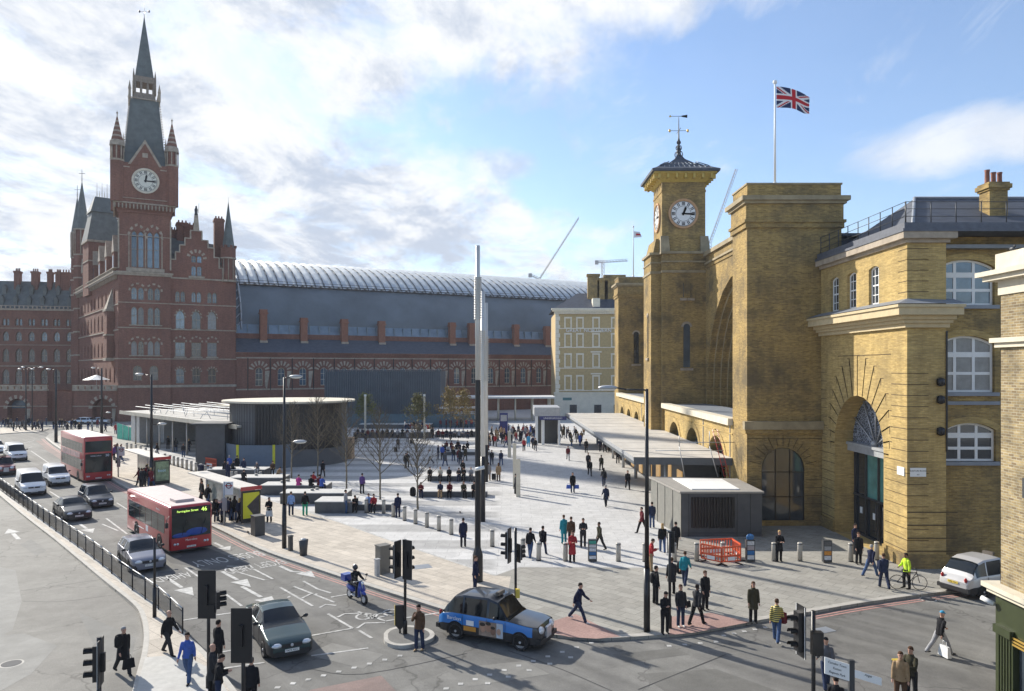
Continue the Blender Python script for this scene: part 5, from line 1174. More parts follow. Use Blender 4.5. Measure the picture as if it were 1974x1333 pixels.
for a, b in ((0, aq(92)), (aq(140), aq(226))):
    k = a
    while k < b: wq.box(mb, k, min(b, k+1.0), 6.5, 7.1, -.1, .2); k += 1.35
wq.box(mb, aq(92), aq(140), 4.2, 5.2, 8.8, 9.2)
for op in ops_t: wq.arch_ring(mb, op[0], 0, 4.0, 4.6, 'round', .75, -.05, .05, 0, 1, k0=1, nseg=14)
part(mb, 'stone_coping', [STONE_R, RB], tr)
mb = MB(); wq.box(mb, aq(15), aq(51), 2.6, 4.2, 1.2, 1.3); part(mb, 'arch_fanlight', GLASS_B, tr)
um = thing('parasol', 'white parasol on the hotel terrace beside the clock tower', 'parasol', ((186-CX)*151/F_PX, 151, 6.2)); mb = MB(); mb.tube((0, 0, 0), (0, 0, 2.6), .05); mb.build('pole', GALV, um); mb = MB(); mb.lathe((0, 0, 2.2), [(2.6, 0), (.05, 1.0)], 8, smooth=False); mb.build('canopy', WHITE, um)

# ------------------------------------------------------------------ cream and buff hotel behind the canopy
gh = thing('railway_hotel', 'buff brick hotel with cream window surrounds and white quoins in the centre distance', 'building', (20, 165, 0))
YH = 165.0; hx = lambda px: (px-CX)*YH/F_PX; hz = lambda py: CAM_H-(py-HZ)*YH/F_PX
wh = Wall((hx(1071), YH, 0), (1, 0)); ah = lambda px: hx(px)-hx(1071); LH = 34
BB = mat('buff brown brick', (0.50, 0.37, 0.18), .9, var=.12, scale=2)
cols = (1095, 1118, 1149, 1185, 1208, 1240, 1262); ho = []
rowsH = ((632, 614), (668, 645), (707, 684), (751, 726))
for px in cols:
    for yb, yt in rowsH: ho.append((ah(px), hz(yb), 1.1, hz(yt)-hz(yb), 'seg' if yb == 632 else 'rect'))
mb = MB(); wh.face(mb, [(0, 5.2), (LH, 5.2), (LH, hz(603)), (0, hz(603))], ho, 0, .3); mb.box(hx(1071), hx(1071)+LH, YH+.01, YH+18, 0, hz(603)-.02)
part(mb, 'wall', [BB], gh)
for op in ho: put_window(wh, gh, op, 1, 1, .09, .06, WHITE, GLASS, .25)
mb = MB()
for op in ho:
    c_, zb, w_, h_, k = op
    for a0, a1, z0, z1 in ((c_-w_/2-.28, c_-w_/2, zb, zb+h_), (c_+w_/2, c_+w_/2+.28, zb, zb+h_), (c_-w_/2-.32, c_+w_/2+.32, zb+h_-.05, zb+h_+.3), (c_-w_/2-.32, c_+w_/2+.32, zb-.22, zb)): wh.box(mb, a0, a1, z0, z1, -.12, .02)
    if abs(c_-ah(1149)) < .5 and zb < 17: wh.box(mb, c_-1.2, c_+1.2, zb+h_+.45, zb+h_+.75, -.4, 0)
for i in range(24): wh.box(mb, -.05, 1.0 if i % 2 else .75, hz(790)+i*.95, hz(790)+i*.95+.9, -.15, .02)
for z in (hz(634.5), hz(671), hz(711), hz(754)): wh.box(mb, 0, LH, z, z+.18, -.14, .02)
wh.box(mb, -.3, LH, 0, 5.0, -.25, .05); wh.box(mb, -.4, LH, 5.0, 5.4, -.4, .05)
for z0, z1, e in ((hz(606), hz(601), .3), (hz(601), hz(598), .7), (hz(598), hz(595), .95)): wh.box(mb, -e, LH, z0, z1-.003, -e, .3)
i = 0
while i*.55 < LH: wh.box(mb, i*.55, i*.55+.25, hz(606), hz(601), -.6, 0); i += 1
part(mb, 'stucco_dressing', [CREAM], gh)
mb = MB(); wh.box(mb, 1.6, 3.6, 3.6, 4.2, -.3, -.2); part(mb, 'sign_board', mat('teal sign', (.08, .2, .2), .5, var=0), gh)
mb = MB(); 
for px in (1105, 1152, 1190): wh.box(mb, ah(px)-.8, ah(px)+.8, 0, 2.6, -.27, 0)
part(mb, 'doorway', [DARK], gh)
mb = MB(); a = -.6; V = [wh.p(x, z, d) for x, z, d in ((a, hz(596), -.6), (LH, hz(596), -.6), (LH, hz(596), 19), (a, hz(596), 19), (5.5, hz(560), 7), (LH, hz(560), 7), (LH, hz(560), 12), (5.5, hz(560), 12))]
mb.add(V, [(0, 1, 5, 4), (3, 0, 4, 7), (2, 3, 7, 6), (4, 5, 6, 7), (1, 2, 6, 5)]); part(mb, 'roof', SLATE, gh)
mb = MB(); wh.box(mb, ah(1143), ah(1157), hz(595), hz(575), .3, 2.5); part(mb, 'dormer', CREAM, gh)
for px, py, w_ in ((1148, 524, 2.6), (1166, 532, 2.4), (1190, 526, 4.6), (1212, 530, 2.5)):
    mb = MB(); wh.box(mb, ah(px)-w_/2, ah(px)+w_/2, hz(596), hz(py+5), 4.0, 5.4); wh.box(mb, ah(px)-w_/2-.2, ah(px)+w_/2+.2, hz(py+5), hz(py), 3.8, 5.6); part(mb, 'chimney', YB, gh)
t1_ = text_mesh("GREAT", 1.15, WHITE, 'lettering', gh, Vector(wh.p(ah(1106), hz(637.5), -.06))-Vector(gh.location), (R(90), 0, 0), .03)
t2_ = text_mesh("NORTHERN", 1.15, WHITE, 'lettering', gh, Vector(wh.p(ah(1152), hz(637.5), -.06))-Vector(gh.location), (R(90), 0, 0), .03)

# ------------------------------------------------------------------ dark corrugated building and low canopies
dv = thing('ventilation_building', 'dark grey building with vertical ribbed cladding standing behind the square', 'building', ((736-CX)*140/F_PX, 146, 0))
mb = MB(); x0, x1 = (626-CX)*140/F_PX, (848-CX)*140/F_PX; BLUE_G = mat('blue grey ribbed cladding', (.085, .105, .125), .5, .1, var=.12, scale=.6)
mb.box(x0, x1, 140, 152, 0, 10.2); 
i = 0
while x0+i*.42 < x1: mb.box(x0+i*.42, x0+i*.42+.16, 139.82, 140.0, 0, 10.35); i += 1
mb.box(x0-.1, x1+.1, 139.75, 152, 10.35, 10.5); part(mb, 'cladding', BLUE_G, dv)
WC = mat('white roof membrane', (.62, .62, .60), .6, var=.08)
def flat_canopy(name, label, px0, px1, y, z, dep, cols, hz_=.35):
    o = thing(name, label, 'canopy', ((px0+px1)/2*y/F_PX-CX*y/F_PX, y, 0)); mb = MB(); xa, xb = (px0-CX)*y/F_PX, (px1-CX)*y/F_PX
    mb.box(xa, xb, y, y+dep, z, z+hz_); part(mb, 'roof', WC, o); mb = MB()
    for k in range(cols): xx = xa+1+(xb-xa-2)*k/(cols-1); mb.tube((xx, y+1.2, 0), (xx, y+1.2, z), .18, .18, 8); mb.tube((xx, y+dep-1, 0), (xx, y+dep-1, z), .18, .18, 8)
    part(mb, 'column', STONE_P, o); return o
flat_canopy('taxi_canopy', 'long low white canopy on round columns in front of the arcaded brick wall', 850, 1070, 150, 4.6, 9, 7)
flat_canopy('bus_canopy', 'small white canopy roof below the long one behind the blue hoarding', 845, 935, 138, 3.2, 4, 4, .2)
def block(name, label, cat, px0, px1, y, y1, z, m, z0=0): 
    mb = MB(); mb.box((px0-CX)*y/F_PX, (px1-CX)*y/F_PX, y, y1, z0, z); return mb
hb = thing('site_hoarding', 'long teal blue hoarding across the back of the square', 'hoarding', ((790-CX)*136/F_PX, 136, 0)); mb = MB(); HB = mat('teal blue hoarding', (.085, .145, .175), .6, var=.08, scale=.5)
x0, x1 = (660-CX)*134/F_PX, (915-CX)*134/F_PX; n = 26
for i in range(n): a = x0+(x1-x0)*i/n; mb.box(a, a+(x1-x0)/n-.02, 134+(.03 if i % 2 else 0), 134.1, 0, 2.45)
part(mb, 'panel', HB, hb)
# underground entrance kiosk beyond the canopy
uk = thing('subway_entrance', 'glass subway entrance with white roof and blue sign band beyond the long canopy', 'subway entrance', ((1066-CX)*105/F_PX, 108, 0))
YK = 103.0; kx_ = lambda px: (px-CX)*YK/F_PX; kz = lambda py: CAM_H-(py-HZ)*YK/F_PX
mb = MB(); mb.box(kx_(1030), kx_(1080), YK, YK+7, kz(803), kz(786)); part(mb, 'roof_box', GALV, uk)
BLU = mat('deep blue enamel', (.02, .03, .16), .4, var=.05); mb = MB(); mb.box(kx_(1040), kx_(1092), YK-.1, YK, kz(810), kz(803)); part(mb, 'sign_band', BLU, uk)
text_mesh("UNDERGROUND", .34, WHITE, 'lettering', uk, (kx_(1066)-uk.location.x, YK-.115-uk.location.y, kz(806.7)), (R(90), 0, 0))
mb = MB(); mb.box(kx_(1032), kx_(1037), YK, YK+.3, 0, kz(803)); mb.box(kx_(1044), kx_(1050), YK+.5, YK+.8, 0, kz(803)); mb.box(kx_(1076), kx_(1080), YK, YK+.3, 0, kz(803)); part(mb, 'post', WHITE, uk)
mb = MB(); mb.box(kx_(1037), kx_(1078), YK+3, YK+3.2, 0, kz(803)); part(mb, 'dark_opening', DARK, uk)
tp = thing('totem_sign', 'tall dark blue information totem beside the subway entrance', 'sign', ((971-CX)*118/F_PX, 118, 0)); mb = MB(); mb.box(-.65, .65, -.1, .1, 0, 3.6); mb.build('panel', BLU, tp); mb = MB(); mb.box(-.5, .5, -.115, -.1, 2.3, 3.3); mb.build('map_panel', GALV, tp)

# tower cranes on the skyline
def crane(label, mast, tip, cnt, y, name='tower_crane'):
    a = P(*mast, y); b = P(*tip, y); c_ = P(*cnt, y); o = thing(name, label, 'crane', (a.x, a.y, 0)); mb = MB()
    m = mat('pale crane lattice', (.42, .40, .40), .6, var=.05)
    def lat(p, q, wd, r):
        d = (q-p); n = max(4, int(d.length/(wd*1.3))); e = Vector((0, 0, wd)) if abs(d.normalized().z) < .9 else Vector((wd, 0, 0)); f_ = Vector((0, wd, 0))
        for k in (e*.5, -e*.5, f_*.5): mb.tube(p+k, q+k, r, r, 4)
        for i in range(n): mb.tube(p+d*i/n+e*.5, p+d*(i+1)/n-e*.5, r*.8, r*.8, 3); mb.tube(p+d*i/n-e*.5, p+d*(i+1)/n+f_*.5, r*.8, r*.8, 3)
    lat(Vector((a.x, a.y, 0)), a, 1.6, .16); lat(a, b, 1.3, .13); lat(a, c_, 1.2, .14); mb.cbox((c_.x, c_.y, c_.z-1.5), 2, 1.6, 2.2); part(mb, 'jib', m, o)
crane('pale luffing crane with a raised jib left of the clock tower', (1040, 538), (1116, 420), (1022, 530), 420)
crane('faint luffing crane rising between the clock tower and the big side tower', (1368, 470), (1420, 326), (1360, 478), 380)
crane('small flat topped crane above the buff hotel chimneys', (1162, 505), (1210, 502), (1150, 505), 420)
# flagpoles
def flagpole(px, y, zb, zt, label, fl, name='flagpole'):
    x = (px-CX)*y/F_PX; o = thing(name, label, 'flagpole', (x, y, zb)); mb = MB(); mb.tube((0, 0, 0), (0, 0, zt-zb), .09, .06, 8); mb.ball((0, 0, zt-zb+.1), .16, n=8); mb.lathe((0, 0, 0), [(.22, 0), (.12, .5)], 8); mb.build('pole', WHITE, o); return o
fp = flagpole(1494, 52.3, 23.5, 31.0, 'tall white flagpole on the big side tower flying the union flag', 0)
fq = flagpole(1221, 113, 24.6, 32.4, 'distant flagpole on the far side tower with a small red and white flag', 0)
FW, FH = 2.6, 1.5; FB = mat('flag navy', (.012, .025, .09), .8, var=0); FWh = mat('flag white', (.75, .72, .70), .8, var=0); FR_ = mat('flag red', (.50, .02, .03), .8, var=0)
nx_, nz_ = 60, 40; mb = MB(); vs = []
for j in range(nz_+1):
    for i in range(nx_+1):
        u, v = i/nx_, j/nz_; x = u*FW*.93; y = .22*math.sin(u*7+v*1.2)*u; z = -v*FH-.40*u**1.6+.12*math.sin(u*6.5)*u - (0.35*u*u if v < .5 else .2*u*u)*(1-v); vs.append((x, y, z))
fs = []; ms = []
for j in range(nz_):
    for i in range(nx_):
        fs.append((j*(nx_+1)+i, j*(nx_+1)+i+1, (j+1)*(nx_+1)+i+1, (j+1)*(nx_+1)+i)); U = ((i+.5)/nx_-.5)*60; V_ = (.5-(j+.5)/nz_)*30; c_ = 0
        L_d = math.hypot(60, 30); d1 = (U*30-V_*60)/L_d; d2 = (U*30+V_*60)/L_d
        if abs(d1) < 3 or abs(d2) < 3: c_ = 1
        s1 = 1 if U*60+V_*30 > 0 else -1; s2 = 1 if U > 0 else -1
        if (0 < -d1*(1 if U > 0 else -1) < 2) or (0 < d2*(1 if U > 0 else -1) < 2): c_ = 2
        if abs(U) < 5 or abs(V_) < 5: c_ = 1
        if abs(U) < 3 or abs(V_) < 3: c_ = 2
        ms.append(c_)
mb.v = vs; mb.f = fs; mb.m = ms; mb.sm = [True]*len(fs); o = mb.build('flag', [FB, FWh, FR_], fp, loc=(.1, 0, 7.3))
mb = MB(); mb.add([(0, 0, 0), (.9, .1, -.1), (1.2, 0, -.9), (0, 0, -1)], [(0, 1, 2, 3), (3, 2, 1, 0)], 0); mb.add([(.3, -.02, -.35), (1.0, .05, -.4), (1.05, 0, -.65), (.3, -.02, -.65)], [(0, 1, 2, 3), (3, 2, 1, 0)], 1); mb.build('flag', [FWh, FR_], fq, loc=(.1, 0, 7.2))
# ------------------------------------------------------------------ people: a continuous body per pose, clothes as separate garments
def loft(mb, secs, n=10):
    """secs: list of (center Vector, axis-u Vector, axis-v Vector); closed tube"""
    vs = []
    for c, a, b in secs:
        for i in range(n): t = 2*math.pi*i/n; vs.append(c+a*math.cos(t)+b*math.sin(t))
    k = len(secs); mb.add(vs, [(j*n+i, j*n+(i+1) % n, (j+1)*n+(i+1) % n, (j+1)*n+i) for j in range(k-1) for i in range(n)], 0, True)
    b0 = len(mb.v)-k*n; mb.f += [tuple(b0+i for i in range(n-1, -1, -1)), tuple(b0+(k-1)*n+i for i in range(n))]; mb.m += [0, 0]; mb.sm += [True, True]
def limb(mb, pts, rs, n=8, flat=1.0):
    secs = []; m = len(pts)
    for i, p in enumerate(pts):
        d = (pts[min(i+1, m-1)]-pts[max(i-1, 0)]).normalized(); ref = Vector((1, 0, 0)) if abs(d.x) < .8 else Vector((0, 0, 1))
        b = d.cross(ref).normalized(); a = b.cross(d).normalized(); secs.append((p, a*rs[i], b*rs[i]*flat))
    d0 = (pts[0]-pts[1]).normalized(); d1 = (pts[-1]-pts[-2]).normalized()
    secs.insert(0, (pts[0]+d0*rs[0]*.6, secs[0][1]*.5, secs[0][2]*.5)); secs.append((pts[-1]+d1*rs[-1]*.6, secs[-1][1]*.5, secs[-1][2]*.5)); loft(mb, secs, n)
def lerp(a, b, t): return a+(b-a)*t
class Pose:
    # angles in degrees; facing -Y. leg: (swing fwd, knee bend), arm: (swing fwd, elbow bend, out)
    def __init__(s, ll=(0, 0), lr=(0, 0), al=(3, 10, 8), ar=(3, 10, 8), lean=2, head=0, sit=False):
        s.lean = lean; V = Vector
        def d(ang, out=0): return V((math.sin(R(out)), -math.sin(R(ang))*math.cos(R(out)), -math.cos(R(ang))*math.cos(R(out))))
        s.legs = []; TL, SL = .43, .43; lows = []
        for sg, (sw, kb) in ((-1, ll), (1, lr)):
            h = V((sg*.095, 0, 0)); k = h+d(sw, sg*2)*TL; a = k+d(sw-kb, sg*1)*SL; s.legs.append([h, k, a]); lows.append(a.z)
        z0 = .09-min(lows)
        for l in s.legs:
            for q in l: q.z += z0
        s.pz = z0; P_ = V((0, 0, z0)); up = V((0, -math.sin(R(lean)), math.cos(R(lean)))); s.up = up; s.pel = P_
        s.chest = P_+up*.34; s.neck = P_+up*.53; s.head = s.neck+V((0, -math.sin(R(lean+head)), math.cos(R(lean+head))))*.155; s.hd = R(lean+head)
        s.arms = []
        for sg, (sw, eb, out) in ((-1, al), (1, ar)):
            sh_ = P_+up*.45+V((sg*.165, 0, 0)); e = sh_+d(sw, sg*out)*.29; inn = -sg*min(eb*.35, 30); w_ = e+d(sw+eb, inn if eb > 40 else sg*4)*.25
            s.arms.append([sh_, e, w_])
def remeshed(mb, name, mt, vox=.016, smooth=2):
    me = mb.mesh(name, mt); o = bpy.data.objects.new(name, me); COL.objects.link(o)
    m = o.modifiers.new('r', 'REMESH'); m.mode = 'VOXEL'; m.voxel_size = vox; m.use_smooth_shade = True
    if smooth: m2 = o.modifiers.new('s', 'SMOOTH'); m2.factor = .5; m2.iterations = smooth
    dg = bpy.context.evaluated_depsgraph_get(); out = bpy.data.meshes.new_from_object(o.evaluated_get(dg)); bpy.data.objects.remove(o); bpy.data.meshes.remove(me); out.name = name
    out.materials.clear(); out.materials.append(mt); return out
SKIN = mat('skin', (.48, .27, .19), .6, var=.06); CLOTH = mat('cloth', (.03, .03, .035), .9, var=.1); HAIRM = mat('hair', (.03, .02, .015), .8, var=.2)
def body_mesh(p):
    mb = MB(); V = Vector; X_ = V((1, 0, 0)); f = V((0, -p.up.z, p.up.y)).normalized()
    secs = []
    for t, wx, wy in ((-.06, .10, .09), (0, .15, .105), (.1, .14, .095), (.2, .125, .09), (.32, .145, .10), (.42, .14, .095), (.48, .10, .075), (.53, .065, .06), (.58, .055, .055), (.63, .055, .055)):
        secs.append((p.pel+p.up*t, X_*wx, f*wy))
    loft(mb, secs, 14)
    for h, k, a in p.legs:
        limb(mb, [h+V((0, 0, .02)), lerp(h, k, .35), k, lerp(k, a, .3), a], [.085, .08, .055, .055, .036])
        limb(mb, [a+V((0, .03, -.045)), a+V((0, -.05, -.055)), a+V((0, -.14, -.065)), a+V((0, -.18, -.068))], [.036, .038, .034, .022], flat=.7)
    for i, (sh_, e, w_) in enumerate(p.arms):
        limb(mb, [sh_, lerp(sh_, e, .5), e, lerp(e, w_, .4), w_], [.045, .045, .037, .036, .024])
        d = (w_-e).normalized(); side = (d.cross(V((0, 1, 0))) if abs(d.y) < .9 else d.cross(V((0, 0, 1)))).normalized(); sg = -1 if i == 0 else 1
        nrm = d.cross(side).normalized(); pl = w_+d*.085
        limb(mb, [w_, w_+d*.04, pl], [.024, .036, .036], flat=.55)
        for k, (o_, L) in enumerate(((-.027, .062), (-.009, .075), (.009, .072), (.026, .055))):
            b_ = pl+nrm*o_; limb(mb, [b_, b_+d*L*.5+side*.006, b_+d*L*.85+side*.022], [.0095, .009, .008], 6)
        b_ = w_+d*.035-nrm*.03; limb(mb, [b_, b_+d*.03-nrm*.022+side*.01, b_+d*.062-nrm*.03+side*.015], [.012, .0105, .009], 6)
    # head with brow, nose, chin, ears
    c = p.head; fw = V((0, -math.cos(p.hd), -math.sin(p.hd))); upv = V((0, -math.sin(p.hd), math.cos(p.hd)))
    secs = [(c+upv*t+fw*o, X_*wx, fw*wy) for t, wx, wy, o in ((-.115, .03, .035, .045), (-.10, .05, .06, .03), (-.06, .064, .078, .015), (0, .073, .09, .004), (.05, .076, .096, -.004), (.09, .062, .08, -.006), (.115, .03, .04, -.008))]
    loft(mb, secs, 14); limb(mb, [c+upv*.02+fw*.09, c-upv*.01+fw*.102, c-upv*.022+fw*.105], [.010, .013, .012], 6); limb(mb, [c-upv*.055+fw*.08-X_*.02, c-upv*.055+fw*.088, c-upv*.055+fw*.08+X_*.02], [.008, .011, .008], 6)
    for sg in (-1, 1): limb(mb, [c+X_*sg*.076-upv*.02, c+X_*sg*.084+upv*.0, c+X_*sg*.082+upv*.022], [.010, .014, .011], 6)
    return mb
def face_mesh(p):
    mb = MB(); V = Vector; c = p.head; fw = V((0, -math.cos(p.hd), -math.sin(p.hd))); upv = V((0, -math.sin(p.hd), math.cos(p.hd)))
    for sg in (-1, 1):
        mb.ball(c+upv*.012+fw*.088+V((sg*.031, 0, 0)), .013, .008, .007, 8); q = c+upv*.035+fw*.09+V((sg*.031, 0, 0)); limb(mb, [q-V((.016, 0, 0)), q+V((.016, 0, 0))], [.005, .005], 5)
    limb(mb, [c-upv*.055+fw*.094-V((.02, 0, 0)), c-upv*.056+fw*.098, c-upv*.055+fw*.094+V((.02, 0, 0))], [.003, .005, .003], 5)
    return mb
def top_mesh(p, kind='jacket'):
    mb = MB(); V = Vector; X_ = V((1, 0, 0)); f = V((0, -p.up.z, p.up.y)).normalized(); g = .018 if kind == 'shirt' else .032
    low = {'shirt': -.07, 'jacket': -.12, 'coat': -.34, 'long': -.5}[kind]; secs = []
    L = [(low, .175, .14), (low*.5, .17, .13), (0, .16, .115), (.1, .15, .105), (.2, .14, .1), (.32, .155, .112), (.41, .15, .105), (.47, .115, .085), (.52, .07, .068), (.56, .068, .064)]
    if kind in ('coat', 'long'): L[0] = (low, .20, .18); L[1] = (low*.5, .185, .155)
    for t, wx, wy in L: secs.append((p.pel+(p.up if t > 0 else V((0, 0, 1)))*t, X_*(wx+g*.6), f*(wy+g*.6)))
    loft(mb, secs, 14)
    for sh_, e, w_ in p.arms:
        w2 = lerp(e, w_, .93); limb(mb, [sh_, lerp(sh_, e, .5), e, lerp(e, w2, .5), w2], [.046+g*.7, .05+g*.7, .042+g*.6, .040+g*.5, .034+g*.4])
    return mb
def legs_mesh(p, kind='trousers'):
    mb = MB(); V = Vector; X_ = V((1, 0, 0)); g = .016 if kind == 'trousers' else .008; f = V((0, -1, 0))
    loft(mb, [(p.pel+V((0, 0, t)), X_*wx, f*wy) for t, wx, wy in ((-.08, .13, .10), (-.02, .17, .125), (.05, .165, .12), (.10, .155, .11))], 14)
    for h, k, a in p.legs:
        a2 = a+V((0, 0, -.03)); limb(mb, [h, lerp(h, k, .35), k, lerp(k, a, .35), a2], [.09+g, .085+g, .063+g, .060+g, .045+g*1.6])
    return mb
def shoe_mesh(p):
    mb = MB(); V = Vector
    for h, k, a in p.legs: limb(mb, [a+V((0, .035, -.045)), a+V((0, -.05, -.050)), a+V((0, -.13, -.058)), a+V((0, -.185, -.062))], [.044, .046, .043, .03], flat=.75)
    return mb
def hair_mesh(p, kind='short'):
    mb = MB(); V = Vector; X_ = V((1, 0, 0)); c = p.head; fw = V((0, -math.cos(p.hd), -math.sin(p.hd))); upv = V((0, -math.sin(p.hd), math.cos(p.hd)))
    if kind == 'cap':
        loft(mb, [(c+upv*t-fw*o, X_*wx, fw*wy) for t, wx, wy, o in ((.045, .084, .104, 0), (.09, .078, .096, 0), (.125, .05, .06, 0), (.138, .02, .02, 0))], 12)
        loft(mb, [(c+upv*.052+fw*.06, X_*.07, upv*.012), (c+upv*.045+fw*.16, X_*.05, upv*.008)], 10); return mb
    lo_ = {'short': -.03, 'long': -.22, 'hood': -.14}[kind]
    S_ = [(lo_, .058, .045, .055), (-.02, .078, .07, .035), (.03, .084, .088, .018), (.075, .083, .098, .008), (.11, .064, .078, .005), (.13, .03, .035, .006)]
    if kind == 'long': S_.insert(1, (-.12, .09, .05, .055))
    if kind == 'hood': S_ = [(t, a+.015, b+.015, o-.004) for t, a, b, o in S_]
    loft(mb, [(c+upv*t-fw*o, X_*wx, fw*wy) for t, wx, wy, o in S_], 12); return mb
POSES = {
 'stand': Pose((2, 2), (-3, 0)), 'stand2': Pose((6, 10), (-2, 0), (8, 25, 10), (-4, 12, 9), 1), 'walk': Pose((24, 6), (-20, 12), (-20, 15, 7), (22, 22, 7), 4),
 'walk2': Pose((-18, 22), (20, 4), (18, 20, 8), (-16, 14, 8), 5), 'stride': Pose((32, 10), (-28, 14), (-28, 20, 7), (30, 30, 7), 8),
 'phone': Pose((3, 3), (-3, 2), (12, 95, 4), (12, 100, 4), 4, 18), 'call': Pose((3, 3), (-5, 2), (35, 125, 5), (0, 12, 7), 2, 10), 'fold': Pose((2, 2), (-2, 2), (18, 80, 10), (22, 75, 10), 3, 5),
 'sit': Pose((84, 84), (80, 80), (22, 55, 6), (20, 50, 6), 10, 8), 'sit2': Pose((86, 80), (78, 92), (38, 60, 4), (34, 65, 4), 26, 10), 'ride': Pose((76, 80), (76, 80), (48, 22, 8), (48, 22, 8), 6, 4),
 'hips': Pose((10, 14), (-4, 0), (10, 60, 22), (-6, 14, 9), 3, 4)}
_PM = {}
def pm(pose, layer, kind=None):
    k = (pose, layer, kind)
    if k not in _PM:
        p = POSES[pose]
        if layer == 'body': _PM[k] = remeshed(body_mesh(p), 'person_body', SKIN, .0135, 1)
        elif layer == 'face': m_ = face_mesh(p); _PM[k] = m_.mesh('face', HAIRM)
        elif layer == 'top': _PM[k] = remeshed(top_mesh(p, kind), 'jacket', CLOTH, .019, 3)
        elif layer == 'legs': _PM[k] = remeshed(legs_mesh(p, kind), 'trousers', CLOTH, .019, 2)
        elif layer == 'shoe': _PM[k] = remeshed(shoe_mesh(p), 'shoes', CLOTH, .017, 1)
        else: _PM[k] = remeshed(hair_mesh(p, kind), 'hair', HAIRM, .015, 1)
    return _PM[k]
CLR = {}
def cmat(col, rough=.9):
    k = tuple(round(c, 3) for c in col)
    if k not in CLR: CLR[k] = mat('fabric '+str(len(CLR)), col, rough, var=.18, scale=9, spec=.2, rnd=.12)
    return CLR[k]
C_ = dict(black=(.013, .013, .015), char=(.03, .03, .033), grey=(.10, .10, .11), lgrey=(.28, .28, .29), navy=(.015, .02, .05), jean=(.05, .085, .17), djean=(.025, .035, .07), blue=(.06, .12, .42), teal=(.02, .20, .24), red=(.34, .03, .035), maroon=(.13, .02, .025), pink=(.55, .05, .25), brown=(.09, .05, .03), tan=(.33, .22, .12), olive=(.055, .05, .03), green=(.03, .30, .17), white=(.62, .62, .60), lblue=(.22, .34, .60), yellow=(.62, .50, .05), hivis=(.50, .72, .05), purple=(.10, .05, .18), cream=(.5, .45, .36), sky=(.05, .3, .5))
HC = dict(dark=(.018, .013, .011), brown=(.07, .035, .018), blond=(.42, .28, .12), grey=(.32, .31, .30), bald=None, red=(.2, .06, .02))
SK = [(.48, .27, .19), (.40, .22, .15), (.20, .10, .06), (.55, .34, .25), (.09, .045, .03)]
def setm(o, m): o.material_slots[0].link = 'OBJECT'; o.material_slots[0].material = m
NPEOPLE = [0]
def person(x, y, rot, pose='stand', top=('jacket', 'black'), legs='djean', hair=('short', 'dark'), label='', z=0.0, h=1.0, skin=0, shoes='black', group=None, face=True, name='person'):
    o = bpy.data.objects.new(name, pm(pose, 'body')); COL.objects.link(o); o.location = (x, y, z); o.rotation_euler = (0, 0, R(rot)); o.scale = (h*1.0, h*1.0, h)
    setm(o, mat('skin tone %d' % skin, SK[skin], .6, var=.06)); tag(o, label, 'person', group); NPEOPLE[0] += 1
    def ch(nm, me, m): c = link_mesh(nm, me, o); setm(c, m); return c
    ch({'coat': 'coat', 'long': 'coat', 'shirt': 'top'}.get(top[0], 'jacket'), pm(pose, 'top', top[0]), top[2] if len(top) > 2 else cmat(C_[top[1]]))
    ch('trousers', pm(pose, 'legs', 'trousers'), cmat(C_[legs])); ch('shoes', pm(pose, 'shoe'), cmat(C_[shoes], .6))
    if hair[0] and (hair[0] == 'cap' or HC.get(hair[1], 1)): ch('cap' if hair[0] == 'cap' else 'hair', pm(pose, 'hair', hair[0]), cmat(C_[hair[1]] if hair[0] in ('cap', 'hood') else HC[hair[1]], .8))
    if face: ch('face_features', pm(pose, 'face'), cmat((.05, .02, .015)))
    return o
def bag(kind, loc, rot, col, label, s=1.0, group=None):
    m = cmat(C_[col], .7); t = thing({'pack': 'backpack', 'case': 'suitcase', 'carry': 'shopping_bag', 'brief': 'briefcase', 'sling': 'shoulder_bag'}[kind], label, {'pack': 'backpack', 'case': 'suitcase', 'carry': 'bag', 'brief': 'briefcase', 'sling': 'bag'}[kind], loc, R(rot), group); t.scale = (s, s, s)
    mb = MB()
    if kind == 'pack': mb.lathe((0, 0, 0), [(.1, 0), (.15, .05), (.155, .3), (.12, .42), (.05, .46)], 12, sy=.6); mb.build('bag_body', m, t); mb = MB(); mb.path([(-.08, -.05, .42), (-.1, -.14, .38), (-.09, -.1, .15)], .018, 5); mb.path([(.08, -.05, .42), (.1, -.14, .38), (.09, -.1, .15)], .018, 5); mb.build('strap', m, t)
    elif kind == 'case':
        mb.box(-.2, .2, -.12, .12, .05, .62); mb.build('case_body', m, t); mb = MB(); mb.path([(-.1, .1, .6), (-.1, .13, .98), (.1, .13, .98), (.1, .1, .6)], .012, 5); mb.build('handle', GALV, t)
        for x in (-.15, .15): mb = MB(); mb.tube((x-.015, .1, .035), (x+.015, .1, .035), .035, .035, 8); mb.build('wheel', RUBBER, t)
    elif kind in ('carry', 'brief', 'sling'):
        mb.frustum((0, 0, 0), .2, .07, .17, .04, 0, .32); mb.build('bag_body', m, t); mb = MB(); mb.path([(-.1, 0, .3), (-.07, 0, .45), (.07, 0, .45), (.1, 0, .3)], .01, 5); mb.build('handle', m, t)
    return t
STRIPE = bpy.data.materials.new('black and yellow striped knit'); _t, _p = nodes(STRIPE); _tc = _t.nodes.new('ShaderNodeTexCoord'); _w = _t.nodes.new('ShaderNodeTexWave'); _w.bands_direction = 'Z'; _w.inputs['Scale'].default_value = 4.2; _t.links.new(_tc.outputs['Object'], _w.inputs[0])
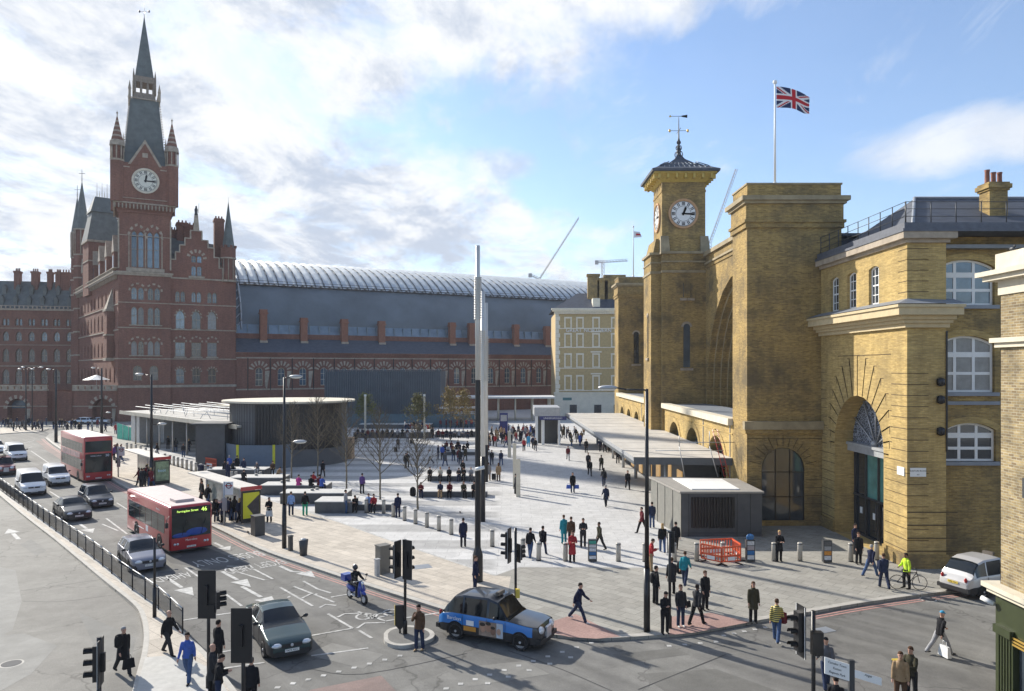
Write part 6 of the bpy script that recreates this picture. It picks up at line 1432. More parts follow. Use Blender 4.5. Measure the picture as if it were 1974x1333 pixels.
_r = _t.nodes.new('ShaderNodeValToRGB'); _r.color_ramp.interpolation = 'CONSTANT'; _r.color_ramp.elements[0].color = (.02, .02, .02, 1); _r.color_ramp.elements[1].position = .5; _r.color_ramp.elements[1].color = (.62, .5, .12, 1); _t.links.new(_w.outputs[0], _r.inputs[0]); _t.links.new(_r.outputs[0], _p.inputs['Base Color'])
# ---- people placed at their foot points.  rot 0 faces the camera, 180 faces away, 90 faces right, -90 faces left
def pp(px, py, rot, pose, top, legs, hair, label, z=0.0, **k):
    g = G(px, py, z); return person(g.x, g.y, rot, pose, top, legs, hair, label, z, **k)
J = 'jacket'; CO = 'coat'; S = 'shirt'; SH = ('short', 'dark'); SB = ('short', 'brown'); LG_ = ('long', 'dark')
pp(237, 1300, 50, 'walk2', (CO, 'black'), 'char', ('short', 'grey'), 'white haired man in dark coat and scarf stepping onto the pale carriageway', ZR)
pp(324, 1262, 70, 'walk', (J, 'black'), 'char', ('short', 'bald'), 'bald man in black jacket and pale blue shirt walking beside the railing end', h=.98)
pp(362, 1314, 5, 'walk2', (S, 'blue'), 'jean', SH, 'man in bright blue shirt and blue trousers on the pale crossing apron', skin=1, shoes='black')
pp(420, 1290, 150, 'stand', (J, 'black'), 'black', SH, 'dark haired person in black seen from behind beside the second signal pole')
pp(409, 1345, 130, 'stand2', (CO, 'char'), 'black', ('short', 'bald'), 'balding man in long black coat at the bottom between two signal poles')
pp(421, 1368, 100, 'phone', (J, 'black'), 'djean', SH, 'person in black holding a phone at the bottom edge beside the balding man')
pp(484, 1372, 180, 'stand', (J, 'black'), 'black', SH, 'dark haired head at the bottom edge right of the third signal pole', h=.97)
pp(808, 1254, -20, 'call', (J, 'brown'), 'djean', SH, 'young man in brown jacket hand to face beside the splitter island', ZR, shoes='tan', h=1.02)
pp(1115, 1198, 60, 'stride', (J, 'navy'), 'djean', SH, 'man in navy jumper and dark jeans striding alone over the grey paving', shoes='white')
pp(916, 1142, 70, 'stand', (J, 'navy'), 'navy', SB, 'man in dark suit and white shirt half hidden by the mast base')
pp(893, 1055, 190, 'stand2', (CO, 'navy'), 'char', SH, 'figure in long dark coat standing between bollards left of the mast')
pp(1022, 1076, 160, 'walk2', (J, 'black'), 'jean', SH, 'left one of two dark jacketed walkers by the bollards, in blue jeans')
pp(1046, 1071, 160, 'walk', (J, 'black'), 'djean', SH, 'right one of two dark jacketed walkers by the bollards')
pp(1087, 1048, 200, 'stand', (CO, 'teal'), 'teal', SB, 'woman in long teal coat behind the leaflet group')
pp(1101, 1052, 180, 'stand', (J, 'brown'), 'black', SB, 'woman in brown jacket beside the teal coat')
pp(1103, 1084, 10, 'fold', ('long', 'red'), 'black', SB, 'woman in bright red coat handing out papers in front of a bollard')
pp(1124, 1055, 0, 'fold', (J, 'char'), 'char', SH, 'man in dark suit standing alone facing the street behind the newspaper stand')
pp(1156, 1062, -60, 'walk', (J, 'olive'), 'char', SH, 'man in brownish jacket stepping away right of the newspaper stand', skin=2)
pp(1238, 1028, -70, 'walk', (J, 'maroon'), 'black', SH, 'person in dark red top walking left of the tall lamp post')
pp(1257, 1018, 180, 'stand2', (J, 'djean'), 'jean', SH, 'person in denim jacket and jeans behind the tall lamp post')
pp(1277, 1066, 170, 'walk2', (J, 'black'), 'jean', ('long', 'blond'), 'blonde woman in black jacket and jeans by the grey kiosk corner')
pp(1303, 1062, 180, 'walk', (J, 'black'), 'black', SH, 'tall man in black walking toward the kiosk corner')
pp(1255, 1102, 80, 'phone', (J, 'red'), 'tan', SH, 'person in red top and tan trousers reading a phone behind the lamp post')
pp(1320, 1130, 150, 'walk2', (J, 'teal'), 'djean', SB, 'woman in turquoise jacket walking behind the signal pole', shoes='lgrey')
pp(1295, 1146, 190, 'stand', (CO, 'char'), 'black', SB, 'broad figure in dark coat behind the short signal pole')
pp(1264, 1165, 100, 'stand', (J, 'black'), 'black', SH, 'man in black with a backpack waiting right of the lamp post')
pp(1282, 1222, 10, 'phone', (S, 'black'), 'black', SH, 'man in black shirt looking at a phone at the kerb')
pp(1312, 1208, 10, 'stand2', (J, 'char'), 'djean', SB, 'person in open dark jacket, lilac top and white trainers at the kerb', shoes='white')
pp(1343, 1205, 130, 'walk', (J, 'char'), 'black', SH, 'man in dark grey jumper turning away at the kerb', skin=4)
pp(1359, 1176, 20, 'stand2', (CO, 'black'), 'black', SB, 'woman in long black coat and boots behind the waiting group')
pp(1452, 1201, 0, 'stand', (CO, 'olive'), 'black', ('long', 'brown'), 'woman in brown coat with long hair waiting alone on the kerb')
pp(1497, 1238, 150, 'walk2', (J, 'yellow', STRIPE), 'jean', SB, 'person in black and yellow striped jumper crossing the road', ZR)
pp(1502, 1083, 5, 'fold', (CO, 'black'), 'black', ('short', 'blond'), 'blonde woman in black coat beside a bollard in front of the kiosk')
pp(1593, 1326, 170, 'walk', (J, 'grey'), 'djean', ('cap', 'black'), 'man in grey jacket and black cap walking left of the finger sign', ZR)
pp(1812, 1262, 100, 'stride', (J, 'black'), 'lgrey', ('cap', 'sky'), 'man in turquoise cap and black jacket carrying a white bag over the road', ZR)
pp(1757, 1350, -60, 'fold', (J, 'olive'), 'char', SB, 'man in dark jacket near the yellow topped post at the bottom right', skin=0)
pp(1736, 1362, -30, 'stand', (J, 'tan'), 'brown', ('short', 'brown'), 'shorter person in tan next to the yellow topped post')
pp(1612, 1395, 160, 'sit', (J, 'black'), 'black', SH, 'dark haired person below the white finger sign at the bottom edge')
pp(1655, 1088, 0, 'stand2', (CO, 'black'), 'black', SB, 'person in black coat in front of the entrance arch')
pp(1648, 1068, 20, 'stand', (J, 'navy'), 'navy', SH, 'person in navy just inside the shade of the entrance arch')
pp(1678, 1112, 120, 'stride', (J, 'navy'), 'jean', ('short', 'grey'), 'man in dark jacket and jeans striding left of the entrance pier')
pp(1704, 1135, 170, 'walk2', (J, 'djean'), 'djean', SB, 'person with a blue backpack in front of the cyclist')
pp(1748, 1135, -80, 'hips', (J, 'hivis'), 'black', SH, 'cyclist in yellow high visibility jacket standing with a bicycle', skin=2)
for a in ((1104, 950, 0, 'stand', 'black', 'djean', 'woman with blue shopping bags walking toward the camera across the square', LG_),
 (1168, 977, 190, 'walk', 'djean', 'char', 'person in blue grey coat with a stick on the open square', ('short', 'grey')), (1210, 944, 0, 'walk2', 'black', 'black', 'tall dark figure walking alone left of the lamp post', SH),
 (1164, 938, 180, 'walk', 'char', 'djean', 'long haired dark figure just behind the person with the stick', LG_), (1159, 908, 170, 'stride', 'olive', 'black', 'figure leaning forward with a big bag on the square', SH),
 (1137, 918, 0, 'walk2', 'black', 'char', 'front one of two dark walkers in line left of the leaning figure', SH), (1134, 903, 0, 'walk', 'char', 'black', 'rear one of two dark walkers in line', SB),
 (1095, 888, 0, 'walk2', 'maroon', 'lgrey', 'person in dark red top and pale trousers mid square', SB), (1130, 873, 180, 'stand', 'char', 'black', 'solitary figure near the far end of the canopy edge', ('short', 'blond')),
 (1191, 894, 170, 'walk', 'black', 'black', 'figure carrying a dark bag beside the canopy edge', SH), (1157, 871, 180, 'walk', 'navy', 'char', 'left one of three people by the canopy edge', SH), (1166, 873, 190, 'walk2', 'char', 'black', 'middle one of three people by the canopy edge', SH), (1174, 872, 180, 'walk', 'black', 'black', 'right one of three people by the canopy edge', SH),
 (948, 897, 0, 'walk', 'char', 'navy', 'dark walker right of the silver masts', SH), (966, 898, 190, 'walk2', 'djean', 'jean', 'walker in blue beside the silver masts', SH), (961, 928, 180, 'stand2', 'tan', 'brown', 'person in tan coat right of the mast', ('long', 'brown')),
 (942, 927, 180, 'stand', 'lgrey', 'tan', 'person in pale top with a dark trolley case', SH), (994, 953, 100, 'stand', 'char', 'black', 'dark figure half hidden behind the tall stone post', SH),
 (1010, 870, 180, 'walk', 'red', 'black', 'person in red walking between the far posts', SH), (1032, 870, 0, 'walk2', 'char', 'grey', 'walker right of the person in red', SH), (1019, 862, 0, 'stand', 'sky', 'sky', 'small figure in light blue among the crowd', SH), (1027, 865, 20, 'walk', 'navy', 'black', 'dark figure just behind the walker', SH)):
    pp(a[0], a[1], a[2], a[3], (CO if 'coat' in a[6] or a[3] == 'stand' else J, a[4]), a[5], a[7], a[6], face=False)
for a in ((519, 1007, 0, 'fold', 'black', 'black', 'woman in black holding a white bag left of the tall lamp post', LG_), (561, 994, 190, 'stand2', 'lblue', 'djean', 'man in light blue shirt standing right of the tall lamp post', SB), (588, 994, 180, 'stand2', 'black', 'green', 'person in black top and green trousers beside the big bench', SH),
 (622, 921, 180, 'walk', 'black', 'black', 'dark figure walking behind the red and blue seated group', SH), (698, 952, 170, 'stand', 'purple', 'char', 'person in purple grey standing behind the seated group', SH), (666, 990, 120, 'stand2', 'lgrey', 'jean', 'man in pale jacket and blue jeans leaning at a bollard', SH), (767, 998, 200, 'stand2', 'navy', 'navy', 'man in navy leaning at a bollard', SH),
 (782, 904, 160, 'walk2', 'black', 'char', 'small dark figure between the two right trees', SH), (785, 902, 160, 'hips', 'char', 'black', 'second small figure between the two right trees', SH), (767, 868, 180, 'walk', 'char', 'char', 'traveller pulling a case beyond the right trees', SH),
 (685, 857, 180, 'stand', 'black', 'black', 'dark figure at the left end of the far bench', SH), (705, 856, 180, 'stand', 'navy', 'char', 'second figure near the left end of the far bench', SH), (786, 854, 180, 'stand', 'lgrey', 'grey', 'pale figure with a case by the far bench', SB),
 (795, 838, 180, 'walk', 'lgrey', 'tan', 'pale topped walker behind the far bench', SB), (819, 842, 180, 'stand', 'white', 'lgrey', 'white topped figure at the right end of the far bench', SB)):
    pp(a[0], a[1], a[2], a[3], (J, a[4]), a[5], a[7], a[6], face=False)
# seated people on the benches (seat height per bench)
def seat(px, py, z, rot, col, legs, label, hair=SH, pose='sit', **k):
    g = G(px, py, z); p_ = POSES[pose]; return person(g.x, g.y, rot, pose, (J, col), legs, hair, label, z-p_.pz+.11, face=False, **k)
for a in ((686, 975, .5, 0, 'black', 'black', 'seated figure in black hair and coat nearest the pale jacketed man', LG_, 'sit2'), (711, 974, .5, 0, 'lblue', 'djean', 'seated person in blue and white left of the red jacket', SH, 'sit'), (721, 975, .5, 0, 'red', 'black', 'seated person in red jacket facing the street', SH, 'sit'),
 (575, 936, .85, 180, 'pink', 'black', 'seated person in bright pink beside the tall lamp post', SH, 'sit'), (578+21, 937, .85, 180, 'black', 'black', 'seated person in black with back turned on the third bench', SH, 'sit'), (600+15, 936, .85, 180, 'maroon', 'black', 'seated person in maroon on the third bench', SH, 'sit'), (603, 930, .85, 160, 'red', 'djean', 'man in red top perched behind the maroon figure', SH, 'sit'), (614+6, 938, .85, 170, 'blue', 'djean', 'seated person in blue with pale hair at the bench end', ('short', 'grey'), 'sit'),
 (432, 905, .8, 180, 'char', 'black', 'seated figure at the left end of the hoarding bench', SH, 'sit'), (448, 905, .8, 180, 'black', 'black', 'dark seated figure beside the man in blue', SH, 'sit2'), (497, 906, .8, 0, 'grey', 'lgrey', 'seated figure in grey in front of the hoarding', ('short', 'grey'), 'sit2'), (526, 906, .8, 10, 'brown', 'black', 'seated figure in brown at the right of the hoarding', SH, 'sit'), (535, 917, .6, 60, 'tan', 'black', 'person leaning low on the bench end by the lamp post', SH, 'sit2'), (469, 925, .85, 180, 'black', 'black', 'seated dark head behind the front bus shelter roof', SH, 'sit'),
 (811, 948, .5, 10, 'maroon', 'djean', 'seated person in maroon at the left end of the near right bench', SH, 'sit2'), (849, 948, .5, 0, 'djean', 'tan', 'seated person in denim jacket with a bag on the near right bench', SB, 'sit'), (867, 948, .5, 0, 'maroon', 'black', 'seated woman in dark red on the near right bench', LG_, 'sit'), (893, 948, .5, 20, 'olive', 'black', 'seated woman in brown with long hair on the near right bench', ('long', 'brown'), 'sit'), (914, 948, .5, 0, 'black', 'black', 'seated dark figure beside the mast on the near right bench', SH, 'sit'),
 (829, 918, .5, 0, 'char', 'black', 'first seated figure on the second right bench', SH, 'sit'), (849, 918, .5, 0, 'cream', 'char', 'seated person in cream on the second right bench', ('long', 'blond'), 'sit'), (866, 918, .5, 0, 'black', 'black', 'seated person in black beside the cream coat', SH, 'sit'), (885, 918, .5, 0, 'char', 'djean', 'seated person hunched on the second right bench', SH, 'sit2'), (894, 917, .5, 0, 'black', 'black', 'seated person right of the hunched one', SH, 'sit2'), (908, 918, .5, 0, 'lgrey', 'grey', 'seated person in pale grey near the mast', ('short', 'grey'), 'sit'), (892, 904, .5, 20, 'black', 'black', 'person standing up from the second right bench', SH, 'hips')):
    seat(*a[:7], hair=a[7], pose=a[8])
for i, (x, y) in enumerate(((857, 868), (864, 870), (872, 869), (880, 867), (886, 866), (893, 868), (860, 862), (901, 864), (936, 864), (940, 868), (869, 862), (883, 861))):
    seat(x, y, .45, random.choice((0, 20, 180)), random.choice(('black', 'char', 'navy', 'black', 'white', 'maroon')), random.choice(('black', 'djean')), 'small dark seated figure in the cluster on the third right bench', pose=random.choice(('sit', 'sit2')), group='people seated on the third right bench')
# crowds far off: dark small figures told apart by nothing
def crowd(n, x0, x1, y0, y1, label, group, cols=('black', 'char', 'navy', 'char', 'black', 'maroon', 'grey', 'lgrey', 'djean', 'tan', 'blue', 'red', 'olive', 'white', 'black'), seed=1, z=0):
    rg = random.Random(seed)
    for i in range(n):
        pp(x0+(x1-x0)*(i+rg.random()*.9)/n, rg.uniform(y0, y1), rg.choice((0, 180, 20, 160, 90, -90)), rg.choice(('stand', 'walk', 'walk2', 'stand2')), (rg.choice((J, CO)), rg.choice(cols)), rg.choice(('black', 'djean', 'char', 'jean')), (rg.choice(('short', 'short', 'long')), rg.choice(('dark', 'brown', 'dark', 'blond'))), label, z, group=group, face=False, h=rg.uniform(.93, 1.04), skin=rg.choice((0, 1, 3, 2)))
crowd(30, 932, 1000, 838, 862, 'small figure in the crowd between the masts and the subway entrance', 'crowd right of the masts', seed=3)
crowd(22, 1000, 1050, 832, 856, 'small figure in the crowd in front of the subway entrance', 'crowd at the subway entrance', seed=5)
crowd(14, 1076, 1126, 838, 862, 'small figure under or near the far end of the long canopy', 'people by the far canopy end', seed=6)
crowd(22, 780, 836, 828, 846, 'small dark figure standing around the far end of the back benches', 'people at the back benches', seed=7)
crowd(14, 848, 918, 820, 826, 'small figure sitting or standing along the hoarding behind the right benches', 'people along the hoarding', ('maroon', 'red', 'black', 'char', 'maroon', 'black'), seed=8)
crowd(20, 4, 90, 820, 832, 'small dark pedestrian waiting at the crossing below the hotel terrace', 'pedestrians below the hotel terrace', ('black', 'char', 'navy', 'black', 'char', 'grey'), seed=9, z=0)
crowd(11, 100, 160, 822, 836, 'small dark pedestrian on the pavement corner near the red hotel', 'pedestrians on the far corner', ('black', 'char', 'navy', 'black'), seed=10)
crowd(6, 165, 232, 822, 838, 'small pedestrian behind the double deck bus', 'pedestrians behind the double deck bus', seed=11)
crowd(8, 216, 236, 880, 892, 'pedestrian waiting beside the double deck bus', 'passengers beside the double deck bus', ('black', 'navy', 'char', 'purple', 'grey'), seed=12)
crowd(7, 300, 400, 866, 886, 'dark pedestrian in the shade under the station canopy at the left', 'pedestrians under the left canopy', ('black', 'char'), seed=13)
crowd(8, 268, 292, 931, 940, 'passenger queueing at the rear bus shelter beside the lamp post', 'passengers at the rear shelter', ('black', 'char', 'maroon', 'black', 'grey'), seed=14)
crowd(4, 383, 408, 965, 976, 'passenger standing just behind the single deck bus', 'passengers behind the single deck bus', ('brown', 'black', 'maroon', 'char'), seed=15)
crowd(7, 410, 462, 1003, 1010, 'passenger waiting under the front bus shelter', 'passengers under the front shelter', ('black', 'purple', 'char', 'black', 'navy'), seed=16)
pp(442, 911, 180, 'stand', (J, 'blue'), 'djean', ('short', 'grey'), 'man in bright blue jacket in front of the hoarding', face=False); pp(457, 911, 180, 'stand', (CO, 'black'), 'black', SH, 'dark coated figure beside the yellow hoarding strip', face=False)
pp(470, 917, 0, 'stand2', (J, 'djean'), 'jean', SH, 'person in dark blue standing right of the man in bright blue', face=False); pp(439, 925, 180, 'stand', (J, 'navy'), 'navy', ('short', 'grey'), 'grey haired person behind the bus stop sign', face=False)
# bags
def hb_(px, py, z, kind, rot, col, label, s=1.0, g0=0.0):
    g = G(px, py, g0); return bag(kind, (g.x, g.y, g0+z), rot, col, label, s)
hb_(229, 1300, .95, 'pack', 50, 'black', 'black backpack on the white haired man at the lower left'); hb_(248, 1302, .25, 'brief', 50, 'black', 'black briefcase held by the white haired man'); hb_(1096, 950, .35, 'carry', 0, 'blue', 'left one of two bright blue shopping bags carried on the square'); hb_(1112, 950, .35, 'carry', 0, 'blue', 'right one of two bright blue shopping bags carried on the square')
hb_(519, 1008, .45, 'carry', 0, 'white', 'white bag held by the woman in black', 1.2); hb_(1821, 1268, .05, 'carry', 100, 'white', 'white carrier bag held by the man in the turquoise cap', 1.25, ZR); hb_(952, 926, 0, 'case', 0, 'black', 'small black trolley case right of the mast'); hb_(763, 872, 0, 'case', 0, 'black', 'black case pulled by the far traveller')
hb_(1257, 1164, .95, 'pack', 90, 'black', 'black backpack on the man right of the lamp post'); hb_(1697, 1134, .9, 'pack', 170, 'navy', 'blue backpack on the person in front of the cyclist'); hb_(1312, 1118, .3, 'pack', 0, 'black', 'big black rucksack near the turquoise jacket', 1.4); hb_(796, 957, 0, 'pack', 0, 'black', 'large black rucksack on the ground at the left bench end', 1.7); hb_(1326, 1199, .62, 'sling', 40, 'black', 'dark shoulder bag of the person in white trainers', .8); hb_(1510, 1236, .7, 'pack', 150, 'maroon', 'dark red bag slung behind the striped jumper', 1.0, ZR); hb_(1199, 893, .3, 'sling', 0, 'black', 'dark bag carried beside the canopy edge'); hb_(793, 856, 0, 'case', 0, 'char', 'dark case beside the pale figure at the far bench')
for i, (x, y) in enumerate([(690+i*9.5, 836+(i % 3)) for i in range(13)]+[(845+i*8, 838+(i % 2)*2) for i in range(9)]):
    seat(x, y, .88, random.choice((0, 180, 10)), random.choice(('black', 'char', 'navy', 'maroon', 'lgrey', 'char')), random.choice(('black', 'djean')), 'tiny seated figure on the distant pair of benches below the ribbed building', pose=random.choice(('sit', 'sit2')), group='people seated on the distant benches')
crowd(8, 828, 905, 886, 900, 'small figure standing between the third and second right benches', 'people between the right benches', seed=21)
# ------------------------------------------------------------------ vehicles (local frame: nose toward -Y, ground z = 0)
def carpaint(name, col, metal=.3, rough=.28): return mat(name, col, rough, metal, var=.03, coat=.75)
BUMP = mat('dark bumper plastic', (.02, .02, .022), .5, var=.05); TAILM = mat('red tail lamp', (.35, .01, .01), .2, var=0)
HUB = mat('wheel disc grey', (.42, .42, .43), .4, .3, var=.1)
def wheel(root, x, y, r, wd=.2, rim=ALLOY, name='wheel'):
    sg = 1 if x > 0 else -1; w_ = thing(name, None, None, (x, y, r)); w_.parent = root
    mb = MB(); n = 20
    def ring(R0, xo): return [Vector((sg*xo, R0*math.cos(2*math.pi*i/n), R0*math.sin(2*math.pi*i/n))) for i in range(n)]
    rs = [ring(r*.62, -wd), ring(r*.95, -wd), ring(r, -wd*.8), ring(r, -wd*.15), ring(r*.94, 0.01), ring(r*.68, .0), ring(r*.66, -.03)]
    vs = [v for q in rs for v in q]; mb.add(vs, [((j*n+i, j*n+(i+1) % n, (j+1)*n+(i+1) % n, (j+1)*n+i) if sg > 0 else (j*n+i, (j+1)*n+i, (j+1)*n+(i+1) % n, j*n+(i+1) % n)) for j in range(len(rs)-1) for i in range(n)], 0, True); mb.build('tyre', RUBBER, w_)
    mb = MB(); c = [Vector((sg*-.03, r*.66*math.cos(2*math.pi*i/n), r*.66*math.sin(2*math.pi*i/n))) for i in range(n)]
    mb.add(c, [tuple(range(n)) if sg > 0 else tuple(range(n-1, -1, -1))], 1)
    for k in range(5):
        a = 2*math.pi*k/5; d = Vector((0, math.cos(a), math.sin(a))); e = Vector((0, -d.z, d.y)); p0 = Vector((sg*-.012, 0, 0))
        q = [p0+e*.05, p0-e*.05, p0+d*r*.64-e*.035, p0+d*r*.64+e*.035]; mb.add(q, [(0, 1, 2, 3), (3, 2, 1, 0)], 0)
    b0 = [Vector((sg*-.02, r*x_*math.cos(2*math.pi*i/n), r*x_*math.sin(2*math.pi*i/n))) for x_ in (.66, .56) for i in range(n)]
    mb.add(b0, [(i, (i+1) % n, n+(i+1) % n, n+i) for i in range(n)]+[(n+i, n+(i+1) % n, (i+1) % n, i) for i in range(n)], 0)
    mb.tube((sg*-.02, 0, 0), (sg*.012, 0, 0), r*.16, r*.13, 10, 0); mb.build('rim', [rim, HUB], w_)
    return w_
def interp(tab, y):
    if y <= tab[0][0]: return tab[0][1]
    for (a, b), (c, d) in zip(tab[:-1], tab[1:]):
        if y <= c: t = (y-a)/(c-a) if c > a else 0; t = t*t*(3-2*t)*.35+t*.65; return b+(d-b)*t
    return tab[-1][1]
def car(label, cat, name, loc, rotz, L, W, paint, belt, roof, ws, rw, sides, wr, wy, wt=.5, roofw=.72, nose=.86, lower=None, glass=GLASS_C, lights=(.62, .34, .14), low_z=.2, plate='LD12 XKC', rearview=False, group=None, side_mat=None, split=None, shoulder=.93):
    """belt/roof: profiles (y,z) nose to tail; ws/rw=(y0,y1) windscreen / rear window extents; sides: glass ranges"""
    root = thing(name, label, cat, loc, rotz, group); h2 = L/2
    ys = sorted(set([-h2, -h2+.06, -h2+.2, -h2+.45, h2-.45, h2-.2, h2-.06, h2]+[b[0] for b in belt]+[b[0] for b in roof]+list(ws)+list(rw)+[q for s_ in sides for q in s_]+[-h2+L*i/16 for i in range(17)]))
    ys = [y for y in ys if -h2 <= y <= h2]; yy = [ys[0]]
    for y in ys[1:]:
        if y-yy[-1] > .015: yy.append(y)
    ys = yy
    def hw(y):
        t = abs(y)/h2; return W/2*(1-(1-nose)*max(0, (t-.72)/.28)**2.2)
    rows = []
    for y in ys:
        zb, zr = interp(belt, y), interp(roof, y); wv = hw(y); zb = min(zb, zr)
        g = zr-zb; e = 1.0 if ys[0]+.03 < y < ys[-1]-.03 else .93; wv *= e; lo_ = low_z+(.12 if e < 1 else 0); zb2 = zb-(.05 if e < 1 else 0)
        cabin = g > .05; wrf = W/2*(roofw+(shoulder-roofw)*max(0, 1-g/.45)); 
        half = [(wv*.86, lo_), (wv*.985, lo_+.08), (wv, lo_+(zb2-lo_)*.5), (wv*.985, zb2-.07), (wv*.955, zb2), (min(wv*.93, W/2*shoulder), zb2+.012), (min(wrf+.0, wv*.93), max(zr-.09*(g > .1), zb2+.02)), (min(wrf*.93, wv*.9), max(zr-.02*(g > .1), zb2+.025)), (min(wrf*.55, wv*.6), max(zr+.012, zb2+.045)), (0, max(zr+.02, zb2+.055))]
        rows.append([(x, z) for x, z in half]+[(-x, z) for x, z in half[-2::-1]])
    n = len(rows[0]); V_ = [Vector((x, y, z)) for y, r_ in zip(ys, rows) for x, z in r_]
    body, sg_, wsm, rwm, low, spl = MB(), MB(), MB(), MB(), MB(), MB()
    for m_ in (body, sg_, wsm, rwm, low, spl): m_.v = [tuple(v) for v in V_]
    for j in range(len(ys)-1):
        ym = (ys[j]+ys[j+1])/2; g = interp(roof, ym)-interp(belt, ym)
        for i in range(n):
            i2 = (i+1) % n; f = (j*n+i, (j+1)*n+i, (j+1)*n+i2, j*n+i2); ii = min(i, n-2-i); t_ = body
            if i == n-1: t_ = low
            elif ii == 5 and any(a < ym < b for a, b in sides) and g > .12: t_ = sg_
            elif ii >= 6 and ws[0] < ym < ws[1]: t_ = wsm
            elif ii >= 6 and rw[0] < ym < rw[1]: t_ = rwm
            elif ii <= (1 if lower is None else lower): t_ = low
            elif split and ii <= 3 and -h2+.32 < ym < h2-.05: t_ = spl
            t_.f.append(f); t_.m.append(0); t_.sm.append(True)
    for m_, q in ((body, [0]), (body, [len(ys)-1])):
        j = q[0]; f = tuple(j*n+i for i in (range(n) if j == 0 else range(n-1, -1, -1))); body.f.append(f); body.m.append(0); body.sm.append(False)
    def fin(m_, nm, mt):
        if not m_.f: return
        used = sorted({v for f in m_.f for v in f}); mp = {v: k for k, v in enumerate(used)}; m_.v = [m_.v[v] for v in used]; m_.f = [tuple(mp[v] for v in f) for f in m_.f]
        o = m_.build(nm, mt, root)
        bm = bmesh.new(); bm.from_mesh(o.data); bmesh.ops.remove_doubles(bm, verts=bm.verts, dist=.0005); bmesh.ops.recalc_face_normals(bm, faces=bm.faces)
        c = Vector((0, 0, .7)); 
        if bm.faces:
            s_ = sum((f.calc_center_median()-c).dot(f.normal)*f.calc_area() for f in bm.faces)
            if s_ < 0: bmesh.ops.reverse_faces(bm, faces=bm.faces)
        bm.to_mesh(o.data); bm.free(); o.data.set_sharp_from_angle(angle=R(38)); return o
    fin(body, 'body', paint); fin(sg_, 'side_window', glass); fin(wsm, 'windscreen', glass); fin(rwm, 'rear_window', glass); fin(low, 'sill', BUMP if lower is None or lower < 2 else BUMP); fin(spl, 'wrapped_door_panel', side_mat or paint)
    # wheel arches and wheels
    for sx in (-1, 1):
        for y in wy:
            x = sx*(hw(y)+.004); mb = MB(); k = 14; pts = [Vector((x, y+(wr+.065)*math.cos(math.pi*i/k), wr+(wr+.065)*math.sin(math.pi*i/k))) for i in range(k+1)]
            pts = [Vector((x, y+wr+.065, low_z))]+pts+[Vector((x, y-wr-.065, low_z))]; pin = [Vector((x-sx*.28, p_.y, p_.z)) for p_ in pts]
            mb.add(pts, [tuple(range(len(pts))), tuple(range(len(pts)-1, -1, -1))]); o = mb.build('wheel_arch', BUMP, root)
            wheel(root, sx*(hw(y)+.012), y, wr)
    # lamps, grille, plates, mirrors
    zl, xl, sz = lights
    for sx in (-1, 1):
        x = sx*W/2*nose*(1-.16)
        mb = MB(); mb.ball((sx*(W/2*nose-.22), -h2+.10, zl), .23, .16, sz*.6+.015, 12); mb.build('headlight', HEADL, root)
        mb = MB(); mb.ball((sx*(W/2*nose-.12), h2-.06, zl+.12), .075, .075, .13, 10); mb.build('tail_light', TAILM, root)
        ym = ws[1]-.25 if ws[1] > ws[0] else -.6; zm_ = interp(belt, ws[0]+.35)+.1; mb = MB(); mb.ball((sx*(W/2+.10), ws[0]+.55, zm_), .11, .06, .075, 8); mb.tube((sx*(W/2-.08), ws[0]+.55, zm_-.05), (sx*(W/2+.05), ws[0]+.55, zm_-.02), .03, .03, 6); mb.build('wing_mirror', BUMP, root)
    mb = MB(); mb.box(-W*.22, W*.22, -h2-.02, -h2+.06, zl-.10, zl+.03); mb.box(-W*.3, W*.3, -h2-.015, -h2+.06, low_z+.04, low_z+.13); mb.build('grille', BUMP, root); mb = MB(); mb.ball((0, -h2-.02, zl-.02), .06, .02, .06, 10); mb.build('badge', ALLOY, root)
    mb = MB(); mb.box(-W*.36, W*.36, -h2-.02, -h2+.1, low_z+.02, low_z+.2); mb.build('bumper', BUMP if lower else paint, root)
    for yy_, mt, a, nm in ((-h2-.035, PLATE, 0, 'number_plate'), (h2+.02, PLATE_Y, 180, 'number_plate')):
        mb = MB(); zp = low_z+.16 if a == 0 else .66; mb.box(-.26, .26, yy_, yy_+.015, zp, zp+.11); np_ = mb.build(nm, mt, root)
        if plate: text_mesh(plate, .10, PAINTBLK, 'lettering', np_, (0, yy_-.003 if a == 0 else yy_+.018, zp+.055), (R(90), 0, R(a)), .001)
    for y in (wt if isinstance(wt, (list, tuple)) else ()):
        for sx in (-1, 1): mb = MB(); mb.box(sx*(hw(y))-.006, sx*hw(y)+.006, y-.006, y+.006, low_z+.15, interp(belt, y)-.03); mb.build('door_gap', BUMP, root)
    return root
def at(px, py, th, back):   # ground point under the nose centre -> vehicle centre
    g = G(px, py, ZR); h = Vector((math.sin(R(th)), -math.cos(R(th)), 0)); c = g-h*back; return (c.x, c.y, ZR)
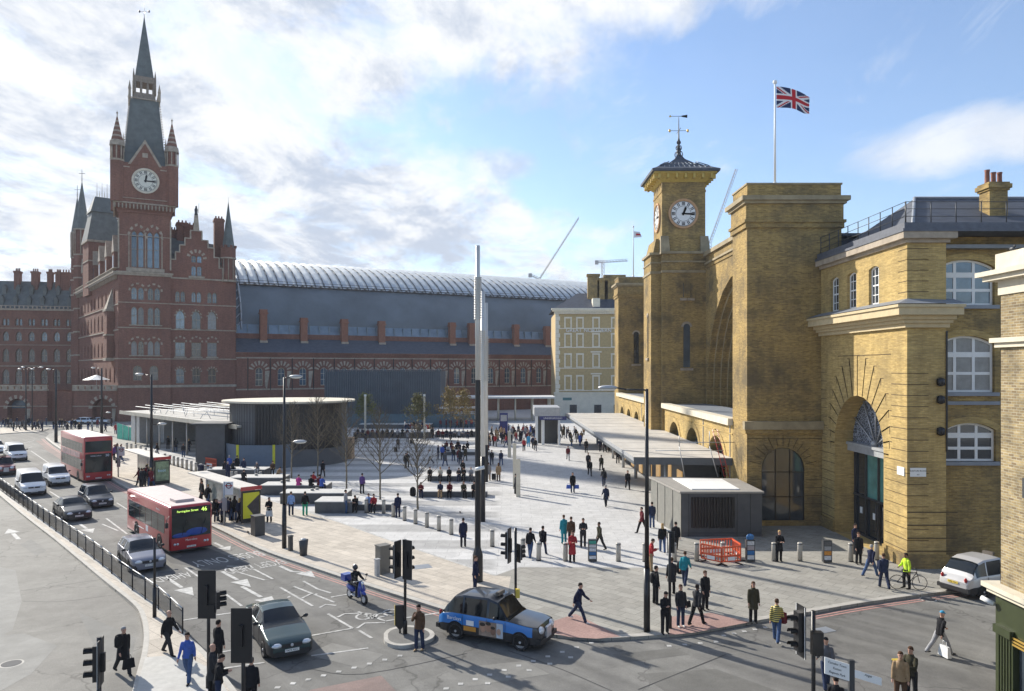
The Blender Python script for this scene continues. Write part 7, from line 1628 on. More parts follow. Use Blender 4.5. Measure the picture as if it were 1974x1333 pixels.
def saloon(label, px, py, th, paint, L=4.6, W=1.76, H=1.45, plate='LD12 XKC', tail='saloon', name='parked_car', **k):
    h = L/2; bt = [(-h, .66), (-h+.35, .78), (-h+1.15, .93), (-h+1.5, .96), (h-1.0, .99), (h-.4, .98), (h, .90)]
    if tail == 'saloon': rf = [(-h, .66), (-h+.35, .78), (-h+1.15, .93), (-h+2.05, H-.06), (-h+2.5, H), (h-1.7, H-.03), (h-1.4, H-.10), (h-.65, .99), (h, .90)]; rw = (h-1.45, h-.68); sides = ((-h+1.55, -h+2.38), (-h+2.46, h-1.1))
    else: rf = [(-h, .66), (-h+.35, .78), (-h+1.05, .93), (-h+1.9, H-.06), (-h+2.4, H), (h-.75, H-.05), (h-.5, H-.12), (h-.12, 1.0), (h, .9)]; rw = (h-.52, h-.13); sides = ((-h+1.45, -h+2.25), (-h+2.33, h-1.05), (h-.97, h-.5))
    return car(label, 'car', name, at(px, py, th, h), R(th), L, W, paint, bt, rf, (-h+1.12 if tail == 'saloon' else -h+1.02, -h+2.05 if tail == 'saloon' else -h+1.9), rw, sides, .315, (-h+.85, h-.9), [-h+1.55, -h+2.42, h-1.2], plate=plate, **k)
LT = 41.9
saloon('dark teal green saloon at the stop line between the signal poles', 563, 1274, 31, carpaint('dark teal metallic', (.014, .045, .052)), 4.67, 1.74, 1.46, 'V474 AKC', lower=2)
saloon('grey hatchback beside the railing in front of the single deck bus', 290, 1104, LT-3, carpaint('blue grey metallic', (.17, .18, .23), .4), 4.2, 1.78, 1.48, tail='hatch')
saloon('black saloon following the grey hatchback along the railing', 153, 1006, LT, carpaint('black metallic', (.012, .014, .022), .3), 4.7, 1.82, 1.48)
saloon('dark blue people carrier with roof rails behind the bus lane arrows', 198, 981, LT, carpaint('midnight blue metallic', (.012, .018, .035), .3), 4.5, 1.8, 1.62, tail='hatch')
saloon('white car cut by the left edge at the far end of the queue', -4, 874, LT, carpaint('white car paint', (.7, .7, .7), 0, .35), 4.4, 1.75, 1.5, tail='hatch')
o = saloon('pale silver blue car parked below the brick terrace at the left', 136, 819, -88, carpaint('pale silver blue', (.45, .52, .60), .3), 4.4, 1.75, 1.45, tail='hatch')
o = saloon('second silver car behind the parked one under the brick terrace', 166, 819, -88, carpaint('silver paint', (.50, .53, .56), .4), 4.4, 1.75, 1.45)
saloon('small blue car on the terrace drive in front of the red hotel', 109, 760, 60, carpaint('mid blue paint', (.10, .18, .32), .2), 4.2, 1.7, 1.4); bpy.data.objects[COL.objects[-1].name]
# the last one stands on the raised drive
for o in COL.objects:
    if o.get('label', '').startswith('small blue car on the terrace'): o.location = ((116-CX)*160/F_PX, 160, 4.25)
mb = MB(); wq.box(mb, aq(90), aq(142), 3.9, 4.2, 5, 30); part(mb, 'raised_drive', STONE_R, tr)
WV = carpaint('white van paint', (.68, .69, .70), 0, .35)
def van(label, px, py, th, L=4.8, W=1.9, H=1.95, paint=WV):
    h = L/2; bt = [(-h, .80), (-h+.25, .92), (-h+.95, 1.12), (-h+1.3, 1.15), (h, 1.15)]; rf = [(-h, .80), (-h+.25, .92), (-h+.85, 1.12), (-h+1.65, H-.12), (-h+2.1, H), (h-.15, H), (h, H-.12)]
    return car(label, 'van', 'delivery_van', at(px, py, th, h), R(th), L, W, paint, bt, rf, (-h+.85, -h+1.65), (h+5, h+6), ((-h+1.25, -h+2.15),), .33, (-h+.85, h-.95), [-h+1.25, -h+2.2], roofw=.80, lower=1, low_z=.24, lights=(.82, .34, .2))
van('white panel van with grey bumper in the lane beside the railing', 66, 958, LT-2); van('small white van just left of the double deck bus', 117, 939, LT, 4.3, 1.75, 1.8); van('white van with dark roof rails further back in the queue', 36, 890, LT)
# london cabs
def cab(label, loc, th, paint, side=None, split=None, plate='LR09 KUE', rear=False):
    L, W, H = 4.57, 1.78, 1.80; h = L/2
    bt = [(-h, .70), (-h+.12, .92), (-h+.7, .98), (-h+1.35, 1.04), (h-.75, 1.05), (h-.3, .98), (h, .78)]
    rf = [(-h, .70), (-h+.12, .92), (-h+.7, .98), (-h+1.28, 1.06), (-h+1.85, H-.12), (-h+2.3, H), (h-1.2, H-.02), (h-.75, H-.14), (h-.42, 1.30), (h-.25, 1.0), (h, .78)]
    r = car(label, 'taxi', 'taxi_cab', loc, R(th), L, W, paint, bt, rf, (-h+1.28, -h+1.85), (h-.78, h-.36), ((-h+1.42, -h+2.18), (-h+2.28, -h+3.3), (-h+3.38, h-.5)), .34, (-h+.78, h-.92), [-h+1.42, -h+2.23, -h+3.33], roofw=.80, lower=1, low_z=.22, lights=(.78, .34, .24), plate=plate, side_mat=side, split=split, nose=.80)
    mb = MB(); mb.box(-.26, .26, -h+2.0, -h+2.14, H-.01, H+.13); mb.build('roof_sign', mat('dark roof sign', (.12, .10, .08), .4, var=0), r)
    mb = MB(); mb.frustum((0, -h-.03, 0), .24, .03, .2, .05, .42, .86); mb.build('radiator_grille', ALLOY, r)
    mb = MB(); mb.box(-.8, .8, -h-.06, -h+.12, .34, .50); mb.box(-.8, .8, h-.1, h+.05, .34, .52); mb.build('bumper_bar', BUMP, r)
    return r
CB = mat('bright blue cab wrap', (.01, .17, .50), .3, var=.02, coat=.6)
c1 = cab('black cab with a bright blue advert on its side at the corner', (-.62, 29.85, ZR), 64, carpaint('black cab paint', (.012, .014, .02), .1), CB, True, 'LF57 WBJ')
# advert panels on the near side
mb = MB(); X0 = -.908
def adv(y0, y1, z0, z1, m, nm='advert_panel', x=X0):
    b = MB(); b.box(x-.002, x+.006, y0, y1, z0, z1); return b.build(nm, m, c1)
ap = adv(-.78, .28, .36, .93, mat('advert photo ground', (.30, .22, .17), .4, var=.5, scale=3)); 
for y, z, r_, c in ((.10, .66, .17, (.42, .24, .16)), (-.14, .70, .17, (.36, .20, .13)), (-.34, .58, .15, (.22, .12, .08)), (-.60, .60, .13, (.45, .28, .2))):
    b = MB(); b.ball((X0-.002, y, z), .006, r_*.75, r_, 14); b.build('advert_figure', mat('advert tone %.2f' % c[0], c, .5, var=.15, scale=8), ap)
for y, z, r_ in ((.12, .80, .16), (-.14, .86, .15), (-.34, .72, .13)):
    b = MB(); b.ball((X0-.004, y, z), .006, r_*.8, r_*.5, 12); b.build('advert_figure', mat('advert dark tone', (.03, .02, .015), .5, var=.1), ap)
adv(-.78, -.50, .36, .93, mat('advert pale strip', (.45, .50, .56), .4, var=.2, scale=5), x=X0-.001)
adv(.52, .86, .66, .86, WHITE); adv(.42, .98, .44, .62, mat('advert orange', (.55, .24, .03), .4, var=.05))
tx = text_mesh("Barclays", .2, WHITE, 'lettering', c1, (-.912, 1.42, .86), (R(90), 0, R(-90)), .002); 
saf = cab('white cab seen from behind at the right kerb', (23.25, 36.1, ZR), 112.5, carpaint('white cab paint', (.50, .49, .48), .1, .3), plate='LP05 XDE')
cab('dark red cab cut by the left edge beside the railing', at(12, 918, LT, 2.3), LT, carpaint('maroon paint', (.16, .015, .025), .2), plate='LN56 ABF')

# buses
BR = carpaint('bus red', (.42, .012, .018), 0, .3); BRF = mat('pale bus roof', (.50, .42, .40), .6, var=.08); BWIN = mat('bus window', (.018, .028, .03), .08, spec=.5, var=.4, scale=1.2)
LEDY = mat('led display', (.5, .7, .1), .5, var=0, emit=(.55, .85, .15, 1.2)); LEDW = mat('white blind lettering', (.7, .72, .8), .5, var=0)
def bus(label, px, py, th, L, W, H, decks, num, dest, oper, sidetxt=None):
    h = L/2; r = thing('double_deck_bus' if decks == 2 else 'single_deck_bus', label, 'bus', at(px, py, th, h), R(th)); hw_ = W/2
    mb = MB(); bm_ = bmesh.new(); bmesh.ops.create_cube(bm_, size=1); 
    for v in bm_.verts: v.co.x *= W; v.co.y *= L; v.co.z = .28+(v.co.z+.5)*(H-.28)
    ed = [e for e in bm_.edges if abs(e.verts[0].co.z-e.verts[1].co.z) > 1 or (e.verts[0].co.z > 1 and e.verts[1].co.z > 1)]
    bmesh.ops.bevel(bm_, geom=ed, offset=.16, segments=4, affect='EDGES', profile=.5); me = bpy.data.meshes.new('body'); bm_.to_mesh(me); bm_.free(); me.materials.append(BR); o = link_mesh('body', me, r); me.set_sharp_from_angle(angle=R(25))
    for p_ in me.polygons: p_.use_smooth = True
    mb = MB(); mb.box(-hw_+.17, hw_-.17, -h+.17, h-.17, H-.02, H+.012); mb.build('roof_panel', BRF, r)
    def side(z0, z1, ya, yb, n, nm='side_window'):
        for sx in (-1, 1):
            for i in range(n):
                y0 = ya+(yb-ya)*i/n+.03; y1 = ya+(yb-ya)*(i+1)/n-.03; x = sx*hw_; b = MB(); b.box(x-.012, x+.012, y0, y1, z0, z1); w_ = b.build(nm, BWIN, r)
                b = MB(); b.box(x-.018, x+.018, y0, y1, z1-.30*(z1-z0)-.02, z1-.30*(z1-z0)); b.build('window_bar', BUMP, w_)
    zl = 1.15
    side(zl, zl+1.05, -h+.9, h-.5, 6)
    if decks == 2: side(2.85, 3.75, -h+.5, h-.5, 7)
    fw = hw_-.12
    b = MB(); top1 = 2.32 if decks == 2 else 2.3; b.box(-fw, fw, -h-.03, -h+.1, .98, top1); ws_ = b.build('windscreen', BWIN, r)
    b = MB(); b.box(-fw, fw, -h-.026, -h+.1, top1+.002, top1+.42); b.build('destination_box', PAINTBLK, r)
    if decks == 2: b = MB(); b.box(-fw, fw, -h-.03, -h+.1, 2.9, 3.95); b.build('upper_windscreen', BWIN, r)
    zt = top1+.21; led = LEDY if decks == 1 else LEDW
    text_mesh(num, .34, led, 'lettering', r, (fw*.66, -h-.032, zt), (R(90), 0, 0)); text_mesh(dest, .17 if decks == 1 else .14, led, 'lettering', r, (-fw*.2, -h-.032, zt), (R(90), 0, 0))
    if oper: text_mesh(oper, .17, WHITE, 'lettering', r, (0, -h-.012, .80), (R(90), 0, 0)); text_mesh(oper, .17, WHITE, 'lettering', r, (-hw_-.004, -h+2.2, H-.42), (R(90), 0, R(-90)))
    b = MB(); b.box(-.26, .26, -h-.02, -h, .36, .46); np_ = b.build('number_plate', PLATE, r); text_mesh('LK57 AYD', .1, PAINTBLK, 'lettering', np_, (0, -h-.022, .41), (R(90), 0, 0), .001)
    for sx in (-1, 1):
        for k, xx in enumerate((.22, .38)): b = MB(); b.ball((sx*(fw-xx+.05), -h-.0, .62), .075, .05, .075, 10); b.build('headlight', HEADL, r)
        b = MB(); b.path([(sx*hw_, -h+.05, 2.3), (sx*(hw_+.22), -h-.22, 2.2), (sx*(hw_+.24), -h-.24, 1.95)], .02, 5); b.box(sx*(hw_+.24)-.08, sx*(hw_+.24)+.08, -h-.29, -h-.2, 1.7, 2.0); b.build('wing_mirror', BUMP, r)
        for y in (-h+1.9 if decks == 1 else -h+2.4, h-2.3): 
            b = MB(); k = 12; x = sx*(hw_+.004); pts = [Vector((x, y+.56*math.cos(math.pi*i/k), .46+.56*math.sin(math.pi*i/k))) for i in range(k+1)]; pts = [Vector((x, y+.56, .28))]+pts+[Vector((x, y-.56, .28))]; b.add(pts, [tuple(range(len(pts))), tuple(range(len(pts)-1, -1, -1))]); b.build('wheel_arch', BUMP, r); wheel(r, sx*(hw_+.012), y, .46, .28, GALV)
    b = MB(); b.box(-hw_+.02, hw_-.02, -h+.03, h-.03, .2, .3); b.build('skirt', BUMP, r)
    for a in (-.55, .55): b = MB(); b.tube((a, -h-.05, 1.1), (a+.25, -h-.06, 1.95), .015, .015, 4); b.build('wiper', BUMP, r)
    return r
b46 = bus('red single deck bus with pale roof waiting beside the front shelter', 369, 1066, LT, 8.9, 2.45, 2.85, 1, '46', 'Farringdon Street', 'Metroline')
mb = MB(); mb.box(-.55, .55, -3.3, -2.3, 2.85, 3.02); mb.build('roof_hatch', BRF, b46)
mb = MB(); mb.box(-1.234, -1.226, .6, 2.6, .75, .8); mb.box(-1.234, -1.226, -.3, .15, .75, 1.1); mb.build('side_marking', WHITE, b46)
mb = MB(); mb.ball((-.55, -4.48, 1.12), .55, .02, .14, 14); mb.ball((.3, -4.48, 1.25), .62, .02, .22, 14); mb.build('dashboard', mat('blue bus dashboard', (.01, .06, .30), .4, var=.2), b46)
dd = bus('red double deck bus pulling up at the rear shelter', 190, 930, LT, 10.4, 2.5, 4.35, 2, '30', 'MARBLE ARCH', None)
# side advert of the double decker
mb = MB(); mb.box(-1.262, -1.252, -3.6, 4.2, 2.28, 2.78); mb.build('advert_panel', mat('pale pink bus advert', (.50, .33, .30), .5, var=.4, scale=1.5), dd)

# scooter with rider
sc = thing('motor_scooter', 'blue motor scooter with a top box ridden beside the kerb', 'scooter', at(706, 1168, LT, .85), R(LT)); SBL = carpaint('scooter blue', (.008, .04, .30), .1)
mb = MB(); mb.lathe((0, 0, 0), [(.01, 0), (.01, .01)], 4)
def sphull(pts, rs, m, nm, root, flat=1.0): b = MB(); limb(b, [Vector(p) for p in pts], rs, 12, flat); return b.build(nm, m, root)
sphull([(0, .25, .5), (0, .55, .55), (0, .82, .58)], [.13, .18, .10], SBL, 'rear_body', sc); sphull([(0, -.35, .35), (0, -.45, .65), (0, -.38, .95)], [.16, .22, .12], SBL, 'leg_shield', sc, .5)
sphull([(0, -.75, .48), (0, -.55, .55), (0, -.42, .5)], [.06, .11, .06], SBL, 'front_mudguard', sc); sphull([(0, -.3, .28), (0, .3, .28)], [.14, .16], GALV, 'footboard', sc, .4); sphull([(0, .1, .76), (0, .45, .78), (0, .7, .80)], [.12, .15, .1], BLACK, 'saddle', sc, .5)
mb = MB(); mb.path([(-.36, -.28, 1.02), (-.1, -.4, 1.05), (.1, -.4, 1.05), (.36, -.28, 1.02)], .022, 6); mb.tube((0, -.40, 1.05), (0, -.62, .3), .035); mb.tube((-.1, -.62, .28), (-.1, -.5, .7), .02); mb.build('handlebar', GALV, sc)
mb = MB(); mb.ball((0, -.52, .95), .08, .07, .08); mb.build('headlight', HEADL, sc); mb = MB(); mb.box(-.22, .22, .72, 1.12, .82, 1.12); mb.build('top_box', SBL, sc)
for sx in (-1, 1): mb = MB(); mb.tube((sx*.25, -.35, 1.05), (sx*.3, -.38, 1.25), .01); mb.ball((sx*.3, -.38, 1.28), .07, .02, .05); mb.build('mirror', BLACK, sc)
for y in (-.68, .62):
    mb = MB(); n = 20; vs = [Vector((x, y+r*math.cos(2*math.pi*i/n), .25+r*math.sin(2*math.pi*i/n))) for x, r in ((-.05, .17), (-.055, .23), (0, .25), (.055, .23), (.05, .17)) for i in range(n)]; mb.add(vs, [(j*n+i, j*n+(i+1) % n, (j+1)*n+(i+1) % n, (j+1)*n+i) for j in range(4) for i in range(n)], 0, True); mb.tube((-.06, y, .25), (.06, y, .25), .14, .14, 12, 1); mb.build('wheel', [RUBBER, ALLOY], sc)
rp = Vector((sc.location.x, sc.location.y, 0))+Vector((-math.sin(R(LT)), math.cos(R(LT)), 0))*.22
person(rp.x, rp.y, LT, 'ride', (J, 'black'), 'char', ('short', 'dark'), 'scooter rider in black jacket and dark helmet', ZR+.86-POSES['ride'].pz)
hl = thing('crash_helmet', 'dark helmet worn by the scooter rider', 'helmet', (rp.x, rp.y, 0)); pq = POSES['ride'].head; cr, sr_ = math.cos(R(LT)), math.sin(R(LT)); hl.location = (rp.x+pq.x*cr-pq.y*sr_, rp.y+pq.x*sr_+pq.y*cr, ZR+.86-POSES['ride'].pz+pq.z-.0); hl.rotation_euler = (0, 0, R(LT))
mb = MB(); mb.ball((0, .01, .03), .125, .145, .14, 16); mb.build('shell', carpaint('helmet black', (.02, .02, .025)), hl); mb = MB(); mb.ball((0, -.06, .0), .105, .095, .06, 14); mb.build('visor', GLASS_C, hl)
# bicycle
bc = thing('bicycle', 'black city bicycle held by the cyclist in yellow', 'bicycle', (*tuple(G(1751, 1137))[:2], 0), R(82))
for y in (-.52, .52):
    mb = MB(); n = 24; pts = [Vector((0, y+.34*math.cos(2*math.pi*i/n), .35+.34*math.sin(2*math.pi*i/n))) for i in range(n+1)]; mb.path(pts, .018, 5)
    for i in range(0, n, 2): mb.tube((0, y, .35), pts[i], .003, .003, 3, 1)
    mb.build('wheel', [RUBBER, ALLOY], bc)
mb = MB(); A_, B_, C2, D_, E_ = (0, -.05, .33), (0, .52, .35), (0, .15, .82), (0, -.38, .85), (0, -.52, .35)
for a, b in ((A_, C2), (C2, D_), (A_, D_), (A_, B_), (C2, B_), (D_, E_)): mb.tube(a, b, .018, .018, 6)
mb.path([(-.27, -.3, 1.02), (0, -.4, 1.0), (.27, -.3, 1.02)], .014, 5); mb.tube(D_, (0, -.4, 1.0), .015); mb.build('frame', BLACK, bc)
mb = MB(); limb(mb, [Vector((0, .05, .93)), Vector((0, .28, .95))], [.04, .08], 8, .5); mb.tube((0, .16, .82), (0, .17, .93), .014); mb.build('saddle', BLACK, bc)
# ------------------------------------------------------------------ lamps, signals, masts
def lamp(px, py, zt, label, arms=((1, 1.5),), lower=None, r=.11, z=0.0, grp='street lamps'):
    g = G(px, py, z); o = thing('street_lamp', label, 'lamp post', g, 0, None); mb = MB(); mb.tube((0, 0, 0), (0, 0, 2.6), r*1.25, r*1.2, 10); mb.tube((0, 0, 2.6), (0, 0, zt), r*.9, r*.6, 10); mb.build('pole', BLACK, o)
    for dx, L, *rest in arms:
        zz = rest[0] if rest else zt-.05; mb = MB(); mb.path([(0, 0, zz), (dx*L*.6, 0, zz+.02), (dx*L, 0, zz+.12)], .035, 6); mb.build('arm', BLACK, o)
        mb = MB(); mb.ball((dx*(L+.2), 0, zz+.10), .42, .2, .10, 10); hd = mb.build('lamp_head', GALV, o); mb = MB(); mb.ball((dx*(L+.2), 0, zz+.05), .36, .17, .08, 10); mb.build('diffuser', LAMPG, hd)
    return o
lamp(1247, 1218, 9.95, 'tallest black lamp post with a left reaching arm in front of the grey kiosk', ((-1, 1.4),))
lamp(548, 1057, 10.25, 'black lamp post with two curved arms beside the front bus shelter', ((1, .5), (1, .75, 6.3)))
lamp(292, 937, 10.2, 'black lamp post with a left arm rising at the rear bus shelter', ((-1, .9), (1, .8, 5.6)), r=.15)
lamp(108, 853, 10.6, 'black lamp post at the road corner left of the double deck bus', ((-1, .9),), r=.18); lamp(196, 838, 10.8, 'black lamp post in front of the parasol terrace', ((-1, 1.2), (1, .9, 3.5)), r=.2)
lamp(50, 830, 10.6, 'far lamp post with a pale head at the left crossing', ((-1, .9), (1, .9)), r=.12); lamp(62, 829, 10.9, 'far lamp post with twin heads beside the left crossing', ((1, 1.4), (-1, 1.4)), r=.1)
MASTM = mat('bright mast metal', (.60, .59, .56), .4, .25, var=.12, scale=4, stretch=(6, 6, .5))
def mast(px, Y, zt, zs, label, base=True, r=.13):
    o = thing('lighting_mast', label, 'mast', ((px-CX)*Y/F_PX, Y, 0)); mb = MB()
    if base: mb.lathe((0, 0, 0), [(.26, 0), (.26, 1.35), (.15, 1.75), (.13, zs)], 12, smooth=False)
    else: mb.tube((0, 0, 0), (0, 0, zs), r, r, 10)
    mb.build('pole', BLACK, o); mb = MB(); mb.tube((0, 0, zs), (0, 0, zt), r, r*.9, 12); mb.build('silver_column', MASTM, o); mb = MB()
    for i in range(26): z = zs+(zt-zs)*(.45+.32*i/26); mb.tube((0, 0, z), (0, 0, z+.05), r*1.5, r*1.5, 8)
    mb.build('light_rings', MASTM, o); return o
mast(921, 37.3, 17.0, 10.2, 'tall black and silver mast with thick black base behind the black cab'); mast(931, 51.8, 16.2, 4.6, 'second silver mast standing just behind the black one', False, .17); mast(937, 70, 17, 3.5, 'third and farthest silver mast right of the pair', False, .2)
cc = thing('security_camera', 'white camera box on the black mast above the square', 'camera', ((930-CX)*37.2/F_PX, 37.15, 5.7)); mb = MB(); mb.tube((-.35, -.1, 0), (.1, 0, .1), .09, .09, 8); mb.build('camera_body', WHITE, cc)
def post(px, Y, z, label, w_=.5): o = thing('stone_post', label, 'post', ((px-CX)*Y/F_PX, Y, 0)); mb = MB(); mb.frustum((0, 0, 0), w_/2, .12, w_/2, .12, 0, z); mb.build('shaft', STONE_P, o); mb = MB(); mb.frustum((0, 0, 0), w_/2, .12, w_/2-.05, .08, z, z+.06); mb.build('cap', STONE, o)
post(999, 61.8, 3.1, 'nearest of the three tall pale posts on the square', .36); post(992, 66, 4.0, 'middle tall pale post just left of the nearest one', .3); post(982, 89, 3.1, 'farthest tall pale post in front of the crowd', .4)
# traffic signals
SIGR = mat('dim signal lens', (.05, .02, .02), .2, var=0)
def signal(px, Y, zt, label, heads, pole_px=None, z0=ZR, box=None):
    """heads: (dx, rot, h, w, kind): kind 'back' board seen from behind, rot = facing"""
    x = ((pole_px or px)-CX)*Y/F_PX; o = thing('traffic_signal', label, 'traffic light', (x, Y, z0)); mb = MB(); mb.tube((0, 0, 0), (0, 0, zt-z0-.05), .057, .057, 10); mb.lathe((0, 0, 0), [(.09, 0), (.09, .5), (.06, .55)], 10); mb.build('pole', BLACK, o)
    for dx, dy, rot, hgt, wd, top in heads:
        z = top-hgt-z0; hd = thing('signal_head', None, None, (dx, dy, z)); hd.parent = o; hd.rotation_euler = (0, 0, R(rot)); mb = MB(); mb.box(-wd/2, wd/2, .02, .05, 0, hgt); mb.box(-.13, .13, -.12, .02, hgt*.12, hgt*.88); 
        mb.box(-.05, .05, .05, .14, hgt*.3, hgt*.7); mb.build('backboard', BLACK, hd)
        mb = MB()
        for a, b in ((-wd/2, -wd/2+.02), (wd/2-.02, wd/2)): mb.box(a, b, .012, .02, 0, hgt)
        mb.build('white_border', WHITE, hd)
        for k in range(3):
            zc = hgt*(.25+.25*k); mb = MB(); n = 12; q = [[Vector((.10*math.cos(math.pi*i/n-.2 if 0 else math.pi*(i/n)*1.16-.25), y, zc+.10*math.sin(math.pi*(i/n)*1.16-.25))) for i in range(n+1)] for y in (-.12, -.34)]
            mb.add(q[0]+q[1], [(i, i+1, n+2+i, n+1+i) for i in range(n)]+[(n+1+i, n+2+i, i+1, i) for i in range(n)]); mb.tube((0, -.12, zc), (0, -.135, zc), .09, .09, 12, 1); mb.build('hooded_lamp', [BLACK, SIGR], hd)
    if box: dx, dy, z, w_, h_ = box; mb = MB(); mb.box(dx-w_/2, dx+w_/2, dy-.1, dy+.1, z-z0, z+h_-z0); mb.build('crossing_box', BLACK, o)
    return o
signal(181, 18.5, 4.1, 'signal with hooded lamps facing left at the bottom left', [(0, 0, -75, 1.18, .5, 4.0)], 191)
signal(402, 24.9, 4.0, 'back of a tall black signal board on the median crossing', [(0, -.1, 180, 1.62, .6, 4.0), (.2, .1, 120, .75, .3, 3.3)], box=(.12, -.1, 2.55, .3, .3))
signal(469, 21, 4.0, 'back of the nearest black signal board beside the teal saloon', [(0, -.1, 180, 1.55, .6, 4.0)])
signal(781, 29.9, 3.9, 'paired signal boards on the splitter island', [(-.33, 0, -120, 1.5, .42, 3.8), (.12, -.1, 150, 1.6, .46, 3.85)], z0=.02)
signal(994, 31.8, 3.95, 'signal standing on the corner behind the black cab', [(-.3, 0, -110, 1.5, .4, 3.9), (.12, .1, 130, .8, .35, 3.2)], z0=0)
signal(1568, 20.8, 4.0, 'signal with lamps facing left at the lower right', [(-.38, 0, -80, 1.45, .45, 4.1)], box=(.05, -.12, 2.75, .3, .65))
signal(1291, 30.6, 4.0, 'short crossing signal pole between the waiting people', [(.08, .1, 160, .9, .3, 4.0)], z0=0)
yb = thing('push_button_box', 'yellow push button box on the signal behind the black cab', 'control box', ((998-CX)*31.6/F_PX, 31.6, .95)); mb = MB(); mb.box(-.09, .09, -.08, .06, 0, .38); mb.build('housing', PLATE_Y, yb)
yb = thing('crossing_post', 'short post with a yellow topped button box at the bottom right', 'control box', ((1729-CX)*24/F_PX, 24, ZR)); mb = MB(); mb.tube((0, 0, 0), (0, 0, 1.3), .06); mb.box(-.12, .12, -.1, .1, .95, 1.38); mb.build('pole', BLACK, yb); mb = MB(); mb.box(-.12, .12, -.1, .1, 1.38, 1.42); mb.build('yellow_top', PLATE_Y, yb)
sp_ = thing('keep_left_sign', 'black sided keep left blade sign with yellow edge on the splitter island', 'sign', (*tuple(G(771, 1222))[:2], .02)); mb = MB(); mb.add([(x, y, z) for y in (-.05, .05) for x, z in ((-.2, .35), (0, .12), (.2, .35), (.2, 1.15), (-.2, 1.15))], [(4, 3, 2, 1, 0), (5, 6, 7, 8, 9)]+[(i, (i+1) % 5, 5+(i+1) % 5, 5+i) for i in range(5)]); mb.tube((0, 0, 0), (0, 0, .2), .04); mb.build('panel', BLACK, sp_); mb = MB(); mb.box(-.215, -.20, -.06, .06, .35, 1.15); mb.build('yellow_edge', PLATE_Y, sp_); sp_.rotation_euler = (0, 0, R(12))
o = thing('sign_pole', 'slim black pole at the end of the median railing', 'pole', G(298, 1190)); mb = MB(); mb.tube((0, 0, 0), (0, 0, 1.3), .085); mb.tube((0, 0, 1.3), (0, 0, 3.45), .055); mb.build('shaft', BLACK, o)
fs_ = thing('finger_sign', 'white finger direction sign on a dark post at the bottom right', 'sign', ((1641-CX)*19.5/F_PX, 19.5, ZR)); mb = MB(); mb.box(-.07, .07, -.05, .05, 0, 3.2); mb.build('post', DARK, fs_)
def board(name, a0, a1, z, h_, dz, lines):
    mb = MB(); mb.add([(a0, -.05, z), (a1, -.05, z+dz), (a1, -.05, z+dz+h_), (a0, -.05, z+h_), (a0, -.02, z), (a1, -.02, z+dz), (a1, -.02, z+dz+h_), (a0, -.02, z+h_)], [(0, 1, 2, 3), (7, 6, 5, 4), (0, 3, 7, 4), (1, 5, 6, 2), (3, 2, 6, 7), (0, 4, 5, 1)]); b = mb.build(name, WHITE, fs_)
    for k, s_ in enumerate(lines): text_mesh(s_, .085, PAINTBLK, 'lettering', b, ((a0+a1)/2, -.054, z+dz/2+h_*(.78-.28*k)), (R(90), -math.atan2(dz, a1-a0), 0), .001)
board('sign_board', -.72, -.07, 2.85, .44, -.2, ('Camden Town', 'Euston', 'Regents Park')); board('sign_board', .07, .78, 2.75, .2, -.22, ('Angel',))
# bollards
def bollard_mesh():
    mb = MB(); mb.lathe((0, 0, 0), [(.135, .06), (.135, 1.0), (.12, 1.04)], 14); a = mb.mesh('bollard_shaft', STEEL_M); mb = MB(); mb.lathe((0, 0, 0), [(.14, 0), (.14, .06)], 14); mb.lathe((0, 0, 0), [(.138, .93), (.138, .97)], 14); return a, mb.mesh('bollard_band', BLACK)
STEEL_M = mat('matt steel', (.42, .40, .36), .5, .3, var=.1); bm1, bm2 = bollard_mesh()
def bollard(px, py, label, grp): g = G(px, py); o = thing('bollard', label, 'bollard', g, 0, grp); link_mesh('shaft', bm1, o); link_mesh('band', bm2, o)
for x, y in ((673, 989), (706, 989), (739.6, 990), (758, 997), (780, 1004), (801, 1010.5), (823, 1017), (846, 1024), (870, 1031), (949, 1054)): bollard(x, y, 'steel bollard in the row running from the big bench to the mast', 'bollards between bench and mast')
for x, y in ((1008, 1072.7), (1038.6, 1081), (1090, 1082), (1192, 1082.5), (1243, 1083), (1300, 1083), (1343, 1082), (1393.6, 1081), (1492, 1082), (1542, 1082), (1640, 1083), (1690, 1080)): bollard(x, y, 'steel bollard in the straight row across the grey paving', 'bollards across the corner')
for x, y in ((244.7, 869), (253, 871), (262, 873.5), (271, 876), (281, 879), (291, 882), (301, 885), (318, 892), (327.7, 895.5), (335, 897.6), (343, 900), (351.5, 902.5), (360, 905.4), (368.8, 908), (377.7, 911), (387, 914), (396, 917), (406, 919.5)): bollard(x, y, 'steel bollard in the row below the left station canopy', 'bollards below the left canopy')
for x, y in ((447, 931), (455, 931), (494, 935), (502, 931), (544, 950), (554, 947), (602, 967), (611, 965)): bollard(x, y, 'steel bollard standing between the long granite benches', 'bollards between the benches')
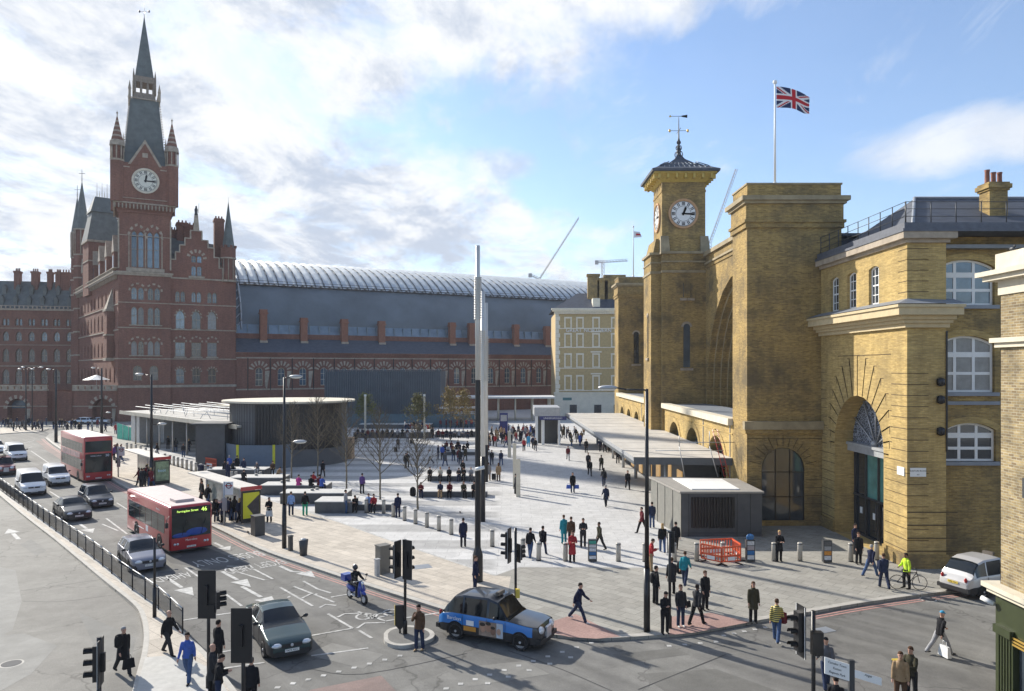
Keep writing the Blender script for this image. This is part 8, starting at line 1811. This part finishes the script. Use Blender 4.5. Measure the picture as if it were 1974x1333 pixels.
# benches
def bench(label, px0, px1, py, z, dep=1.3, yy=None, top=True):
    Y = CAM_H*F_PX/(py-HZ); x0, x1 = (px0-CX)*Y/F_PX, (px1-CX)*Y/F_PX; o = thing('granite_bench', label, 'bench', ((x0+x1)/2, Y+dep/2, 0)); mb = MB(); mb.box(x0, x1, Y, Y+dep, .02, z-.06); part(mb, 'bench_block', GRANITE_D, o); mb = MB(); mb.box(x0-.03, x1+.03, Y-.03, Y+dep+.03, z-.06, z); part(mb, 'seat_slab', GRANITE_L if top else GRANITE_D, o)
bench('big dark granite bench nearest the kerb with the leaning man', 607, 679, 990, .88, 2.2); bench('low end of the nearest bench where three people sit', 680, 760, 985, .5, 1.0); bench('second long granite bench from the kerb', 540, 668, 972, .88, 2.0); bench('third long granite bench with the pink and blue sitters', 502, 629, 955, .85, 2.0); bench('fourth long granite bench behind the shelter roof', 442, 546, 939, .85, 2.0); bench('granite bench directly in front of the grey hoarding', 400, 510, 921, .8, 2.0)
bench('near right bench with five seated people beside the mast', 810, 939, 959, .5, 1.4); bench('second right bench with a dense row of sitters', 824, 923, 928, .5, 1.5); bench('third right bench with a tight cluster of sitters', 852, 943, 878, .45, 3.0); bench('fourth right bench in front of the far hoarding', 839, 916, 843, .9, 4); bench('long far bench below the ribbed building', 681, 831, 845, .95, 5); bench('last bench against the teal hoarding', 692, 831, 827, .8, 4); bench('rearmost short bench on the right against the hoarding', 847, 916, 824, .7, 2)
# round vent building and hoarding
rv = thing('round_pavilion', 'round dark grey pavilion with a pale flat disc roof', 'building', (-25.9, 85.5, 0)); N_ = 48; mb = MB()
def oval(a, b, cx_=-25.7, cy_=85.5): return [(cx_+a*math.cos(2*math.pi*i/N_), cy_+b*math.sin(2*math.pi*i/N_)) for i in range(N_)]
def ringw(mb, pts, z0, z1, mi=0): n = len(pts); mb.add([(p[0], p[1], z0) for p in pts]+[(p[0], p[1], z1) for p in pts], [(i, (i+1) % n, n+(i+1) % n, n+i) for i in range(n)], mi, True)
ringw(mb, oval(6.6, 5.6), 0, 7.0); part(mb, 'drum_wall', mat('fair faced dark concrete', (.115, .12, .125), .8, var=.15, scale=.6), rv)
mb = MB()
for i in range(26): t = 2*math.pi*(.44+.26*i/26); mb.cbox((-25.7+6.61*math.cos(t), 85.5+5.61*math.sin(t), 0), .02, .06, 6.9, 0, t)
for z in (2.4, 4.8): ringw(mb, oval(6.615, 5.615), z, z+.03)
part(mb, 'panel_joint', BLACK, rv)
mb = MB(); mb.prism(oval(7.5, 6.4), 6.95, 7.15); part(mb, 'disc_roof', STONE_P, rv); mb = MB()
for i in range(30): t = 2*math.pi*(.70+.26*i/30); mb.cbox((-25.7+6.62*math.cos(t), 85.5+5.62*math.sin(t), 1.9), .10, .3, 4.9, 0, t)
part(mb, 'louvre', BLACK, rv)
mb = MB(); mb.box(-34.6, -31.4, 80.8, 84, 0, 4.6); mb.box(-35, -31, 80.4, 84, 4.6, 4.75); part(mb, 'annex', CHAR, rv)
ghd = thing('grey_hoarding', 'blue grey hoarding with yellow strips in front of the round pavilion', 'hoarding', (*tuple(G(500, 903))[:2], 0)); pts = [G(421, 895), G(458, 905), G(528, 905), G(575, 900), G(578, 886)]; GH = mat('blue grey hoarding panel', (.13, .17, .22), .6, var=.06); mb = MB(); mb2 = MB()
for a, b in zip(pts[:-1], pts[1:]): mb.add([a, b, b+Vector((0, 0, 2.55)), a+Vector((0, 0, 2.55)), a+Vector((0, .1, 0)), b+Vector((0, .1, 0)), b+Vector((0, .1, 2.55)), a+Vector((0, .1, 2.55))], [(0, 1, 2, 3), (7, 6, 5, 4), (3, 2, 6, 7), (0, 3, 7, 4), (1, 5, 6, 2)])
part(mb, 'panel', GH, ghd)
for q in pts[1:4]: mb = MB(); mb.box(q.x-.14, q.x+.14, q.y-.05, q.y-.01, 0, 2.6); part(mb, 'yellow_strip', mat('yellow strip', (.62, .58, .03), .5, var=.05), ghd)
pb = thing('plywood_box', 'tall bare plywood box behind the third tree', 'box', (*tuple(G(664, 885))[:2], 0)); mb = MB(); mb.box(-.95, .95, -.3, 1.2, 0, 2.5); mb.build('panels', mat('plywood', (.42, .29, .18), .8, var=.15, scale=1.5, stretch=(1, 1, .2)), pb); mb = MB(); mb.box(-1, 1, -.35, -.3, 2.42, 2.52); mb.build('batten', STONE, pb)
# left station canopy
lc = thing('ticket_hall_canopy', 'flat roofed glass ticket hall canopy with roof clutter left of the round pavilion', 'canopy', (-43, 94, 0)); hd_ = Vector((.707, -.707, 0)); bk = Vector((.707, .707, 0)); E0 = Vector((-57.2, 107.8, 0)); E1 = Vector((-30.0, 80.6, 0)); LL = (E1-E0).length; u_ = (E1-E0).normalized(); v_ = Vector((-u_.y, u_.x, 0)); wL = Wall(E0, u_)
mb = MB(); wL.box(mb, 0, LL, 4.25, 4.5, 0, 13); part(mb, 'roof_slab', mat('pale grit roof', (.42, .40, .36), .8, var=.25, scale=.6), lc)
mb = MB(); wL.box(mb, -.05, LL+.05, 4.1, 4.6, -.08, 0); part(mb, 'roof_edge', STONE_P, lc)
mb = MB(); wL.box(mb, 0, 3.5, 0, 4.2, 1.5, 10); wL.box(mb, 3.5, 6, 0, 4.2, 4, 10); part(mb, 'side_block', GALV, lc)
mb = MB(); wL.box(mb, 6, LL, 0, 4.2, 11, 11.2); part(mb, 'back_wall', CHAR, lc)
mb = MB(); wL.box(mb, 9, 20, .9, 1.5, 7.5, 8.5); wL.box(mb, 9, 20, 2.4, 2.6, 8, 8.4); part(mb, 'white_counter', STONE_P, lc)
for i in range(8): mb = MB(); q = wL.p(5+i*4.6, 0, .5); mb.tube(q, q+Vector((0, 0, 4.15)), .11, .11, 8); part(mb, 'column', STEEL_M, lc)
mb = MB(); rg = random.Random(4)
for i in range(9): d = 1.5+i*1.3; mb.tube(wL.p(2, 5.2+.15*(i % 3), d), wL.p(LL-1, 5.1+.2*(i % 2), d), .05, .05, 5)
for i in range(44): a = 2+rg.random()*(LL-4); d = 1+rg.random()*11; q = wL.p(a, 4.5, d); mb.tube(q, q+Vector((rg.uniform(-.5, .5), 0, rg.uniform(.6, 1.1))), .04, .04, 4)
part(mb, 'roof_framework', GALV, lc)
mb = MB(); wL.box(mb, 14, 24, 5.5, 5.65, 8, 11); part(mb, 'upper_roof_plate', STONE_P, lc)
ck = thing('hanging_clock', 'round clock hanging under the left station canopy', 'clock', wL.p(24.5, 2.9, 2)); mb = MB(); mb.tube((0, -.08, 0), (0, .08, 0), .62, .62, 18); mb.build('case', BLACK, ck); mb = MB(); mb.tube((0, -.1, 0), (0, -.081, 0), .54, .54, 18); mb.build('dial', WHITE, ck)
gn = thing('green_netting_fence', 'bright green mesh fence at the far end of the left canopy', 'fence', (*tuple(G(252, 850))[:2], 0)); GN = mat('green debris netting', (.10, .45, .32), .8, var=.2, scale=4); mb = MB(); mb2 = MB()
for k in range(5): a = G(226+k*11, 846+k*1.5); mb2.tube(a, a+Vector((0, 0, 2.3)), .05, .05, 5)
a, b = G(226, 846), G(279, 853); mb.add([a, b, b+Vector((0, 0, 1.5)), a+Vector((0, 0, 2.4)), a+Vector((0, .05, 0)), b+Vector((0, .05, 0)), b+Vector((0, .05, 1.5)), a+Vector((0, .05, 2.4))], [(0, 1, 2, 3), (7, 6, 5, 4), (3, 2, 6, 7)]); part(mb, 'netting', GN, gn); part(mb2, 'post', GALV, gn)
# bus shelters
def shelter(label, g0, L, ad, cap, extra=None):
    o = thing('bus_shelter', label, 'bus shelter', (g0.x, g0.y, 0), R(TH)); W_ = 1.35   # nose at -Y end, roof runs back along +Y
    mb = MB(); mb.box(-.1, W_, -.1, L, 2.45, 2.53); mb.build('roof', mat('shelter roof', (.50, .47, .42), .6, var=.1), o)
    mb = MB(); mb.box(-.12, W_+.02, -.16, -.1, 2.36, 2.62); mb.build('red_fascia', BR, o)
    for i in range(4): y = .1+i*(L-.4)/3; mb = MB(); mb.tube((W_-.1, y, 0), (W_-.1, y, 2.45), .045); mb.build('post', GALV, o)
    for i in range(3): y = .1+i*(L-.4)/3; mb = MB(); mb.box(W_-.11, W_-.09, y+.1, y+(L-.4)/3-.1, .3, 2.2); g_ = mb.build('glass_panel', mat('shelter glass', (.18, .22, .22), .1, var=.2, spec=.8), o)
    mb = MB(); mb.box(W_-.5, W_-.2, 1, L*.7, .55, .62); mb.build('perch_seat', BR, o)
    mb = MB(); mb.box(-.02, W_-.02, -.02, .12, .12, 2.3); a = mb.build('advert_case', BLACK, o); mb = MB(); mb.box(.08, W_-.12, -.04, -.022, .42, 2.18); p_ = mb.build('poster', ad, a)
    if extra: extra(a, W_)
    return o
def ex1(p_, W_):
    mb = MB(); mb.add([(.35, -.045, 1.25), (1.22, -.045, 2.0), (1.22, -.045, .45), (.95, -.045, .42)], [(0, 1, 2, 3), (3, 2, 1, 0)]); mb.build('poster_shape', mat('poster grey', (.14, .12, .12), .5, var=.2), p_)
def ex2(p_, W_): text_mesh('boot', .36, mat('poster pale blue', (.4, .6, .75), .5, var=0), 'lettering', p_, (.62, -.045, 1.35), (R(90), 0, 0))
shelter('front bus shelter with a yellow poster behind the single deck bus', G(466, 1013), 10.6, mat('poster yellow green', (.62, .60, .02), .4, var=.05), 'front', ex1)
shelter('rear bus shelter with a green poster beside the lamp post', G(298, 937), 10.2, mat('poster green', (.20, .27, .16), .4, var=.5, scale=3), 'rear', ex2)
def busstop(px, py, label):
    o = thing('bus_stop_sign', label, 'bus stop', G(px, py)); mb = MB(); mb.tube((0, 0, 0), (0, 0, 3.0), .07); mb.build('pole', GALV, o); mb = MB(); mb.box(.05, .62, -.03, .03, 2.1, 3.0); f = mb.build('flag', WHITE, o)
    mb = MB(); n = 20
    for x0, x1 in ((.20, .14),): mb.add([(.33+r_*math.cos(2*math.pi*i/n), -.035, 2.72+r_*math.sin(2*math.pi*i/n)) for r_ in (x0, x1) for i in range(n)], [(i, (i+1) % n, n+(i+1) % n, n+i) for i in range(n)]+[(n+i, n+(i+1) % n, (i+1) % n, i) for i in range(n)])
    mb.box(.08, .58, -.045, -.036, 2.69, 2.75); mb.build('roundel', BR, f); mb = MB(); mb.box(-.12, .2, -.06, .02, 1.0, 1.9); mb.build('timetable_case', GALV, o)
busstop(432, 1013, 'bus stop flag with red roundel at the front shelter'); busstop(228, 920, 'slim bus stop pole right of the double deck bus')
# cabinets, bins, small posts
def cabinet(px, py, w_, d_, h_, label, m=CHAR, name='street_cabinet', cat='cabinet', rot=TH): o = thing(name, label, cat, G(px, py), R(rot)); mb = MB(); mb.box(-w_/2, w_/2, -d_/2, d_/2, 0, h_); mb.build('housing', m, o); mb = MB(); mb.box(-w_/2-.03, w_/2+.03, -d_/2-.03, d_/2+.03, h_, h_+.05); mb.build('lid', m, o)
CB2 = mat('bronze grey cabinet', (.16, .15, .13), .5, .2, var=.1)
cabinet(738, 1105, .62, .5, 1.45, 'tall bronze grey cabinet behind the signal island', CB2); cabinet(727, 1111, .2, .2, .85, 'short grey stub post beside the tall cabinet', GALV, 'post', 'post'); cabinet(497, 1032, .65, .7, 1.25, 'dark litter bin cabinet right of the yellow poster', DARK, 'litter_bin', 'bin'); cabinet(560, 1062, .22, .22, .85, 'short dark post right of the tall lamp post', DARK, 'post', 'post'); cabinet(388, 916, .55, .5, 1.0, 'dark blue bin by the bollards near the bus stop sign', cmat(C_['navy']), 'litter_bin', 'bin')
o = thing('litter_bin', 'waisted dark litter bin by the kerb right of the short post', 'bin', G(585, 1071)); mb = MB(); mb.lathe((0, 0, 0), [(.2, 0), (.24, .5), (.28, .9), (.2, .92)], 12); mb.build('bin_body', DARK, o); mb = MB(); mb.lathe((0, 0, .92), [(.2, 0), (.1, .06)], 12); mb.build('bin_lid', GALV, o)
# newspaper / tour boards
def aboard(px, py, label, cols, w_=.48, h_=1.25):
    o = thing('leaflet_stand', label, 'stand', G(px, py)); mb = MB(); mb.box(-w_/2, w_/2, -.12, .12, .05, h_); mb.build('frame', DARK, o)
    for k, c in enumerate(cols): z1 = h_-.06-k*(h_-.2)/len(cols); mb = MB(); mb.box(-w_/2+.05, w_/2-.05, -.135, -.12, z1-(h_-.2)/len(cols)+.04, z1); mb.build('leaflet', mat('leaflet %s' % str(c), c, .5, var=.25, scale=14), o)
    return o
aboard(1142, 1083, 'leaflet stand with a green top and white and blue cards', ((.05, .3, .22), (.5, .5, .5), (.6, .6, .6), (.02, .12, .3), (.6, .6, .6))); o = aboard(1446, 1084, 'leaflet stand topped with a blue globe right of the red barriers', ((.5, .5, .5), (.35, .3, .3), (.02, .14, .35), (.6, .6, .6))); mb = MB(); mb.ball((0, 0, 1.38), .22, .06, .2, 14); mb.build('globe_top', mat('globe print', (.05, .18, .4), .4, var=.6, scale=8), o); aboard(1594, 1085, 'leaflet stand with orange cards near the entrance', ((.1, .1, .1), (.3, .3, .3), (.6, .25, .04), (.6, .6, .6)))
# red plastic barriers
PL = mat('orange red plastic', (.62, .09, .03), .45, var=.08)
def barrier(ax, ay, bx_, by, label):
    a, b = G(ax, ay), G(bx_, by); L = (b-a).length; o = thing('plastic_barrier', label, 'barrier', a, math.atan2(b.y-a.y, b.x-a.x)); mb = MB(); mb.box(0, L, -.03, .03, .92, 1.0); mb.box(0, L, -.03, .03, .42, .52); mb.box(0, L, -.03, .03, .15, .22)
    n = max(2, int(L/.16))
    for i in range(n+1): x = L*i/n; mb.box(x-.02, x+.02, -.02, .02, .15, .95)
    mb.build('grille_frame', PL, o); mb = MB(); mb.box(L*.3, L*.7, -.035, -.022, .22, .42); mb.build('white_panel', WHITE, o)
    for x in (.1, L-.1): mb = MB(); mb.box(x-.05, x+.05, -.3, .3, 0, .06); mb.build('foot', BLACK, o)
barrier(1350, 1074, 1412, 1071, 'rear red plastic barrier of the group beside the kiosk'); barrier(1412, 1072, 1428, 1083, 'right side red plastic barrier of the group'); barrier(1352, 1082, 1390, 1090, 'front left red plastic barrier of the group'); barrier(1392, 1090, 1427, 1087, 'front right red plastic barrier of the group'); barrier(390, 893, 418, 897, 'red plastic barriers left of the grey hoarding'); barrier(391, 899, 417, 903, 'front red plastic barrier left of the grey hoarding')
# railing on the median
rl = thing('pedestrian_railing', 'long black pedestrian railing along the median beside the traffic queue', 'railing', G(300, 1172)); fp_ = smooth_pts(gp([(-30, 925), (0, 944), (76, 1002), (167, 1068), (248, 1133), (304, 1174), (352, 1222)]), 8); RZ = 1.02
cum_ = [0]
for a, b in zip(fp_[:-1], fp_[1:]): cum_.append(cum_[-1]+(b-a).length)
def along(s): 
    for i in range(len(fp_)-1):
        if s <= cum_[i+1]: return fp_[i].lerp(fp_[i+1], (s-cum_[i])/(cum_[i+1]-cum_[i]))
    return fp_[-1]
npn = int(cum_[-1]/1.9)
for i in range(npn+1):
    s = cum_[-1]*i/npn; q = along(s); mb = MB(); mb.tube(q, q+Vector((0, 0, RZ+.04)), .035, .035, 6); part(mb, 'post', BLACK, rl)
    if i < npn:
        q2 = along(cum_[-1]*(i+1)/npn); mb = MB()
        for z in (.14, RZ-.13): mb.tube(q+Vector((0, 0, z)), q2+Vector((0, 0, z)), .016, .016, 4)
        for k in range(1, 16): p_ = q.lerp(q2, k/16); mb.tube(p_+Vector((0, 0, .14)), p_+Vector((0, 0, RZ-.13)), .008, .008, 4)
        mb.tube(q+Vector((0, 0, RZ)), q2+Vector((0, 0, RZ)), .026, .026, 6, 1); part(mb, 'rail_panel', [BLACK, GALV], rl)
# trees
BARK = mat('pale plane bark', (.20, .17, .12), .9, var=.25, scale=6); TWIG = mat('bare twigs', (.12, .10, .07), .9, var=.2)
def bare_tree(g, H, label, seed, name='bare_tree', spread=.42, low=.28, dens=1.15, leaf=None):
    rg = random.Random(seed); o = thing(name, label, 'tree', g); mb = MB(); pts = [Vector((0, 0, 0))]; n = 9
    for i in range(n): pts.append(pts[-1]+Vector((rg.uniform(-.05, .05), rg.uniform(-.05, .05), H/n)))
    for i in range(n): r0 = .085*(1-i/n*.85); mb.tube(pts[i], pts[i+1], r0, .085*(1-(i+1)/n*.85), 7)
    mb.build('trunk', BARK, o); mb = MB(); tips = []
    def grow(p, d, L, r, dep):
        k = 3; q = p
        for i in range(k):
            d2 = (d+Vector((rg.uniform(-.14, .14), rg.uniform(-.14, .14), rg.uniform(-.02, .16)))).normalized(); q2 = q+d2*(L/k); mb.tube(q, q2, r*(1-i*.2), r*(1-(i+1)*.2), 4 if dep else 5, cap=False)
            if dep < 3:
                for _ in range(2 if dep < 2 else 2):
                    a = rg.uniform(0, 6.28); sd_ = d2.orthogonal().normalized(); sd_.rotate(Matrix.Rotation(a, 3, d2)); grow(q2, (d2*.75+sd_*.65+Vector((0, 0, .15))).normalized(), L*.42, r*.45, dep+1) if rg.random() < dens else None
            q = q2; d = d2
        tips.append(q)
    m = int(22*dens)
    for i in range(m):
        t = low+(.97-low)*i/m; f = t*n; b = pts[int(f)].lerp(pts[min(int(f)+1, n)], f-int(f)); a = i*2.4+rg.uniform(-.3, .3); L = H*spread*(1.05-t)*rg.uniform(.8, 1.15)+.35; el_ = .55+.5*t
        grow(b, Vector((math.cos(a)*math.cos(el_), math.sin(a)*math.cos(el_), math.sin(el_))), L, .042, 1)
    mb.build('branches', TWIG, o)
    if leaf:
        lb = MB()
        for t in tips:
            for _ in range(2): c = t+Vector((rg.gauss(0, .25), rg.gauss(0, .25), rg.gauss(0, .2))); a = Vector((rg.uniform(-1, 1), rg.uniform(-1, 1), rg.uniform(-1, 1))).normalized()*.13; b = a.orthogonal().normalized()*.09; lb.add([c-a, c+b, c+a, c-b], [(0, 1, 2, 3)])
        lb.build('leaves', leaf, o)
    return o
for i, (x, y, H, lb_) in enumerate(((562, 922, 7.2, 'bare young tree leftmost of the row, behind the tall lamp post'), (612.5, 919.3, 7.8, 'second bare tree in front of the round pavilion'), (668, 949.7, 7.9, 'third bare tree in front of the plywood box'), (733, 963.4, 7.4, 'fourth bare tree rising behind the seated red jacket'), (805.5, 983, 6.3, 'rightmost bare tree of the row, left of the mast'))): bare_tree(G(x, y), H, lb_, 10+i)
for i, (x, Y, H, lb_, lf) in enumerate(((705, 118, 6.2, 'small greenish tree in front of the ribbed building', (.13, .14, .04)), (806, 112, 6.4, 'small olive leaved tree at the right end of the ribbed building', (.14, .13, .04)), (868, 110, 7.4, 'golden brown leaved young tree left of the masts', (.24, .17, .05)), (894, 114, 7.0, 'second golden brown young tree close to the masts', (.24, .17, .05)), (650, 96, 6.6, 'bare tree at the right edge of the round pavilion', None), (640, 88, 6.8, 'bushy bare tree against the round pavilion', None))):
    bare_tree(Vector(((x-CX)*Y/F_PX, Y, 0)), H, lb_, 40+i, dens=.85, leaf=mat('foliage %d' % i, lf, .8, var=.4, scale=3) if lf else None, name='young_tree')
for x in (704, 818): o = thing('square_light_column', 'pale square light column %s in front of the teal hoarding' % ('beside the greenish tree' if x == 704 else 'beside the olive tree'), 'lamp post', ((x-CX)*112/F_PX, 112, 0)); mb = MB(); mb.box(-.13, .13, -.13, .13, 0, 6.5); mb.build('column', STONE_P, o); mb = MB(); mb.box(-.15, .15, -.15, .15, 6.5, 6.8); mb.build('light_cap', LAMPG, o)
# scaffold and ladder on the canopy end, shop barrier, birds
sf = thing('scaffold_frame', 'light scaffold poles standing on the kiosk roof end of the canopy', 'scaffold', (13.5, 53.4, 2.9)); mb = MB()
for a, b in (((-.9, 0, 0), (-1.25, .2, 2.2)), ((1.5, 0, 0), (.95, .2, 2.2)), ((-3.0, .2, 1.9), (2.0, .2, 1.9)), ((-1.2, .2, 2.5), (3.0, .2, 2.5)), ((-1.25, .2, 2.2), (-1.25, .2, 3.0)), ((.95, .2, 2.2), (.95, .2, 3.3))): mb.tube(a, b, .03, .03, 5)
mb.build('poles', GALV, sf)
ld = thing('red_ladder', 'red ladder leaning up to the canopy roof at the kiosk', 'ladder', (15.6, 53.2, 2.9)); mb = MB()
for x in (-.17, .17): mb.tube((x, 0, 0), (x-.55, 1.2, 3.4), .025, .025, 5)
for i in range(11): t = i/11+.04; mb.tube((-.17-.55*t, 1.2*t, 3.4*t), (.17-.55*t, 1.2*t, 3.4*t), .016, .016, 4)
mb.build('rails', BR, ld)
def bird(p, label): o = thing('pigeon', label, 'bird', p); mb = MB(); mb.ball((0, 0, .1), .06, .13, .065, 8); mb.ball((0, -.12, .17), .035, .04, .04, 6); mb.add([(-.04, .1, .11), (.04, .1, .11), (.05, .24, .09), (-.05, .24, .09)], [(0, 1, 2, 3), (3, 2, 1, 0)]); mb.tube((.02, 0, 0), (.02, 0, .06), .006); mb.tube((-.02, 0, 0), (-.02, 0, .06), .006); mb.build('bird_body', DARK, o)
bird(G(887, 990), 'dark pigeon on the pale plaza left of the mast'); bird(G(478, 1029), 'dark pigeon on the kerb paving by the yellow poster'); bird(w8.p(.4, 14.4, .1), 'pigeon perched on the white parapet at the right edge')
# ------------------------------------------------------------------ air
mb = MB(); mb.box(-510, 510, -40, 1510, -1.4, 110); hz_o = mb.build('haze', None); hz_o['kind'] = 'stuff'
hz_o.data.materials.clear(); hm = bpy.data.materials.new('haze air'); hm.use_nodes = True; _t = hm.node_tree; _t.nodes.clear()
_o = _t.nodes.new('ShaderNodeOutputMaterial'); _v = _t.nodes.new('ShaderNodeVolumePrincipled'); _v.inputs['Color'].default_value = (.90, .93, 1.0, 1); _v.inputs['Density'].default_value = 0.00022; _v.inputs['Anisotropy'].default_value = 0.0
_t.links.new(_v.outputs[0], _o.inputs['Volume']); hz_o.data.materials.append(hm); hz_o.display_type = 'WIRE'
